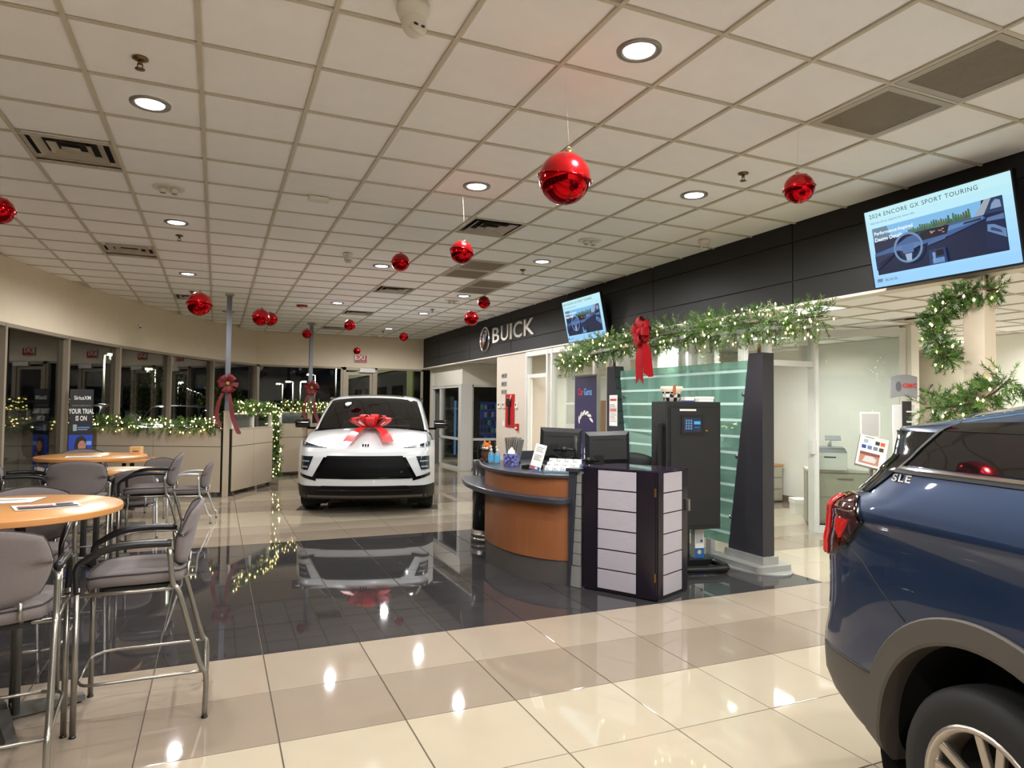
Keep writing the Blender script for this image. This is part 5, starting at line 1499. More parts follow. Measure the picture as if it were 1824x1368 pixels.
# tilted colour chart on a lectern stand
t = thing('colour_chart_stand', 'tilted colour swatch board on a stand beside the blue car', 'display stand', (5.66, 4.47, 0), radians(-44))
R = Matrix.Translation((0, 0, 1.205)) @ Matrix.Rotation(radians(14), 4, 'Y') @ Matrix.Rotation(radians(-28), 4, 'X')
MB().box(-.125, .125, .0, .035, -.16, .16, R).build('backing_tray', M_STEEL, t)
MB().box(-.122, .122, -.006, .0, -.158, .158, R).build('board', M_PAPER, t)
F = R @ frame((-.122, -.0065, -.158), (1, 0, 0), (0, 0, 1))
sw = [(.035, .235, (150, 172, 182)), (.135, .235, (40, 42, 48)), (.18, .235, (222, 92, 40)), (.025, .175, (44, 56, 130)), (.075, .175, (92, 116, 160)), (.125, .175, (110, 120, 136)), (.175, .175, (70, 58, 44))]
shp = [(rect(a, a + .038, c, c + .038), ink(rgb)) for a, c, rgb in sw] + [(rect(.02, .19, .02, .14), ink((170, 120, 96))), ([(.05, .04), (.16, .04), (.17, .08), (.13, .105), (.07, .10)], ink((190, 188, 186))), (rect(.02, .19, .11, .14), ink((120, 60, 60))), (rect(.04, .12, .293, .299), ink((90, 90, 90)))]
art('print', t, F, shp)
MB().tube([(0, .05, .02), (0, .05, 1.14)], .022, 10).build('post', M_STEEL, t); MB().lathe([(.0001, 0), (.18, 0), (.18, .012), (.03, .03), (.0001, .03)], 28, c=(0, .05, 0)).build('base', M_STEEL, t)
# stair rail in the hall
t = thing('stair_handrail', 'dark sloping stair handrail in the beige hall', 'handrail', (11.3, 7.2, 0))
MB().tube([(0, 1.1, 2.1), (0, -.9, 1.35)], .025, 10).build('rail', mat('rail_brown', (70, 58, 48), .4), t)
for y in (.6, -.4): MB().tube([(.08, y, 1.72 + .375 * y + .12), (0, y, 1.72 + .375 * y - .03)], .012, 6).build('rail_bracket', M_STEEL, t)
# ================================================================== VENDING ROOM
t = thing('vending_machine', 'dark snack vending machine with blue lit rows behind the glass', 'vending machine', (6.88, 17.3, 0), radians(0))
MB().box(-.5, .5, -.4, .4, 0, 1.85).build('cabinet', M_BLK, t)
MB().box(-.42, .22, -.412, -.402, .45, 1.72).build('display_back', mat('vend_glow', (10, 12, 20), .4, emit=(36, 60, 120), estr=.25), t)
rnd = random.Random(4)
for r in range(6):
    MB().box(-.42, .22, -.43, -.402, .46 + .21 * r, .475 + .21 * r).build('shelf', M_STEEL, t)
    for k in range(6):
        cx = -.37 + .105 * k
        c = rnd.choice([(40, 60, 150), (60, 110, 190), (90, 60, 140), (50, 120, 90), (30, 34, 60), (24, 26, 40), (20, 24, 50), (110, 120, 140)])
        MB().rbox(cx - .036, cx + .036, -.43, -.415, .478 + .21 * r, .478 + .21 * r + .10 + .05 * rnd.random(), .006).build('snack_pack', mat('snack_%d_%d_%d' % c, c, .4, emit=c, estr=.18), t)
MB().box(.26, .46, -.41, -.402, .9, 1.5).build('key_panel', mat('vend_panel', (40, 42, 46), .3), t)
t = thing('drink_machine', 'vending machine with a pale blue lit edge at the glass corner', 'vending machine', (5.98, 17.6, 0), 0)
MB().box(-.14, .35, -.35, .35, 0, 1.85).build('cabinet', M_BLK, t); MB().box(-.13, -.07, -.36, -.35, .3, 1.75).build('light_strip', mat('vend_strip', (30, 50, 70), .4, emit=(120, 170, 220), estr=.5), t)
for x, y, a, lb in [(5.98, 16.45, 40, 'pale plastic chair with chrome legs behind the side glazing'), (6.62, 16.55, -30, 'second plastic chair with chrome legs in the vending room')]:
    t = thing('cafe_chair', lb, 'chair', (x, y, 0), radians(a), 'chrome chairs in the vending room')
    b = MB(); cushion(b, lambda u, v, s: (sq(u, v)[0] * .2, sq(u, v)[1] * .2, .44 + s * .012)); b.build('seat', M_GREYP, t, merge=True)
    b = MB(); cushion(b, lambda u, v, s: (sq(u, v)[0] * .2, -.2 + s * .01 - .04 * v, .66 + sq(u, v)[1] * .13)); b.build('backrest', M_GREYP, t, merge=True)
    for sx in (-1, 1):
        MB().tube([(sx * .2, .18, 0), (sx * .17, .16, .43)], .011, 8).build('leg', M_STEEL, t)
        MB().tube([(sx * .2, -.24, 0), (sx * .17, -.17, .43), (sx * .17, -.23, .7)], .011, 8).build('leg', M_STEEL, t)

# ================================================================== RED BELL ORNAMENTS
M_REDU = mat('ornament_red_satin', (176, 14, 22), 0.22, metal=0.75, var=.04, coat=.6)
M_REDL = mat('ornament_red_mirror', (186, 10, 22), 0.06, metal=0.95, var=.02)
M_STAR = mat('ornament_star_dark', (40, 4, 8), .5)
M_GOLD = mat('ornament_cap', (150, 120, 70), .3, metal=.9)
def star(n=5, R=1.0, r=.42):
    return [((R if k % 2 == 0 else r) * sin(pi * k / n), (R if k % 2 == 0 else r) * cos(pi * k / n)) for k in range(2 * n)]
def make_bell():
    t = thing('bell_ornament', 'x', 'ornament')
    m = 10
    MB().lathe([(1.0 * cos(pi / 2 * k / m), sin(pi / 2 * k / m)) for k in range(m)] + [(.0001, 1.0)], 40, cap0=False).build('upper_dome', M_REDU, t)
    MB().lathe([(.0001, -1.0)] + [(1.0 * sin(pi / 2 * k / m), -cos(pi / 2 * k / m)) for k in range(1, m + 1)], 40, cap1=False).build('lower_dome', M_REDL, t)
    MB().lathe([(.99, -.045), (1.06, -.035), (1.075, 0), (1.06, .035), (.99, .045)], 40, cap0=False, cap1=False).build('rim', M_REDL, t)
    MB().lathe([(.15, .97), (.15, 1.06), (.10, 1.08), (.0001, 1.08)], 14).build('cap', M_GOLD, t)
    MB().tube([(.0 + .09 * cos(a), 0, 1.13 + .07 * sin(a)) for a in [2 * pi * k / 12 for k in range(12)]], .018, 6, closed=True).build('hook', M_GOLD, t)
    for k in range(5):
        a = 2 * pi * k / 5 + .3; el = radians(48)
        d = Vector((cos(a) * cos(el), sin(a) * cos(el), sin(el)))
        M = frame(d * 1.004, (-sin(a), cos(a), 0), tuple(d.cross(Vector((-sin(a), cos(a), 0)))))
        MB().add([tuple(M @ Vector((p[0] * .14, p[1] * .14, -.008))) for p in star()] + [tuple(M @ Vector((0, 0, .006)))], [(i, (i + 1) % 10, 10) for i in range(10)]).build('star_cutout', M_STAR, t)
    for a in (0, pi / 2):
        b = MB(); b.loft([[(1.005 * sin(u) * cos(a) - s * .02 * sin(a), 1.005 * sin(u) * sin(a) + s * .02 * cos(a), -1.005 * cos(u)) for s in (-1, 1)] for u in [radians(-50 + 10 * k) for k in range(11)]])
        b.build('slot', M_STAR, t)
    return t
bell = make_bell()
BELLS = [(1.82, 3.43, 2.92, .15, 8, 'biggest red jingle bell ornament hanging in the middle'), (3.55, 3.34, 3.08, .10, -6, 'red jingle bell ornament near the big wall screen'), (1.92, 5.51, 2.93, .10, 14, 'red bell ornament in front of the return grilles'),
         (1.84, 7.34, 3.19, .10, 3, 'red bell ornament beside a downlight, left of centre'), (3.93, 10.15, 3.28, .10, -5, 'small shiny red bell right above another near the logo'), (3.17, 8.66, 2.80, .10, 4, 'shiny red bell just left of the wall emblem'),
         (3.78, 14.69, 3.13, .10, -8, 'small red bell over the far right of the white car'), (2.14, 12.13, 3.02, .10, 5, 'red bell in front of the far diffuser'), (1.74, 14.99, 3.12, .10, 0, 'small shiny red bell left of the far pole'),
         (3.24, 17.28, 2.98, .09, 2, 'smallest dark red bell just above the exit sign'), (.64, 11.91, 3.04, .14, 6, 'red bell overlapping a second one right of the near pole'), (.88, 13.23, 3.18, .125, -6, 'red bell half hidden behind another right of the near pole'),
         (-.23, 9.43, 2.86, .15, 5, 'large shiny red bell left of the near ceiling pole'), (-1.51, 6.07, 3.01, .10, 12, 'red bell cut off by the left edge of the picture')]
M_LINE = mat('fishing_line', (190, 184, 170), .4)
for k, (x, y, z, r, tl, lb) in enumerate(BELLS):
    o = bell if k == 0 else copy_tree(bell)
    o.location = (x, y, z); o.scale = (r, r, r); o.rotation_euler = (radians(tl), radians(tl * .6), k * .7)
    o['label'] = lb; o['group'] = 'red jingle bell ornaments'
    o['_r'] = r
BELL_OBJ = [o for o in COL.objects if o.name.startswith('bell_ornament')]
for o in BELL_OBJ:
    r = o['_r']; del o['_r']
    top = o.rotation_euler.to_matrix().inverted() @ (Vector((0, 0, H_CEIL - .008 - o.location.z)) / r)
    MB().tube([(0, 0, 1.19), tuple(top)], .0004 / r, 4).build('hanging_line', M_LINE, o)

# ================================================================== GARLANDS
M_NEED = [mat('needle_dark', (58, 90, 36), .55, var=.25, vscale=30), mat('needle_mid', (92, 128, 52), .55, var=.25, vscale=30), mat('needle_frost', (150, 168, 142), .6, var=.2, vscale=30)]
M_STEMB = mat('garland_stem', (60, 44, 26), .8)
M_BULB = mat('string_bulb', (255, 240, 200), .3, var=0, emit=(255, 226, 140), estr=17.0)
M_WIRE = mat('light_wire', (24, 46, 22), .6)
def along(path, n):
    P = [Vector(p) for p in path]; L = [0]
    for a, b in zip(P, P[1:]): L.append(L[-1] + (b - a).length)
    out = []
    for k in range(n):
        s = L[-1] * (k + .5) / n
        i = max(j for j in range(len(L)) if L[j] <= s + 1e-9); i = min(i, len(P) - 2)
        f = (s - L[i]) / max(1e-6, L[i + 1] - L[i])
        out.append((P[i].lerp(P[i + 1], f), (P[i + 1] - P[i]).normalized()))
    return out, L[-1]
def garland(path, rad, lb, seed, dens=70, lights=24, needles=26, frost=.05, droop=.25, name='garland', nl=.045, grp='lit evergreen garlands'):
    path = cr(path, 6)
    rnd = random.Random(seed)
    base = Vector(path[0])
    t = thing(name, lb, 'garland', base, 0, grp)
    pts, L = along(path, 4)
    pts, L = along(path, max(4, int(L * dens)))
    b = MB(); st = MB()
    for p, d in pts:
        rv = Vector((rnd.gauss(0, 1), rnd.gauss(0, 1), rnd.gauss(0, 1)))
        rv -= d * rv.dot(d) * .75; rv.normalize()
        sd = (rv + d * rnd.uniform(-.7, .7) + Vector((0, 0, -droop))).normalized()
        o = p - base + rv * rad * .15
        sl = rad * rnd.uniform(.75, 1.25)
        fz = rnd.random() < frost
        b.m = 2 if fz else (0 if rnd.random() < .55 else 1)
        e = o + sd * sl
        side = sd.cross(Vector((0, 0, 1)));
        if side.length < .1: side = Vector((1, 0, 0))
        side.normalize()
        st.add([tuple(o - side * .002), tuple(o + side * .002), tuple(e)], [(0, 1, 2)])
        up = side.cross(sd)
        for k in range(needles):
            f = .12 + .88 * (k + rnd.random()) / needles
            a = rnd.random() * 2 * pi
            q = o + sd * sl * f
            nd = (sd * .75 + (side * cos(a) + up * sin(a)) * .8).normalized()
            w = nd.cross(Vector((rnd.random() - .5, rnd.random() - .5, rnd.random() - .5)))
            if w.length < 1e-3: continue
            w.normalize(); w *= .0040
            ln = nl * rnd.uniform(.7, 1.15)
            b.add([tuple(q - w), tuple(q + w), tuple(q + nd * ln)], [(0, 1, 2)])
    stuff(mesh_raw(b, 'needles', M_NEED, t)); stuff(mesh_raw(st, 'twigs', [M_STEMB], t))
    MB().tube([tuple(Vector(p) - base) for p in path], .008, 6).build('core_wire', M_STEMB, t)
    lb_ = MB(); nb = int(L * lights); wire = []
    for k in range(nb):
        p, d = along_at(path, (k + rnd.random()) / nb)
        rv = Vector((rnd.gauss(0, 1), rnd.gauss(0, 1), rnd.gauss(0, .8))); rv -= d * rv.dot(d); rv.normalize()
        c = p - base + rv * rad * rnd.uniform(.55, 1.0)
        r = .0105
        vs = [c + Vector(v) * r for v in ((1, 0, 0), (-1, 0, 0), (0, 1, 0), (0, -1, 0), (0, 0, 1.4), (0, 0, -1.4))]
        lb_.add([tuple(v) for v in vs], [(0, 2, 4), (2, 1, 4), (1, 3, 4), (3, 0, 4), (2, 0, 5), (1, 2, 5), (3, 1, 5), (0, 3, 5)])
        wire.append(tuple(c * .5 + (p - base) * .5))
    if nb: stuff(mesh_raw(lb_, 'string_lights', [M_BULB], t))
    if nb > 3: MB().tube(wire, .0022, 4).build('light_wire', M_WIRE, t)
    return t
def along_at(path, f):
    P = [Vector(p) for p in path]
    s = f * (len(P) - 1); i = min(int(s), len(P) - 2)
    return P[i].lerp(P[i + 1], s - i), (P[i + 1] - P[i]).normalized()
def mesh_raw(b, name, ms, parent):
    me = bpy.data.meshes.new(name); me.from_pydata(b.v, [], b.f)
    for m in ms: me.materials.append(m)
    me.polygons.foreach_set('material_index', b.mi); me.update()
    return link(name, me, parent)
garland([(5.02, 9.30, 2.25), (4.95, 8.85, 2.40), (4.90, 7.7, 2.45), (4.88, 6.6, 2.47), (4.90, 5.6, 2.46), (4.93, 4.9, 2.45), (4.98, 4.42, 2.44)], .20, 'long lit garland along the canopy above the green glass', 11, dens=190, lights=30, needles=30, frost=.14)
garland([(-1.95, 13.48, 1.24), (-1.2, 13.15, 1.22), (-.5, 12.86, 1.20), (.05, 12.58, 1.26)], .15, 'lit garland on the long panel run under the night windows', 12, dens=190, lights=44, needles=24, frost=.03)
garland([(.28, 12.70, 1.53), (.5, 13.15, 1.53), (.85, 13.80, 1.50), (1.03, 14.10, 1.46), (1.09, 14.20, 1.1), (1.09, 14.20, .6), (1.09, 14.20, .16)], .13, 'lit garland over the small windows hanging down to the floor', 13, dens=190, lights=40, needles=24, frost=.02)
garland([(1.30, 15.84, 1.57), (1.94, 15.905, 1.55), (2.5, 16.22, 1.52), (3.2, 16.6, 1.54)], .14, 'lit garland on the far panels behind the white car', 14, dens=160, lights=44, needles=22, frost=.02)
garland([(5.44, 3.20, 2.53), (5.31, 3.40, 2.50), (5.25, 3.55, 2.38), (5.24, 3.58, 2.25), (5.27, 3.54, 2.10), (5.31, 3.48, 1.98)], .105, 'lit garland hanging beside the slim cream column', 15, dens=420, lights=30, needles=28, nl=.034)
garland([(5.20, 3.62, 1.62), (5.26, 3.38, 1.64), (5.32, 3.20, 1.72), (5.36, 3.08, 1.84)], .15, 'bushy lit garland behind the roof of the blue car', 16, dens=210, lights=20, needles=34, nl=.05)

# ================================================================== RIBBON BOWS
def ribbon_loop(b, c, d, n, R, H, w, tw=0.0, seg=14):
    d = Vector(d).normalized(); n = Vector(n); n = (n - d * n.dot(d)).normalized(); s = d.cross(n)
    rows = []
    for k in range(seg + 1):
        t = k / seg
        p = Vector(c) + d * R * (1 - cos(2 * pi * t)) / 2 + n * H * sin(2 * pi * t)
        ww = w * (.45 + .55 * sin(pi * t))
        rows.append([tuple(p - s * ww / 2), tuple(p + s * ww / 2)])
    b.smooth = True; b.loft(rows); b.smooth = False
def ribbon_tail(b, pts, w, notch=.04):
    P = [Vector(p) for p in cr(pts, 5)]; rows = []
    side0 = None
    for i, p in enumerate(P):
        t = (P[min(i + 1, len(P) - 1)] - P[max(0, i - 1)]).normalized()
        s = TAIL_SIDE - t * TAIL_SIDE.dot(t); s.normalize()
        f = min(1, .5 + i / len(P))
        rows.append([tuple(p - s * w / 2 * f), tuple(p), tuple(p + s * w / 2 * f)])
    tn = (P[-1] - P[-2]).normalized()
    rows[-1] = [tuple(Vector(rows[-1][0]) + tn * notch), rows[-1][1], tuple(Vector(rows[-1][2]) + tn * notch * (1 if notch > 0 else 0))]
    b.smooth = True; b.loft(rows); b.smooth = False
TAIL_SIDE = Vector((0, -1, 0))
def plaid(name, c1, c2):
    if name in MATS: return MATS[name]
    m = mat(name, c1, .6); nt = m.node_tree; bs = nt.nodes['Principled BSDF']
    ch = nt.nodes.new('ShaderNodeTexChecker'); ch.inputs['Scale'].default_value = 60
    ch.inputs['Color1'].default_value = lin(c1); ch.inputs['Color2'].default_value = lin(c2)
    tc = nt.nodes.new('ShaderNodeTexCoord'); nt.links.new(tc.outputs['Object'], ch.inputs['Vector']); nt.links.new(ch.outputs['Color'], bs.inputs['Base Color'])
    return m
# velvet bow on the long garland
M_VELV = mat('velvet_red', (150, 6, 14), .8, var=.1, vscale=30, sheen=.05, spec=.2)
t = thing('velvet_bow', 'big red velvet bow with two long tails on the garland', 'bow', (4.66, 6.72, 2.50))
rnd = random.Random(2)
for k in range(10):
    a = 2 * pi * k / 10 + rnd.uniform(-.2, .2)
    b = MB(); ribbon_loop(b, (0, 0, 0), (-.35 - .3 * (k % 2), cos(a), sin(a)), (-1, rnd.uniform(-.3, .3), 0), .155 + .02 * (k % 3), .05, .10); b.build('loop', M_VELV, t)
MB().sphere((-.06, 0, 0), .05, 14, 10).build('knot', M_VELV, t)
TAIL_SIDE = Vector((0.15, -1, 0)).normalized()
b = MB(); ribbon_tail(b, [(-.03, .0, -.05), (-.06, .02, -.28), (-.05, .03, -.55)], .13, .07); b.build('tail', M_VELV, t)
TAIL_SIDE = Vector((0.8, -.6, 0)).normalized()
b = MB(); ribbon_tail(b, [(-.02, -.04, -.05), (-.04, -.10, -.28), (-.03, -.13, -.54)], .11, -.06); b.build('tail', M_VELV, t)
# plaid bows on the poles
M_PLAID = plaid('plaid_ribbon', (132, 12, 18), (48, 8, 12)); M_PLG = mat('bow_gold_leaf', (150, 132, 72), .4, metal=.4)
def pole_bow(x, y, z, s, lb, seed):
    global TAIL_SIDE
    t = thing('plaid_bow', lb, 'bow', (x, y, z), 0, 'plaid bows on the ceiling poles')
    rnd = random.Random(seed)
    for k in range(9):
        a = 2 * pi * k / 9 + rnd.uniform(-.2, .2)
        b = MB(); ribbon_loop(b, (0, 0, 0), (cos(a) * .9, -.5 - .2 * (k % 2), sin(a)), (0, -1, rnd.uniform(-.4, .4)), .19 * s, .045 * s, .08 * s); b.build('loop', M_PLAID, t)
    MB().sphere((0, -.07, 0), .04 * s, 12, 8).build('gold_centre', M_PLG, t)
    TAIL_SIDE = Vector((1, .2, 0)).normalized()
    b = MB(); ribbon_tail(b, [(-.02, -.05, -.05), (-.12 * s, -.08, -.28 * s), (-.16 * s, -.07, -.55 * s), (-.10 * s, -.08, -.74 * s)], .07 * s, -.02); b.build('tail', M_PLAID, t)
    b = MB(); ribbon_tail(b, [(.02, -.05, -.05), (.05 * s, -.09, -.3 * s), (.10 * s, -.09, -.6 * s), (.20 * s, -.12, -.86 * s)], .075 * s, -.03); b.build('tail', M_PLAID, t)
pole_bow(.165, 12.51, 1.94, 1.0, 'red plaid bow with long tails on the near pole', 21)
pole_bow(1.96, 15.865, 1.98, 1.0, 'dark red plaid bow on the far pole behind the white car', 22)

# ================================================================== CARS
M_WPAINT = mat('paint_white', (203, 205, 206), 0.28, var=.01, coat=1.0, coat_rough=.03)
M_BPAINT = mat('paint_blue', (20, 46, 80), 0.30, metal=.45, var=.04, vscale=400, coat=1.0, coat_rough=.03)
M_GBLK = mat('gloss_black', (8, 8, 9), 0.08, spec=.6)
M_MBLK = mat('mesh_black', (5, 5, 6), 0.5, spec=.15)
M_CLAD = mat('cladding_grey', (78, 72, 65), 0.55, var=.05, bump=.05, bscale=500)
M_GLASSD = mat('car_glass_dark', (14, 14, 15), 0.03, spec=.7)
M_GLASSW = mat('windshield_glass', (40, 42, 43), 0.03, spec=.7)
M_TYRE = mat('tyre_rubber', (22, 21, 21), 0.75, var=.1)
M_ALLOY = mat('alloy', (196, 188, 176), 0.28, metal=.8)
M_LAMP = mat('headlamp', (30, 34, 38), 0.06, spec=.8)
M_LAMPW = mat('headlamp_lens', (170, 180, 190), .1, metal=.4)
M_DARKW = mat('wheel_well', (5, 5, 5), .9)

def half_well(parent, yc, zc, r, x0, x1):
    """arched wheel-well liner, open towards the ground, with an inner side wall"""
    A_ = [radians(-38 + 256 * q / 26) for q in range(27)]
    P_ = [(yc + r * cos(a), max(.02, zc + r * sin(a))) for a in A_]
    b = MB(); b.smooth = True; b.loft([[(x0, p[0], p[1]) for p in P_], [(x1, p[0], p[1]) for p in P_]]); b.smooth = False
    b.poly([(x0, p[0], p[1]) for p in P_])
    return b.build('wheel_well', M_DARKW, parent)
def lerp_tab(tab, z):
    if z <= tab[0][0]: return tab[0][1]
    for (a, va), (b_, vb) in zip(tab, tab[1:]):
        if z <= b_:
            f = (z - a) / (b_ - a); return va + (vb - va) * f
    return tab[-1][1]
def wheel(parent, x, y, z, r, w, side, rim=.60, name='wheel', spokes=5):
    """wheel with axis along x; side = -1 when the outer face looks to -x"""
    wh = empty(name, (x, y, z), 0, parent)
    h_ = w / 2
    b = MB().lathe([(r * .66, -h_ * .92), (r * .80, -h_), (r * .93, -h_ * .93), (r * .985, -h_ * .72), (r, -h_ * .4), (r, h_ * .4), (r * .985, h_ * .72), (r * .93, h_ * .93), (r * .80, h_), (r * .66, h_ * .92)], 44, axis='x', cap0=False, cap1=False)
    b.build('tyre', M_TYRE, wh)
    rr = r * .66
    b = MB().lathe([(rr, -h_ * .9), (rr * 1.02, -h_ * .96), (rr * .93, -h_ * .95), (rr * .90, -h_ * .6), (rr * .88, h_ * .9)], 44, axis='x', cap0=False, cap1=False) if side < 0 else MB().lathe([(rr, h_ * .9), (rr * 1.02, h_ * .96), (rr * .93, h_ * .95), (rr * .90, h_ * .6), (rr * .88, -h_ * .9)], 44, axis='x', cap0=False, cap1=False)
    b.build('rim', M_ALLOY, wh)
    MB().lathe([(.0001, -.01), (rr * .86, -.01), (rr * .86, .01), (.0001, .01)], 30, axis='x').build('brake_disc', M_DARKW, wh)
    for k in range(spokes):
        for dlt in (-.13, .13):
            a = 2 * pi * k / spokes + dlt + .35; a2 = 2 * pi * k / spokes + dlt * 1.5 + .35
            o = side * h_
            p0 = Vector((o * .62, cos(a) * rr * .20, sin(a) * rr * .20)); p1 = Vector((o * .86, cos(a2) * rr * .95, sin(a2) * rr * .95))
            d = (p1 - p0).normalized(); s = d.cross(Vector((1, 0, 0))).normalized() * rr * .065; e = Vector((side * .02, 0, 0))
            vs = [p0 - s * 1.1, p0 + s * 1.1, p1 + s, p1 - s]; vs = vs + [v - e for v in vs]
            MB().add([tuple(v) for v in vs], [(0, 1, 2, 3), (4, 5, 6, 7), (0, 1, 5, 4), (1, 2, 6, 5), (2, 3, 7, 6), (3, 0, 4, 7)]).build('spoke', M_ALLOY, wh, bevel=.004)
    MB().lathe([(.0001, side * h_ * .80), (rr * .17, side * h_ * .78), (rr * .21, side * h_ * .5), (rr * .21, 0)], 20, axis='x').build('hub_cap', M_ALLOY, wh)
    return wh

def dense(ctrl, fy, fk):
    """Catmull-Rom refine a control net [station][level] -> dense grid"""
    rows = [cr(r, fk) for r in ctrl]
    cols = list(zip(*rows)); cols = [cr(list(c), fy) for c in cols]
    return [list(r) for r in zip(*cols)]

# ------------------------------------------------------------------ white SUV with the red bow
def white_suv(name, lb, loc, rz, paint, detail=True):
    C = thing(name, lb, 'car', loc, rz)
    ztop = lambda ax: .968 + .105 * min(1, max(0, (ax - .50) / .42)) ** 1.2
    def yf(x, z):
        ax = abs(x)
        y = .14 * (ax / .8) ** 2 + (8.3 * (ax - .8) ** 2 if ax > .8 else 0)
        y += lerp_tab([(.22, .16), (.28, .10), (.34, .05), (.42, .015), (.55, .0), (.70, .0), (.85, .02), (.93, .06), (.97, .11), (1.08, .17)], z)
        return y
    xs = [-1.0 + 2.0 * k / 48 for k in range(49)]
    def zrow(x, f): return .235 + (ztop(abs(x)) - .235) * f
    b = MB(); b.smooth = True
    b.loft([[(x, yf(x, .44 + (ztop(abs(x)) - .44) * f / 26), .44 + (ztop(abs(x)) - .44) * f / 26) for x in xs] for f in range(27)])
    body_front = b.build('front_bumper', paint, C)
    b = MB(); b.smooth = True
    b.loft([[(x, yf(x, .235 + .205 * f / 8), .235 + .205 * f / 8) for x in xs] for f in range(9)])
    b.build('lower_bumper', mat('bumper_dark', (20, 19, 18), .5, spec=.15), C)
    # hood
    b = MB(); b.smooth = True
    hx = [-.88 + 1.76 * k / 32 for k in range(33)]
    def hood(x, s):
        ax = abs(x); ye = yf(x, ztop(ax)); zf = ztop(ax); y = ye + (1.30 - ye) * s
        zc = 1.235 - .06 * (ax / .88) ** 2
        z = zf + (zc - zf) * (1 - (1 - s) ** 1.7) + .018 * sin(pi * s) - .012 * max(0, 1 - abs(ax - .45) / .06) * sin(pi * min(1, s * 1.2)) * .4
        return (x, y, z)
    b.loft([[hood(x, s / 14) for x in hx] for s in range(15)])
    b.build('hood', paint, C)
    # sides and greenhouse
    K = [[(.55), [(.88, .26), (.955, .40), (.985, .60), (.985, .80), (.965, .95), (.90, 1.055), (.84, 1.08)]],
         [(.95), [(.90, .26), (.97, .40), (1.0, .60), (1.0, .80), (.985, .97), (.925, 1.10), (.85, 1.13)]],
         [(1.30), [(.91, .26), (.975, .40), (1.0, .60), (1.0, .80), (.985, 1.0), (.935, 1.13), (.86, 1.18)]]]
    low = [(.91, .26), (.975, .40), (1.0, .60), (1.005, .80), (.99, 1.0), (.945, 1.14)]
    side = [[(p[0], y, p[1]) for p in pr] for y, pr in K]
    D1 = dense(side, 5, 4)
    def shell(name, D, keep, m, both=True):
        if both and name in ('front_fender', 'lower_cladding', 'side_window'):
            for sg in (-1, 1): shell(name, [[(sg * p[0], p[1], p[2]) for p in r] for r in D], keep, m, False)
            return None
        b = MB(); b.smooth = True
        n = len(D); k = len(D[0])
        for sg in ((-1, 1) if both else (1,)):
            vs = [(sg * p[0], p[1], p[2]) for r in D for p in r]; fs = []
            for i in range(n - 1):
                for j in range(k - 1):
                    c = [sum(D[i + a][j + d][q] for a in (0, 1) for d in (0, 1)) / 4 for q in range(3)]
                    if keep(i, j, c): fs.append((i * k + j, i * k + j + 1, (i + 1) * k + j + 1, (i + 1) * k + j))
            b.add(vs, fs)
        return b.build(name, m, C, merge=True)
    arch = lambda c: not (hypot(c[1] - 1.02, c[2] - .385) < .43 or hypot(c[1] - 4.08, c[2] - .385) < .43)
    shell('front_fender', D1, lambda i, j, c: arch(c) and c[2] > .41, paint)
    shell('lower_cladding', D1, lambda i, j, c: arch(c) and c[2] <= .41, M_CLAD)
    st = [(1.30, low + [(.895, 1.17), (.845, 1.205), (.56, 1.225), (.28, 1.235), (0, 1.24)]),
          (1.55, low + [(.875, 1.29), (.81, 1.365), (.54, 1.39), (.27, 1.40), (0, 1.405)]),
          (1.80, low + [(.85, 1.42), (.765, 1.515), (.51, 1.545), (.26, 1.558), (0, 1.563)]),
          (2.10, low + [(.825, 1.555), (.715, 1.665), (.48, 1.705), (.24, 1.72), (0, 1.725)]),
          (2.45, low + [(.815, 1.60), (.705, 1.72), (.48, 1.762), (.24, 1.775), (0, 1.78)]),
          (3.20, low + [(.815, 1.61), (.705, 1.735), (.48, 1.775), (.24, 1.79), (0, 1.795)]),
          (4.10, low + [(.80, 1.59), (.69, 1.71), (.47, 1.75), (.24, 1.765), (0, 1.77)]),
          (4.80, [(.89, .28), (.95, .42), (.98, .60), (.985, .80), (.97, 1.0), (.92, 1.15), (.76, 1.52), (.65, 1.63), (.44, 1.68), (.22, 1.69), (0, 1.69)]),
          (5.15, [(.84, .34), (.90, .45), (.93, .62), (.93, .80), (.91, 1.0), (.86, 1.13), (.72, 1.36), (.62, 1.46), (.42, 1.50), (.2, 1.51), (0, 1.51)]),
          (5.30, [(.60, .40), (.64, .48), (.66, .62), (.66, .8), (.64, .98), (.6, 1.08), (.5, 1.18), (.43, 1.22), (.3, 1.24), (.15, 1.24), (0, 1.24)]),
          (5.32, [(.05, .5), (.05, .55), (.05, .65), (.05, .75), (.05, .85), (.05, .95), (.04, 1.0), (.03, 1.03), (.02, 1.05), (.01, 1.05), (0, 1.05)])]
    FK = 4; FY = 5
    D2 = dense([[(p[0], y, p[1]) for p in pr] for y, pr in st], FY, FK)
    ws = lambda i, j: i < 3 * FY and j >= 7 * FK
    sw = lambda i, j: 2 * FY <= i < 7 * FY - 2 and 5 * FK + 1 <= j < 6 * FK + 1
    sun = lambda i, j: 3 * FY + 2 <= i < 5 * FY + 2 and j >= 8 * FK
    rg = lambda i, j: 8 * FY <= i < 9 * FY and j >= 6 * FK
    shell('body_shell', D2, lambda i, j, c: not ws(i, j) and not sw(i, j) and not sun(i, j) and not rg(i, j) and arch(c) and (c[2] > .41), paint)
    shell('lower_cladding', D2, lambda i, j, c: arch(c) and c[2] <= .41, M_CLAD)
    shell('windshield', D2, lambda i, j, c: ws(i, j), glass('car_windshield', (112, 116, 116), .06, .9) if detail else M_GLASSW)
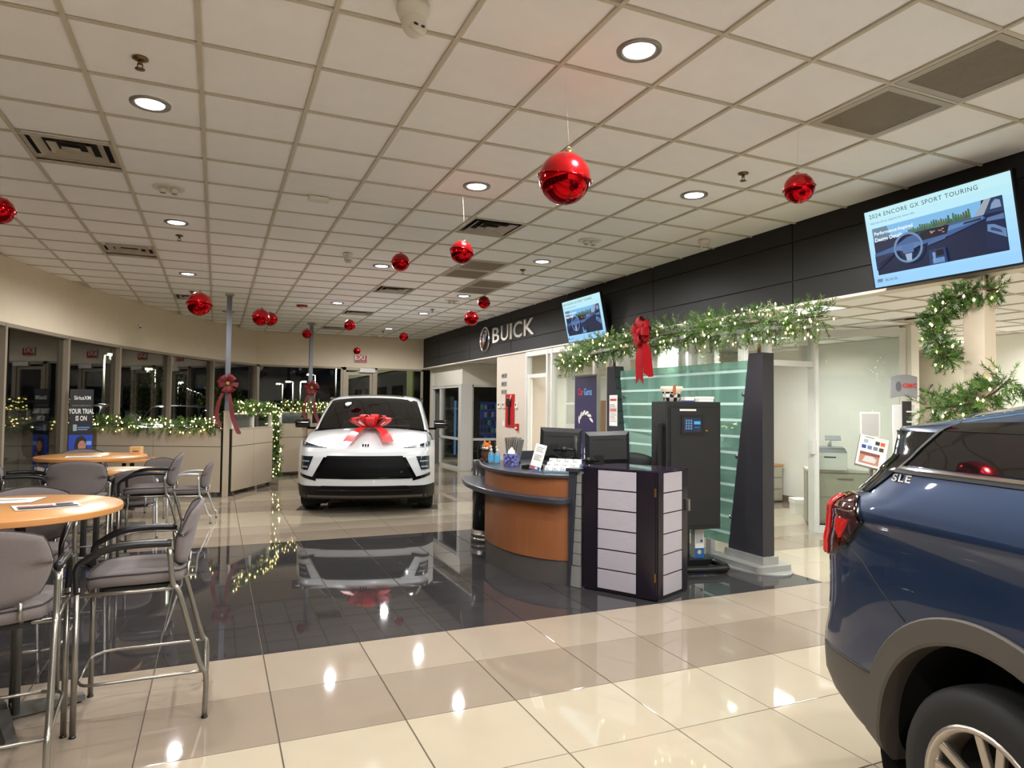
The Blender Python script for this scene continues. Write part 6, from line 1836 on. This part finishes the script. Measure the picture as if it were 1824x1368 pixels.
    if detail:
        D3 = [[(p[0] * .965, p[1] + (.03 if p[1] < 2.2 else -.02), .9 + (p[2] - .9) * .962) for p in r] for r in D2]
        shell('cabin_lining', D3, lambda i, j, c: not ws(i, j), mat('cabin_dark', (26, 25, 25), .8))
        MB().box(-.80, .80, 1.42, 1.95, .95, 1.185).build('dashboard', mat('dash_dark', (24, 24, 25), .7), C, bevel=.03)
        for sx in (-.38, .38):
            b = MB(); cushion(b, lambda u, v, s: (sx + sq(u, v, .3)[0] * .24, 2.55 + s * .07 + .10 * sq(u, v, .3)[1], 1.02 + sq(u, v, .3)[1] * .34)); b.build('seat_back', mat('car_seat', (70, 68, 66), .7), C, merge=True)
            b = MB(); cushion(b, lambda u, v, s: (sx + sq(u, v, .3)[0] * .13, 2.66 + s * .05, 1.45 + sq(u, v, .3)[1] * .09)); b.build('head_rest', mat('car_seat', (70, 68, 66), .7), C, merge=True)
        R = Matrix.Translation((.38, 1.98, 1.22)) @ Matrix.Rotation(radians(68), 4, 'X')
        sw_ = MB().tube([tuple(R @ Vector((.185 * cos(a), .185 * sin(a), 0))) for a in [2 * pi * q / 28 for q in range(28)]], .015, 8, closed=True).build('steering_wheel', mat('dash_light', (110, 110, 110), .5), C)
        MB().tube([tuple(R @ Vector((-.18, 0, 0))), tuple(R @ Vector((.18, 0, 0)))], .02, 8).build('wheel_spoke', mat('dash_dark', (24, 24, 25), .7), sw_)
    shell('side_window', D2, lambda i, j, c: sw(i, j), M_GLASSD)
    shell('sunroof', D2, lambda i, j, c: sun(i, j), M_GLASSD)
    shell('rear_window', D2, lambda i, j, c: rg(i, j), M_GLASSD)
    for sg in (-1, 1):
        for yy in (1.02, 4.08): wheel(C, sg * .865, yy, .385, .385, .25, sg)
    MB().box(-.72, .72, .5, 4.9, .26, .34).build('underbody', M_DARKW, C)
    for sg in (-1, 1):
        for yy in (1.02, 4.08): half_well(C, yy, .385, .44, sg * .60, sg * .97)
    if not detail: return C
    def patch(name, xl, xr, z0, z1, m, off=.006, nx=16, nz=8, parent=C, th=True):
        b = MB(); b.smooth = True
        rows = []
        for k in range(nz + 1):
            z = z0 + (z1 - z0) * k / nz; a, c = xl(z), xr(z)
            rows.append([(a + (c - a) * i / nx, yf(a + (c - a) * i / nx, z) - off, z) for i in range(nx + 1)])
        b.loft(rows)
        back = [[(p[0], p[1] + off * 1.5, p[2]) for p in r] for r in rows]
        edge = rows[0] + [r[-1] for r in rows[1:]] + rows[-1][-2::-1] + [r[0] for r in rows[-2:0:-1]]
        b.smooth = False
        b.loft([edge, [(p[0], p[1] + off * 1.5, p[2]) for p in edge]], closed=True)
        return b.build(name, m, parent)
    L2 = lambda za, xa, zb, xb: (lambda z: xa + (xb - xa) * (z - za) / (zb - za))
    gr = patch('grille', L2(.545, -.71, .87, -.53), L2(.545, .71, .87, .53), .545, .87, M_MBLK, .004, 24, 10)
    for k in range(11):
        z = .565 + k * .029
        xx = .70 - .18 * (z - .545) / .325
        patch('grille_bar', lambda z_: -xx, lambda z_: xx, z, z + .007, M_MBLK, .010, 22, 1, gr)
    for s in (-1, 1):
        a = (lambda s: (lambda z: min(s * (.700 - .18 * (z - .545) / .325), s * (.745 - .18 * (z - .545) / .325))))(s); c = (lambda s: (lambda z: max(s * (.700 - .18 * (z - .545) / .325), s * (.745 - .18 * (z - .545) / .325))))(s)
        patch('grille_side_trim', a, c, .53, .85, M_GBLK, .014, 3, 8)
        xa, xb = (.68, .935)
        f = lambda x: .535 + .06 * (x - .68) / .255
        b = MB(); b.smooth = True
        rows = [[(s * x, yf(x, f(x) + dz) - .012, f(x) + dz) for x in [xa + (xb - xa) * i / 10 for i in range(11)]] for dz in (-.022, .022)]
        b.loft(rows); b.build('corner_blade', M_GBLK, C)
        # lower lamp pod
        o_ = (lambda z: .925 - .01 * (z - .66) / .2); i_ = (lambda z: .80 - .075 * (z - .665) / .195)
        pl = patch('lamp_pod', (lambda z: s * o_(z)) if s < 0 else (lambda z: i_(z)), (lambda z: -i_(z)) if s < 0 else (lambda z: o_(z)), .665, .86, M_LAMP, .008, 8, 8)
        patch('lamp_pod_led', (lambda z: s * .90) if s < 0 else (lambda z: .80), (lambda z: -.80) if s < 0 else (lambda z: .90), .70, .72, M_LAMPW, .014, 4, 2, pl)
        patch('lamp_pod_led', (lambda z: s * .90) if s < 0 else (lambda z: .78), (lambda z: -.78) if s < 0 else (lambda z: .90), .78, .80, M_LAMPW, .014, 4, 2, pl)
        # headlamp blade
        b = MB(); b.smooth = True
        xx = [.545 + .385 * i / 14 for i in range(15)]
        top = lambda x: ztop(x) - .004 if x > .6 else .985; bot = lambda x: min(top(x) - .004, .978 + .012 * (x - .545) / .385)
        b.loft([[(s * x, yf(x, bot(x) + (top(x) - bot(x)) * k / 4) - .006, bot(x) + (top(x) - bot(x)) * k / 4) for x in xx] for k in range(5)])
        hl = b.build('headlamp', M_LAMP, C)
        b = MB(); b.smooth = True
        b.loft([[(s * x, yf(x, bot(x) + .006 + dz) - .011, bot(x) + .006 + dz) for x in xx[2:]] for dz in (0, .009)]); b.build('running_light', M_LAMPW, hl)
        b = MB().sphere((s * .87, yf(.87, 1.03) + .005, 1.03), .026, 12, 8); b.build('lamp_projector', M_LAMPW, hl)
        # mirror
        mi = MB(); mi.smooth = True
        mi.loft([[(s * (1.0 + dx), 1.52 + dy * .06, 1.29 + dz * .07) for dy, dz in [(cos(a), sin(a)) for a in [2 * pi * k / 12 for k in range(12)]]] for dx in (0, .02, .18, .22)], closed=True, cap0=True, cap1=True)
        m_ = mi.build('door_mirror', M_GBLK, C)
        MB().box(min(s * .90, s * 1.04), max(s * .90, s * 1.04), 1.49, 1.55, 1.20, 1.235).build('mirror_arm', M_GBLK, m_)
        MB().box(min(s * .78, s * .80), max(s * .78, s * .80), 2.3, 4.3, 1.70, 1.735).build('roof_rail', M_GBLK, C)
    patch('lower_intake', L2(.325, -.70, .445, -.60), L2(.325, .70, .445, .60), .325, .445, M_MBLK, .005, 20, 4)
    patch('intake_bar', lambda z: -.66, lambda z: .66, .375, .39, M_GBLK, .012, 20, 1)
    patch('skid_strip', lambda z: -.88, lambda z: .88, .262, .30, mat('skid_grey', (88, 82, 76), .35, metal=.4), .006, 24, 2)
    patch('grille_arc', lambda z: -.33, lambda z: .64, .548, .572, M_GBLK, .016, 20, 1)
    for k in range(3):
        x = -.036 + .036 * k
        pts = shield(x, 1.012, .034, .12)
        b = MB().prism(pts, 0, .006, lambda a, c, h: (a, yf(a, .985) + .035 - h + .5 * (c - 1.0), c)); b.build('emblem_shield', M_GBLK, C)
    tx = text('trim_badge', 'ST', .03, M_LAMPW, C, frame((.52, yf(.55, .63) - .014, .625), (1, .2, 0), (0, 0, 1)), .001, 'CENTER')
    MB().box(.20, .60, 1.62, 1.66, 1.25, 1.27).build('dash_note', M_PAPER, C)
    # cabin seen through the glass is dark; rear view mirror housing
    MB().box(-.09, .09, 1.86, 1.88, 1.585, 1.605).build('sensor_pod', M_GBLK, C)
    return C
CAR = white_suv('white_suv', 'white SUV facing the camera with a giant red bow on its hood', (1.94, 9.63, .0035), radians(-16), M_WPAINT)

# giant hood bow, its own thing resting on the hood
M_BOWR = mat('bow_red_plastic', (214, 38, 40), .38, var=.05, spec=.5)
hb = thing('hood_bow', 'giant glossy red gift bow lying on the white hood', 'bow', tuple(CAR.matrix_basis @ Vector((.03, .92, 1.215))), radians(-16))
rnd = random.Random(6)
for ring_, (n, R, el, H, w) in enumerate([(8, .36, 19, .055, .13), (7, .27, 38, .05, .12), (5, .16, 65, .04, .10)]):
    for k in range(n):
        a = 2 * pi * (k + .5 * (ring_ % 2)) / n + rnd.uniform(-.1, .1); e = radians(el)
        b = MB(); ribbon_loop(b, (0, 0, .045), (cos(a) * cos(e), sin(a) * cos(e) * .8, sin(e)), (0, 0, 1) if ring_ < 2 else (cos(a), sin(a), .2), R, H, w); b.build('loop', M_BOWR, hb)
for s in (-1, 1):
    b = MB(); b.smooth = True
    P = [Vector(p) for p in cr([(s * .04, -.05, .05), (s * .14, -.26, .03), (s * .23, -.52, -.045), (s * .29, -.73, -.15)], 6)]
    rows = []
    for i, p in enumerate(P):
        w = .055 + .03 * i / len(P); sd = Vector((.9, s * .38, 0)).normalized()
        rows.append([tuple(p - sd * w), tuple(p + sd * w)])
    b.loft(rows); b.build('tail', M_BOWR, hb)
for s in (-1, 1):
    t = thing('tyre_mat', 'dark floor mat under the %s front tyre of the white car' % ('left-hand' if s < 0 else 'right-hand'), 'mat', tuple(CAR.matrix_basis @ Vector((s * .87, 1.02, -.0034))), radians(-16), 'tyre mats')
    MB().rbox(-.2, .2, -.24, .24, 0, .003, .02).build('mat_sheet', mat('mat_dark', (70, 64, 58), .6), t)

# ------------------------------------------------------------------ blue SUV cut off by the right edge
def blue_suv():
    C = thing('blue_suv', 'dark blue SUV rear quarter cut off by the right edge', 'car', (3.097, 1.146, 0), radians(-14))
    XT = [(.25, .895), (.36, .90), (.44, .90), (.60, .906), (.75, .912), (.95, .918), (1.08, .912), (1.15, .922), (1.178, .934), (1.22, .924), (1.30, .902), (1.38, .878), (1.45, .832), (1.52, .778), (1.56, .728), (1.60, .655), (1.63, .56), (1.655, .40), (1.668, .20), (1.67, 0.0)]
    UE = [(.25, .46), (.28, .52), (.31, .62), (.345, .74), (.40, .85), (.46, .90), (.54, .905), (.62, .90), (.70, .87), (.80, .855), (.93, .85), (1.04, .855), (1.14, .824), (1.21, .79), (1.245, .73), (1.26, .664), (1.342, .575), (1.42, .512), (1.50, .555), (1.525, .585), (1.55, .60), (1.70, .60)]
    def zz(z, u):
        """roof drops slightly to the tail"""
        return z - (.085 * max(0, min(1, (u + .1) / .7)) ** 1.6) * max(0, min(1, (z - 1.53) / .09))
    def xs_(u, z):
        ue = lerp_tab(UE, z); x = lerp_tab(XT, z)
        s = max(0, min(1, (u - (ue - .42)) / .42)); x *= 1 - .08 * s ** 3
        if u < -2.6: x *= 1 - .22 * min(1, ((-2.6 - u) / 1.0)) ** 2
        return x
    levels = [.25, .28, .31, .345, .37, .40, .43, .46, .50, .54, .58, .61, .64, .67, .70, .73, .76, .79, .82, .85, .88, .91, .95, .99, 1.04, 1.08, 1.12, 1.15, 1.178, 1.20, 1.22, 1.245, 1.262, 1.30, 1.34, 1.38, 1.415, 1.45, 1.485, 1.52, 1.54, 1.56, 1.58, 1.60, 1.615, 1.63, 1.645, 1.655, 1.662, 1.668, 1.67]
    ts = [k / 40 for k in range(41)]
    def upos(t, z):
        ue = lerp_tab(UE, z); u0 = -.75
        return u0 + (ue - u0) * t
    D = []
    for u in [-3.60 + .15 * k for k in range(19)]:
        D.append([(xs_(u, z), u, z) for z in levels])
    for t in ts:
        D.append([(xs_(upos(t, z), z), upos(t, z), zz(z, upos(t, z))) for z in levels])
    for du, f in ((.018, .93), (.034, .80), (.045, .5), (.05, .0)):
        D.append([(xs_(lerp_tab(UE, z), z) * f, lerp_tab(UE, z) + du, zz(z, lerp_tab(UE, z))) for z in levels])
    n = len(D); k = len(D[0])
    # bonnet and windscreen: lower the front levels
    for i in range(n):
        for j in range(k):
            x, u, z = D[i][j]
            lim = 1.70
            if u < -1.35: lim = 1.70 - (-1.35 - u) * .62
            if u < -2.25: lim = 1.142 - (-2.25 - u) * .12
            if u < -3.30: lim = 1.016 - (-3.30 - u) * .6
            if z > lim: z = lim + (z - lim) * .02
            D[i][j] = (x, u, z)
    def arch(c): return not (hypot(c[1], c[2] - .37) < .492 or hypot(c[1] + 2.725, c[2] - .37) < .492)
    def shell(name, keep, m):
        b = MB(); b.smooth = True
        for sg in (-1, 1):
            if sg > 0 and name == 'lower_cladding': b.build(name, m, C); b = MB(); b.smooth = True
            vs = [(sg * p[0], p[1], p[2]) for r in D for p in r]; fs = []
            for i in range(n - 1):
                for j in range(k - 1):
                    c = [sum(D[i + a][j + d][q] for a in (0, 1) for d in (0, 1)) / 4 for q in range(3)]
                    if keep(c, levels[j]): fs.append((i * k + j, i * k + j + 1, (i + 1) * k + j + 1, (i + 1) * k + j))
            b.add(vs, fs)
        return b.build(name, m, C, merge=True)
    front = lambda c: c[1] < -1.40 and c[1] > -2.3 and c[2] > 1.1
    shell('body_shell', lambda c, z: arch(c) and z >= .58 and not front(c), M_BPAINT)
    shell('lower_cladding', lambda c, z: arch(c) and z < .58, M_CLAD)
    shell('windscreen', lambda c, z: front(c), M_GLASSD)
    def patch(name, uf, ur, z0, z1, m, off=.006, nu=14, nz=10, parent=C, sides=(-1,), thick=True):
        out = None
        for sg in sides:
            b = MB(); b.smooth = True; rows = []
            for q in range(nz + 1):
                z = z0 + (z1 - z0) * q / nz; a, c = uf(z), ur(z)
                rows.append([(sg * (xs_(a + (c - a) * i / nu, z) + off), a + (c - a) * i / nu, zz(z, a + (c - a) * i / nu)) for i in range(nu + 1)])
            b.loft(rows)
            if thick:
                edge = rows[0] + [r[-1] for r in rows[1:]] + rows[-1][-2::-1] + [r[0] for r in rows[-2:0:-1]]
                b.smooth = False
                b.loft([edge, [(p[0] - sg * off * 1.6, p[1], p[2]) for p in edge]], closed=True)
            out = b.build(name, m, parent)
        return out
    ue = lambda z: lerp_tab(UE, z)
    LT = lambda tab: (lambda z: lerp_tab(tab, z))
    # dark pillar, glass, trims
    pil = LT([(1.272, .55), (1.37, .415), (1.445, .358), (1.511, .314), (1.553, .282)])
    patch('pillar_panel', pil, lambda z: ue(z) + .012, 1.272, 1.515, M_GBLK, .006, 10, 14, sides=(-1, 1))
    patch('side_window', LT([(1.39, -2.05), (1.52, -1.55)]), LT([(1.39, .395), (1.445, .345), (1.52, .29)]), 1.392, 1.520, M_GLASSD, .004, 30, 6, sides=(-1, 1))
    patch('roof_side_trim', LT([(1.52, -1.5), (1.562, -1.35)]), LT([(1.52, .30), (1.562, .265)]), 1.522, 1.562, M_GBLK, .005, 30, 3, sides=(-1, 1))
    patch('pillar_edge_trim', LT([(1.38, .392), (1.445, .345), (1.545, .275)]), LT([(1.38, .408), (1.445, .360), (1.545, .290)]), 1.38, 1.545, M_SHELL, .011, 2, 12, sides=(-1, 1))
    ch = patch('chrome_strip', lambda z: -2.0, LT([(1.376, .41), (1.388, .395)]), 1.377, 1.388, M_CHROME, .012, 34, 2, sides=(-1, 1))
    patch('belt_trim', lambda z: -2.0, LT([(1.358, .435), (1.377, .41)]), 1.362, 1.377, M_SHELL, .009, 34, 2, sides=(-1, 1))
    # tail lamp
    tf = LT([(.968, .82), (1.048, .655), (1.158, .536), (1.242, .591), (1.259, .615)])
    M_TAIL = mat('tail_dark_red', (52, 5, 8), .06, spec=.7, coat=1.0); M_TAILR = mat('tail_bright_red', (190, 10, 14), .12, emit=(220, 10, 12), estr=.10, coat=1.0)
    for sg in (-1, 1):
        tl = patch('tail_lamp', tf, lambda z: ue(z) + .016, .968, 1.255, M_TAIL, .014, 10, 14, sides=(sg,))
        patch('tail_lamp_rim', lambda z: max(tf(z), ue(z) - .04), lambda z: ue(z) + .018, .975, 1.24, M_TAILR, .018, 3, 14, tl, (sg,))
        patch('tail_lamp_lens', LT([(1.065, .685), (1.15, .611)]), LT([(1.065, .70), (1.104, .735), (1.138, .717), (1.15, .70)]), 1.065, 1.15, M_TAILR, .020, 5, 8, tl, (sg,))
        patch('tail_lamp_bezel', LT([(.975, .80), (1.048, .642), (1.158, .520), (1.25, .585)]), tf, .975, 1.25, M_GBLK, .010, 3, 12, tl, (sg,))
    # gap from tail lamp to the arch, bumper lip, fuel-side lines
    gap = [(.655, 1.048), (.541, 1.00), (.48, .95), (.424, .903), (.32, .834)]
    MB().tube([(-(xs_(u, z) + .0005), u, z) for u, z in gap], .0025, 5).build('panel_gap', M_SHELL, C)
    MB().tube([(-(xs_(u, .58) + .001), u, .580) for u in [.50 + .38 * q / 10 for q in range(11)]], .0045, 6).build('bumper_gap', M_SHELL, C)
    for sg in (-1, 1):
        for uc in (0.0, -2.725):
            # arch cladding
            b = MB(); b.smooth = True; rows = []
            for q in range(41):
                a = radians(-12 + 204 * q / 40)
                ri, ro = .462, .552
                def pt(r, o):
                    u = uc + r * cos(a); z = .372 + r * sin(a); z = max(z, .262)
                    return (sg * (xs_(u, z) + o), u, z)
                rows.append([pt(ri, -.07), pt(ri, .012), pt(ri + .012, .016), pt(ro - .006, .014), pt(ro, .008), pt(ro, -.01)])
            for q in range(5): b.loft([[r[q], r[q + 1]] for r in rows])
            b.build('arch_cladding', M_CLAD, C)
            half_well(C, uc, .37, .475, sg * .50, sg * .90)
            wheel(C, sg * (.925 - .125), uc, .355, .355, .235, sg)
    MB().box(-.75, .75, -3.4, .5, .27, .34).build('underbody', M_DARKW, C)
    for sg in (-1, 1):
        MB().tube([(sg * .56, .12, 1.645), (sg * .58, -.02, 1.665), (sg * .58, -1.2, 1.68), (sg * .57, -1.35, 1.65)], .014, 8).build('roof_rail', M_GBLK, C)
    # badge
    x0 = xs_(.30, 1.345)
    ay = Vector((-(xs_(.30, 1.36) - xs_(.30, 1.33)) , 0, .03)).normalized()
    Mx = frame((-(x0 + .004), .415, 1.322), (-(xs_(.20, 1.345) - xs_(.36, 1.345)) * .0, -1, 0), tuple(ay))
    text('trim_badge', 'SLE', .040, M_CHROME, C, Mx, .004, 'LEFT', .0006, 1.1, 1.55)
    # spoiler seam and door seam
    MB().tube([(-(xs_(u, z) + .001), u, zz(z, u)) for u, z in [(.275, 1.565), (.31, 1.585), (.35, 1.605), (.38, 1.63), (.40, 1.655)]], .003, 5).build('spoiler_seam', M_SHELL, C)
    MB().tube([(-(xs_(-.62, z) + .0005), -.62 + .1 * (z - 1.0), z) for z in [.62 + .07 * q for q in range(11)]], .0025, 5).build('door_seam', M_SHELL, C)
    return C
blue_suv()

# ================================================================== NIGHT OUTSIDE
M_ASPH = mat('asphalt', (38, 38, 38), .85, var=.2, vscale=2)
b = MB().box(-160, 90, 18.8, 900, -.30, -.22); b.box(-160, -3.4, -60, 18.8, -.30, -.22)
struct(b.build('ground_parking_lot', M_ASPH))
M_LAMPHEAD = mat('lot_lamp', (255, 255, 250), .4, var=0, emit=(240, 246, 240), estr=40.0)
M_LPOLE = mat('lot_pole', (170, 172, 160), .5)
def lot_lamp(x, y, h_, dx, lb, lit=True):
    t = thing('parking_lot_lamp', lb, 'street lamp', (x, y, -.22), 0, 'lamps over the night parking lot')
    MB().tube([(0, 0, 0), (0, 0, h_)], .11, 8).build('pole', M_LPOLE, t)
    MB().tube([(0, 0, h_), (dx, 0, h_ + .1)], .06, 6).build('arm', M_LPOLE, t)
    hd = MB().box(dx * 1.0 - .5, dx * 1.0 + .5, -.25, .25, h_ + .02, h_ + .2).build('head', M_LPOLE, t)
    MB().box(dx - .48, dx + .48, -.23, .23, h_ - .06, h_ + .02).build('luminaire', M_LAMPHEAD, hd)
    if not lit: return
    l = bpy.data.lights.new('lot_light', 'POINT'); l.energy = 2500; l.color = (.95, 1, .9); l.shadow_soft_size = .3
    o = bpy.data.objects.new('lot_light', l); COL.objects.link(o); o.parent = t; o.location = (dx, -.3, h_ - .3)
for (x, y), h_, dx, lb in [((-9.0, 121.2), 7.2, -1.0, 'lot lamp seen through the third window'), ((-8.6, 159.4), 7.2, -1.0, 'lot lamp just left of a window mullion'), ((-9.1, 191.2), 7.2, .7, 'lot lamp right of the mullion, with a wide glow'),
                           ((14.3, 168.4), 6.7, -1.0, 'left lot lamp in the wide far window'), ((14.9, 151.1), 6.7, -1.0, 'second lot lamp in the wide far window'), ((16.2, 149.2), 6.7, .7, 'third lot lamp in the wide far window'), ((16.2, 125.5), 7.2, -1.0, 'lot lamp beside the far pole'), ((16.6, 105.2), 7.8, .7, 'tall lot lamp next to the exit door'), ((-11.7, 87.9), 7.2, .8, 'lot lamp in the second window'), ((-1.75, 33.0), 8.2, -1.2, 'tall lot lamp added to light the parked cars, its pole behind a mullion')]:  # the nearest lamp is added to light the parked cars
    lot_lamp(x, y, h_, dx, lb)
for k, (x, y) in enumerate([(-14.2, 340), (-14.2, 366), (-14.2, 394), (-13.8, 420), (-13.2, 450), (-12.5, 500), (-12.0, 560)]):
    lot_lamp(x, y, 9.2, 1.0, 'distant lot lamp, number %s of the far row from the left' % ('one two three four five six seven'.split()[k]), False)
M_PDARK = [mat('parked_silver', (150, 154, 152), .3, metal=.4, coat=1), mat('parked_black', (20, 22, 24), .3, coat=1), mat('parked_white', (190, 192, 190), .3, coat=1), mat('parked_red', (80, 18, 20), .3, coat=1)]
for k, (x, y, a, lb) in enumerate([(-1.56, 23.95, -170 + 163, 'silver SUV parked outside the third window'), (-4.6, 24.6, -8, 'black SUV parked left of the silver one'), (1.2, 25.2, -5, 'white SUV parked right of the silver one'), (4.2, 27.5, -3, 'dark red SUV parked beyond the corner')]):
    c = white_suv('parked_suv', lb, (x, y, -.22), radians(a), M_PDARK[k], False); c['group'] = 'cars parked outside'
# trees and shrubs beyond the glass
M_TLEAF = mat('tree_leaf_night', (84, 96, 30), .6, var=.3, vscale=2)
def tree(x, y, h_, r, lb, seed, n=900, leaf=.16):
    t = thing('tree', lb, 'tree', (x, y, -.22), 0, 'trees and shrubs outside')
    rnd = random.Random(seed); b = MB()
    for k in range(n):
        v = Vector((rnd.gauss(0, 1), rnd.gauss(0, 1), rnd.gauss(0, 1))).normalized() * r * rnd.random() ** .4
        c = v + Vector((0, 0, h_)); d1 = Vector((rnd.gauss(0, 1), rnd.gauss(0, 1), rnd.gauss(0, 1))).normalized() * leaf; d2 = Vector((rnd.gauss(0, 1), rnd.gauss(0, 1), rnd.gauss(0, 1))).normalized() * leaf * .6
        b.add([tuple(c - d2), tuple(c + d2), tuple(c + d1)], [(0, 1, 2)])
    stuff(mesh_raw(b, 'crown', [M_TLEAF], t))
    MB().tube([(0, 0, 0), (.05, 0, h_ * .6), (0, .05, h_)], [.09, .07, .04], 7).build('trunk', M_STEMB, t)
tree(-4.1, 60, 2.6, 2.4, 'yellow-green tree outside by the lot lamps', 31, 1400, .25)
tree(5.0, 20.6, .7, .75, 'low green shrub outside the window right of the exit door', 32, 700, .10)
tree(.3, 45, 1.8, 1.4, 'dim tree outside near the corner pole', 33, 700, .22)
t = thing('building_wing', 'dark neighbouring wing with yellow-green trim beyond the exit', 'building', (9.0, 27.5, -.22))
MB().box(-2.6, 3.5, -4.2, 9, 0, 4.6).build('wall', mat('wing_dark', (52, 48, 44), .8), t)
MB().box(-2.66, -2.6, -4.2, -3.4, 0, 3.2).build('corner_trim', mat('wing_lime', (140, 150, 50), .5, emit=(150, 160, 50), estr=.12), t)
MB().box(-2.68, -2.6, -4.2, 9, 3.2, 3.5).build('fascia_trim', mat('wing_lime', (140, 150, 50), .5), t)
for k in range(4): MB().box(-2.63, -2.6, -2.6 + 2.6 * k, -1.0 + 2.6 * k, .6, 2.6).build('window', G_WIN if False else M_GLASSD, t)
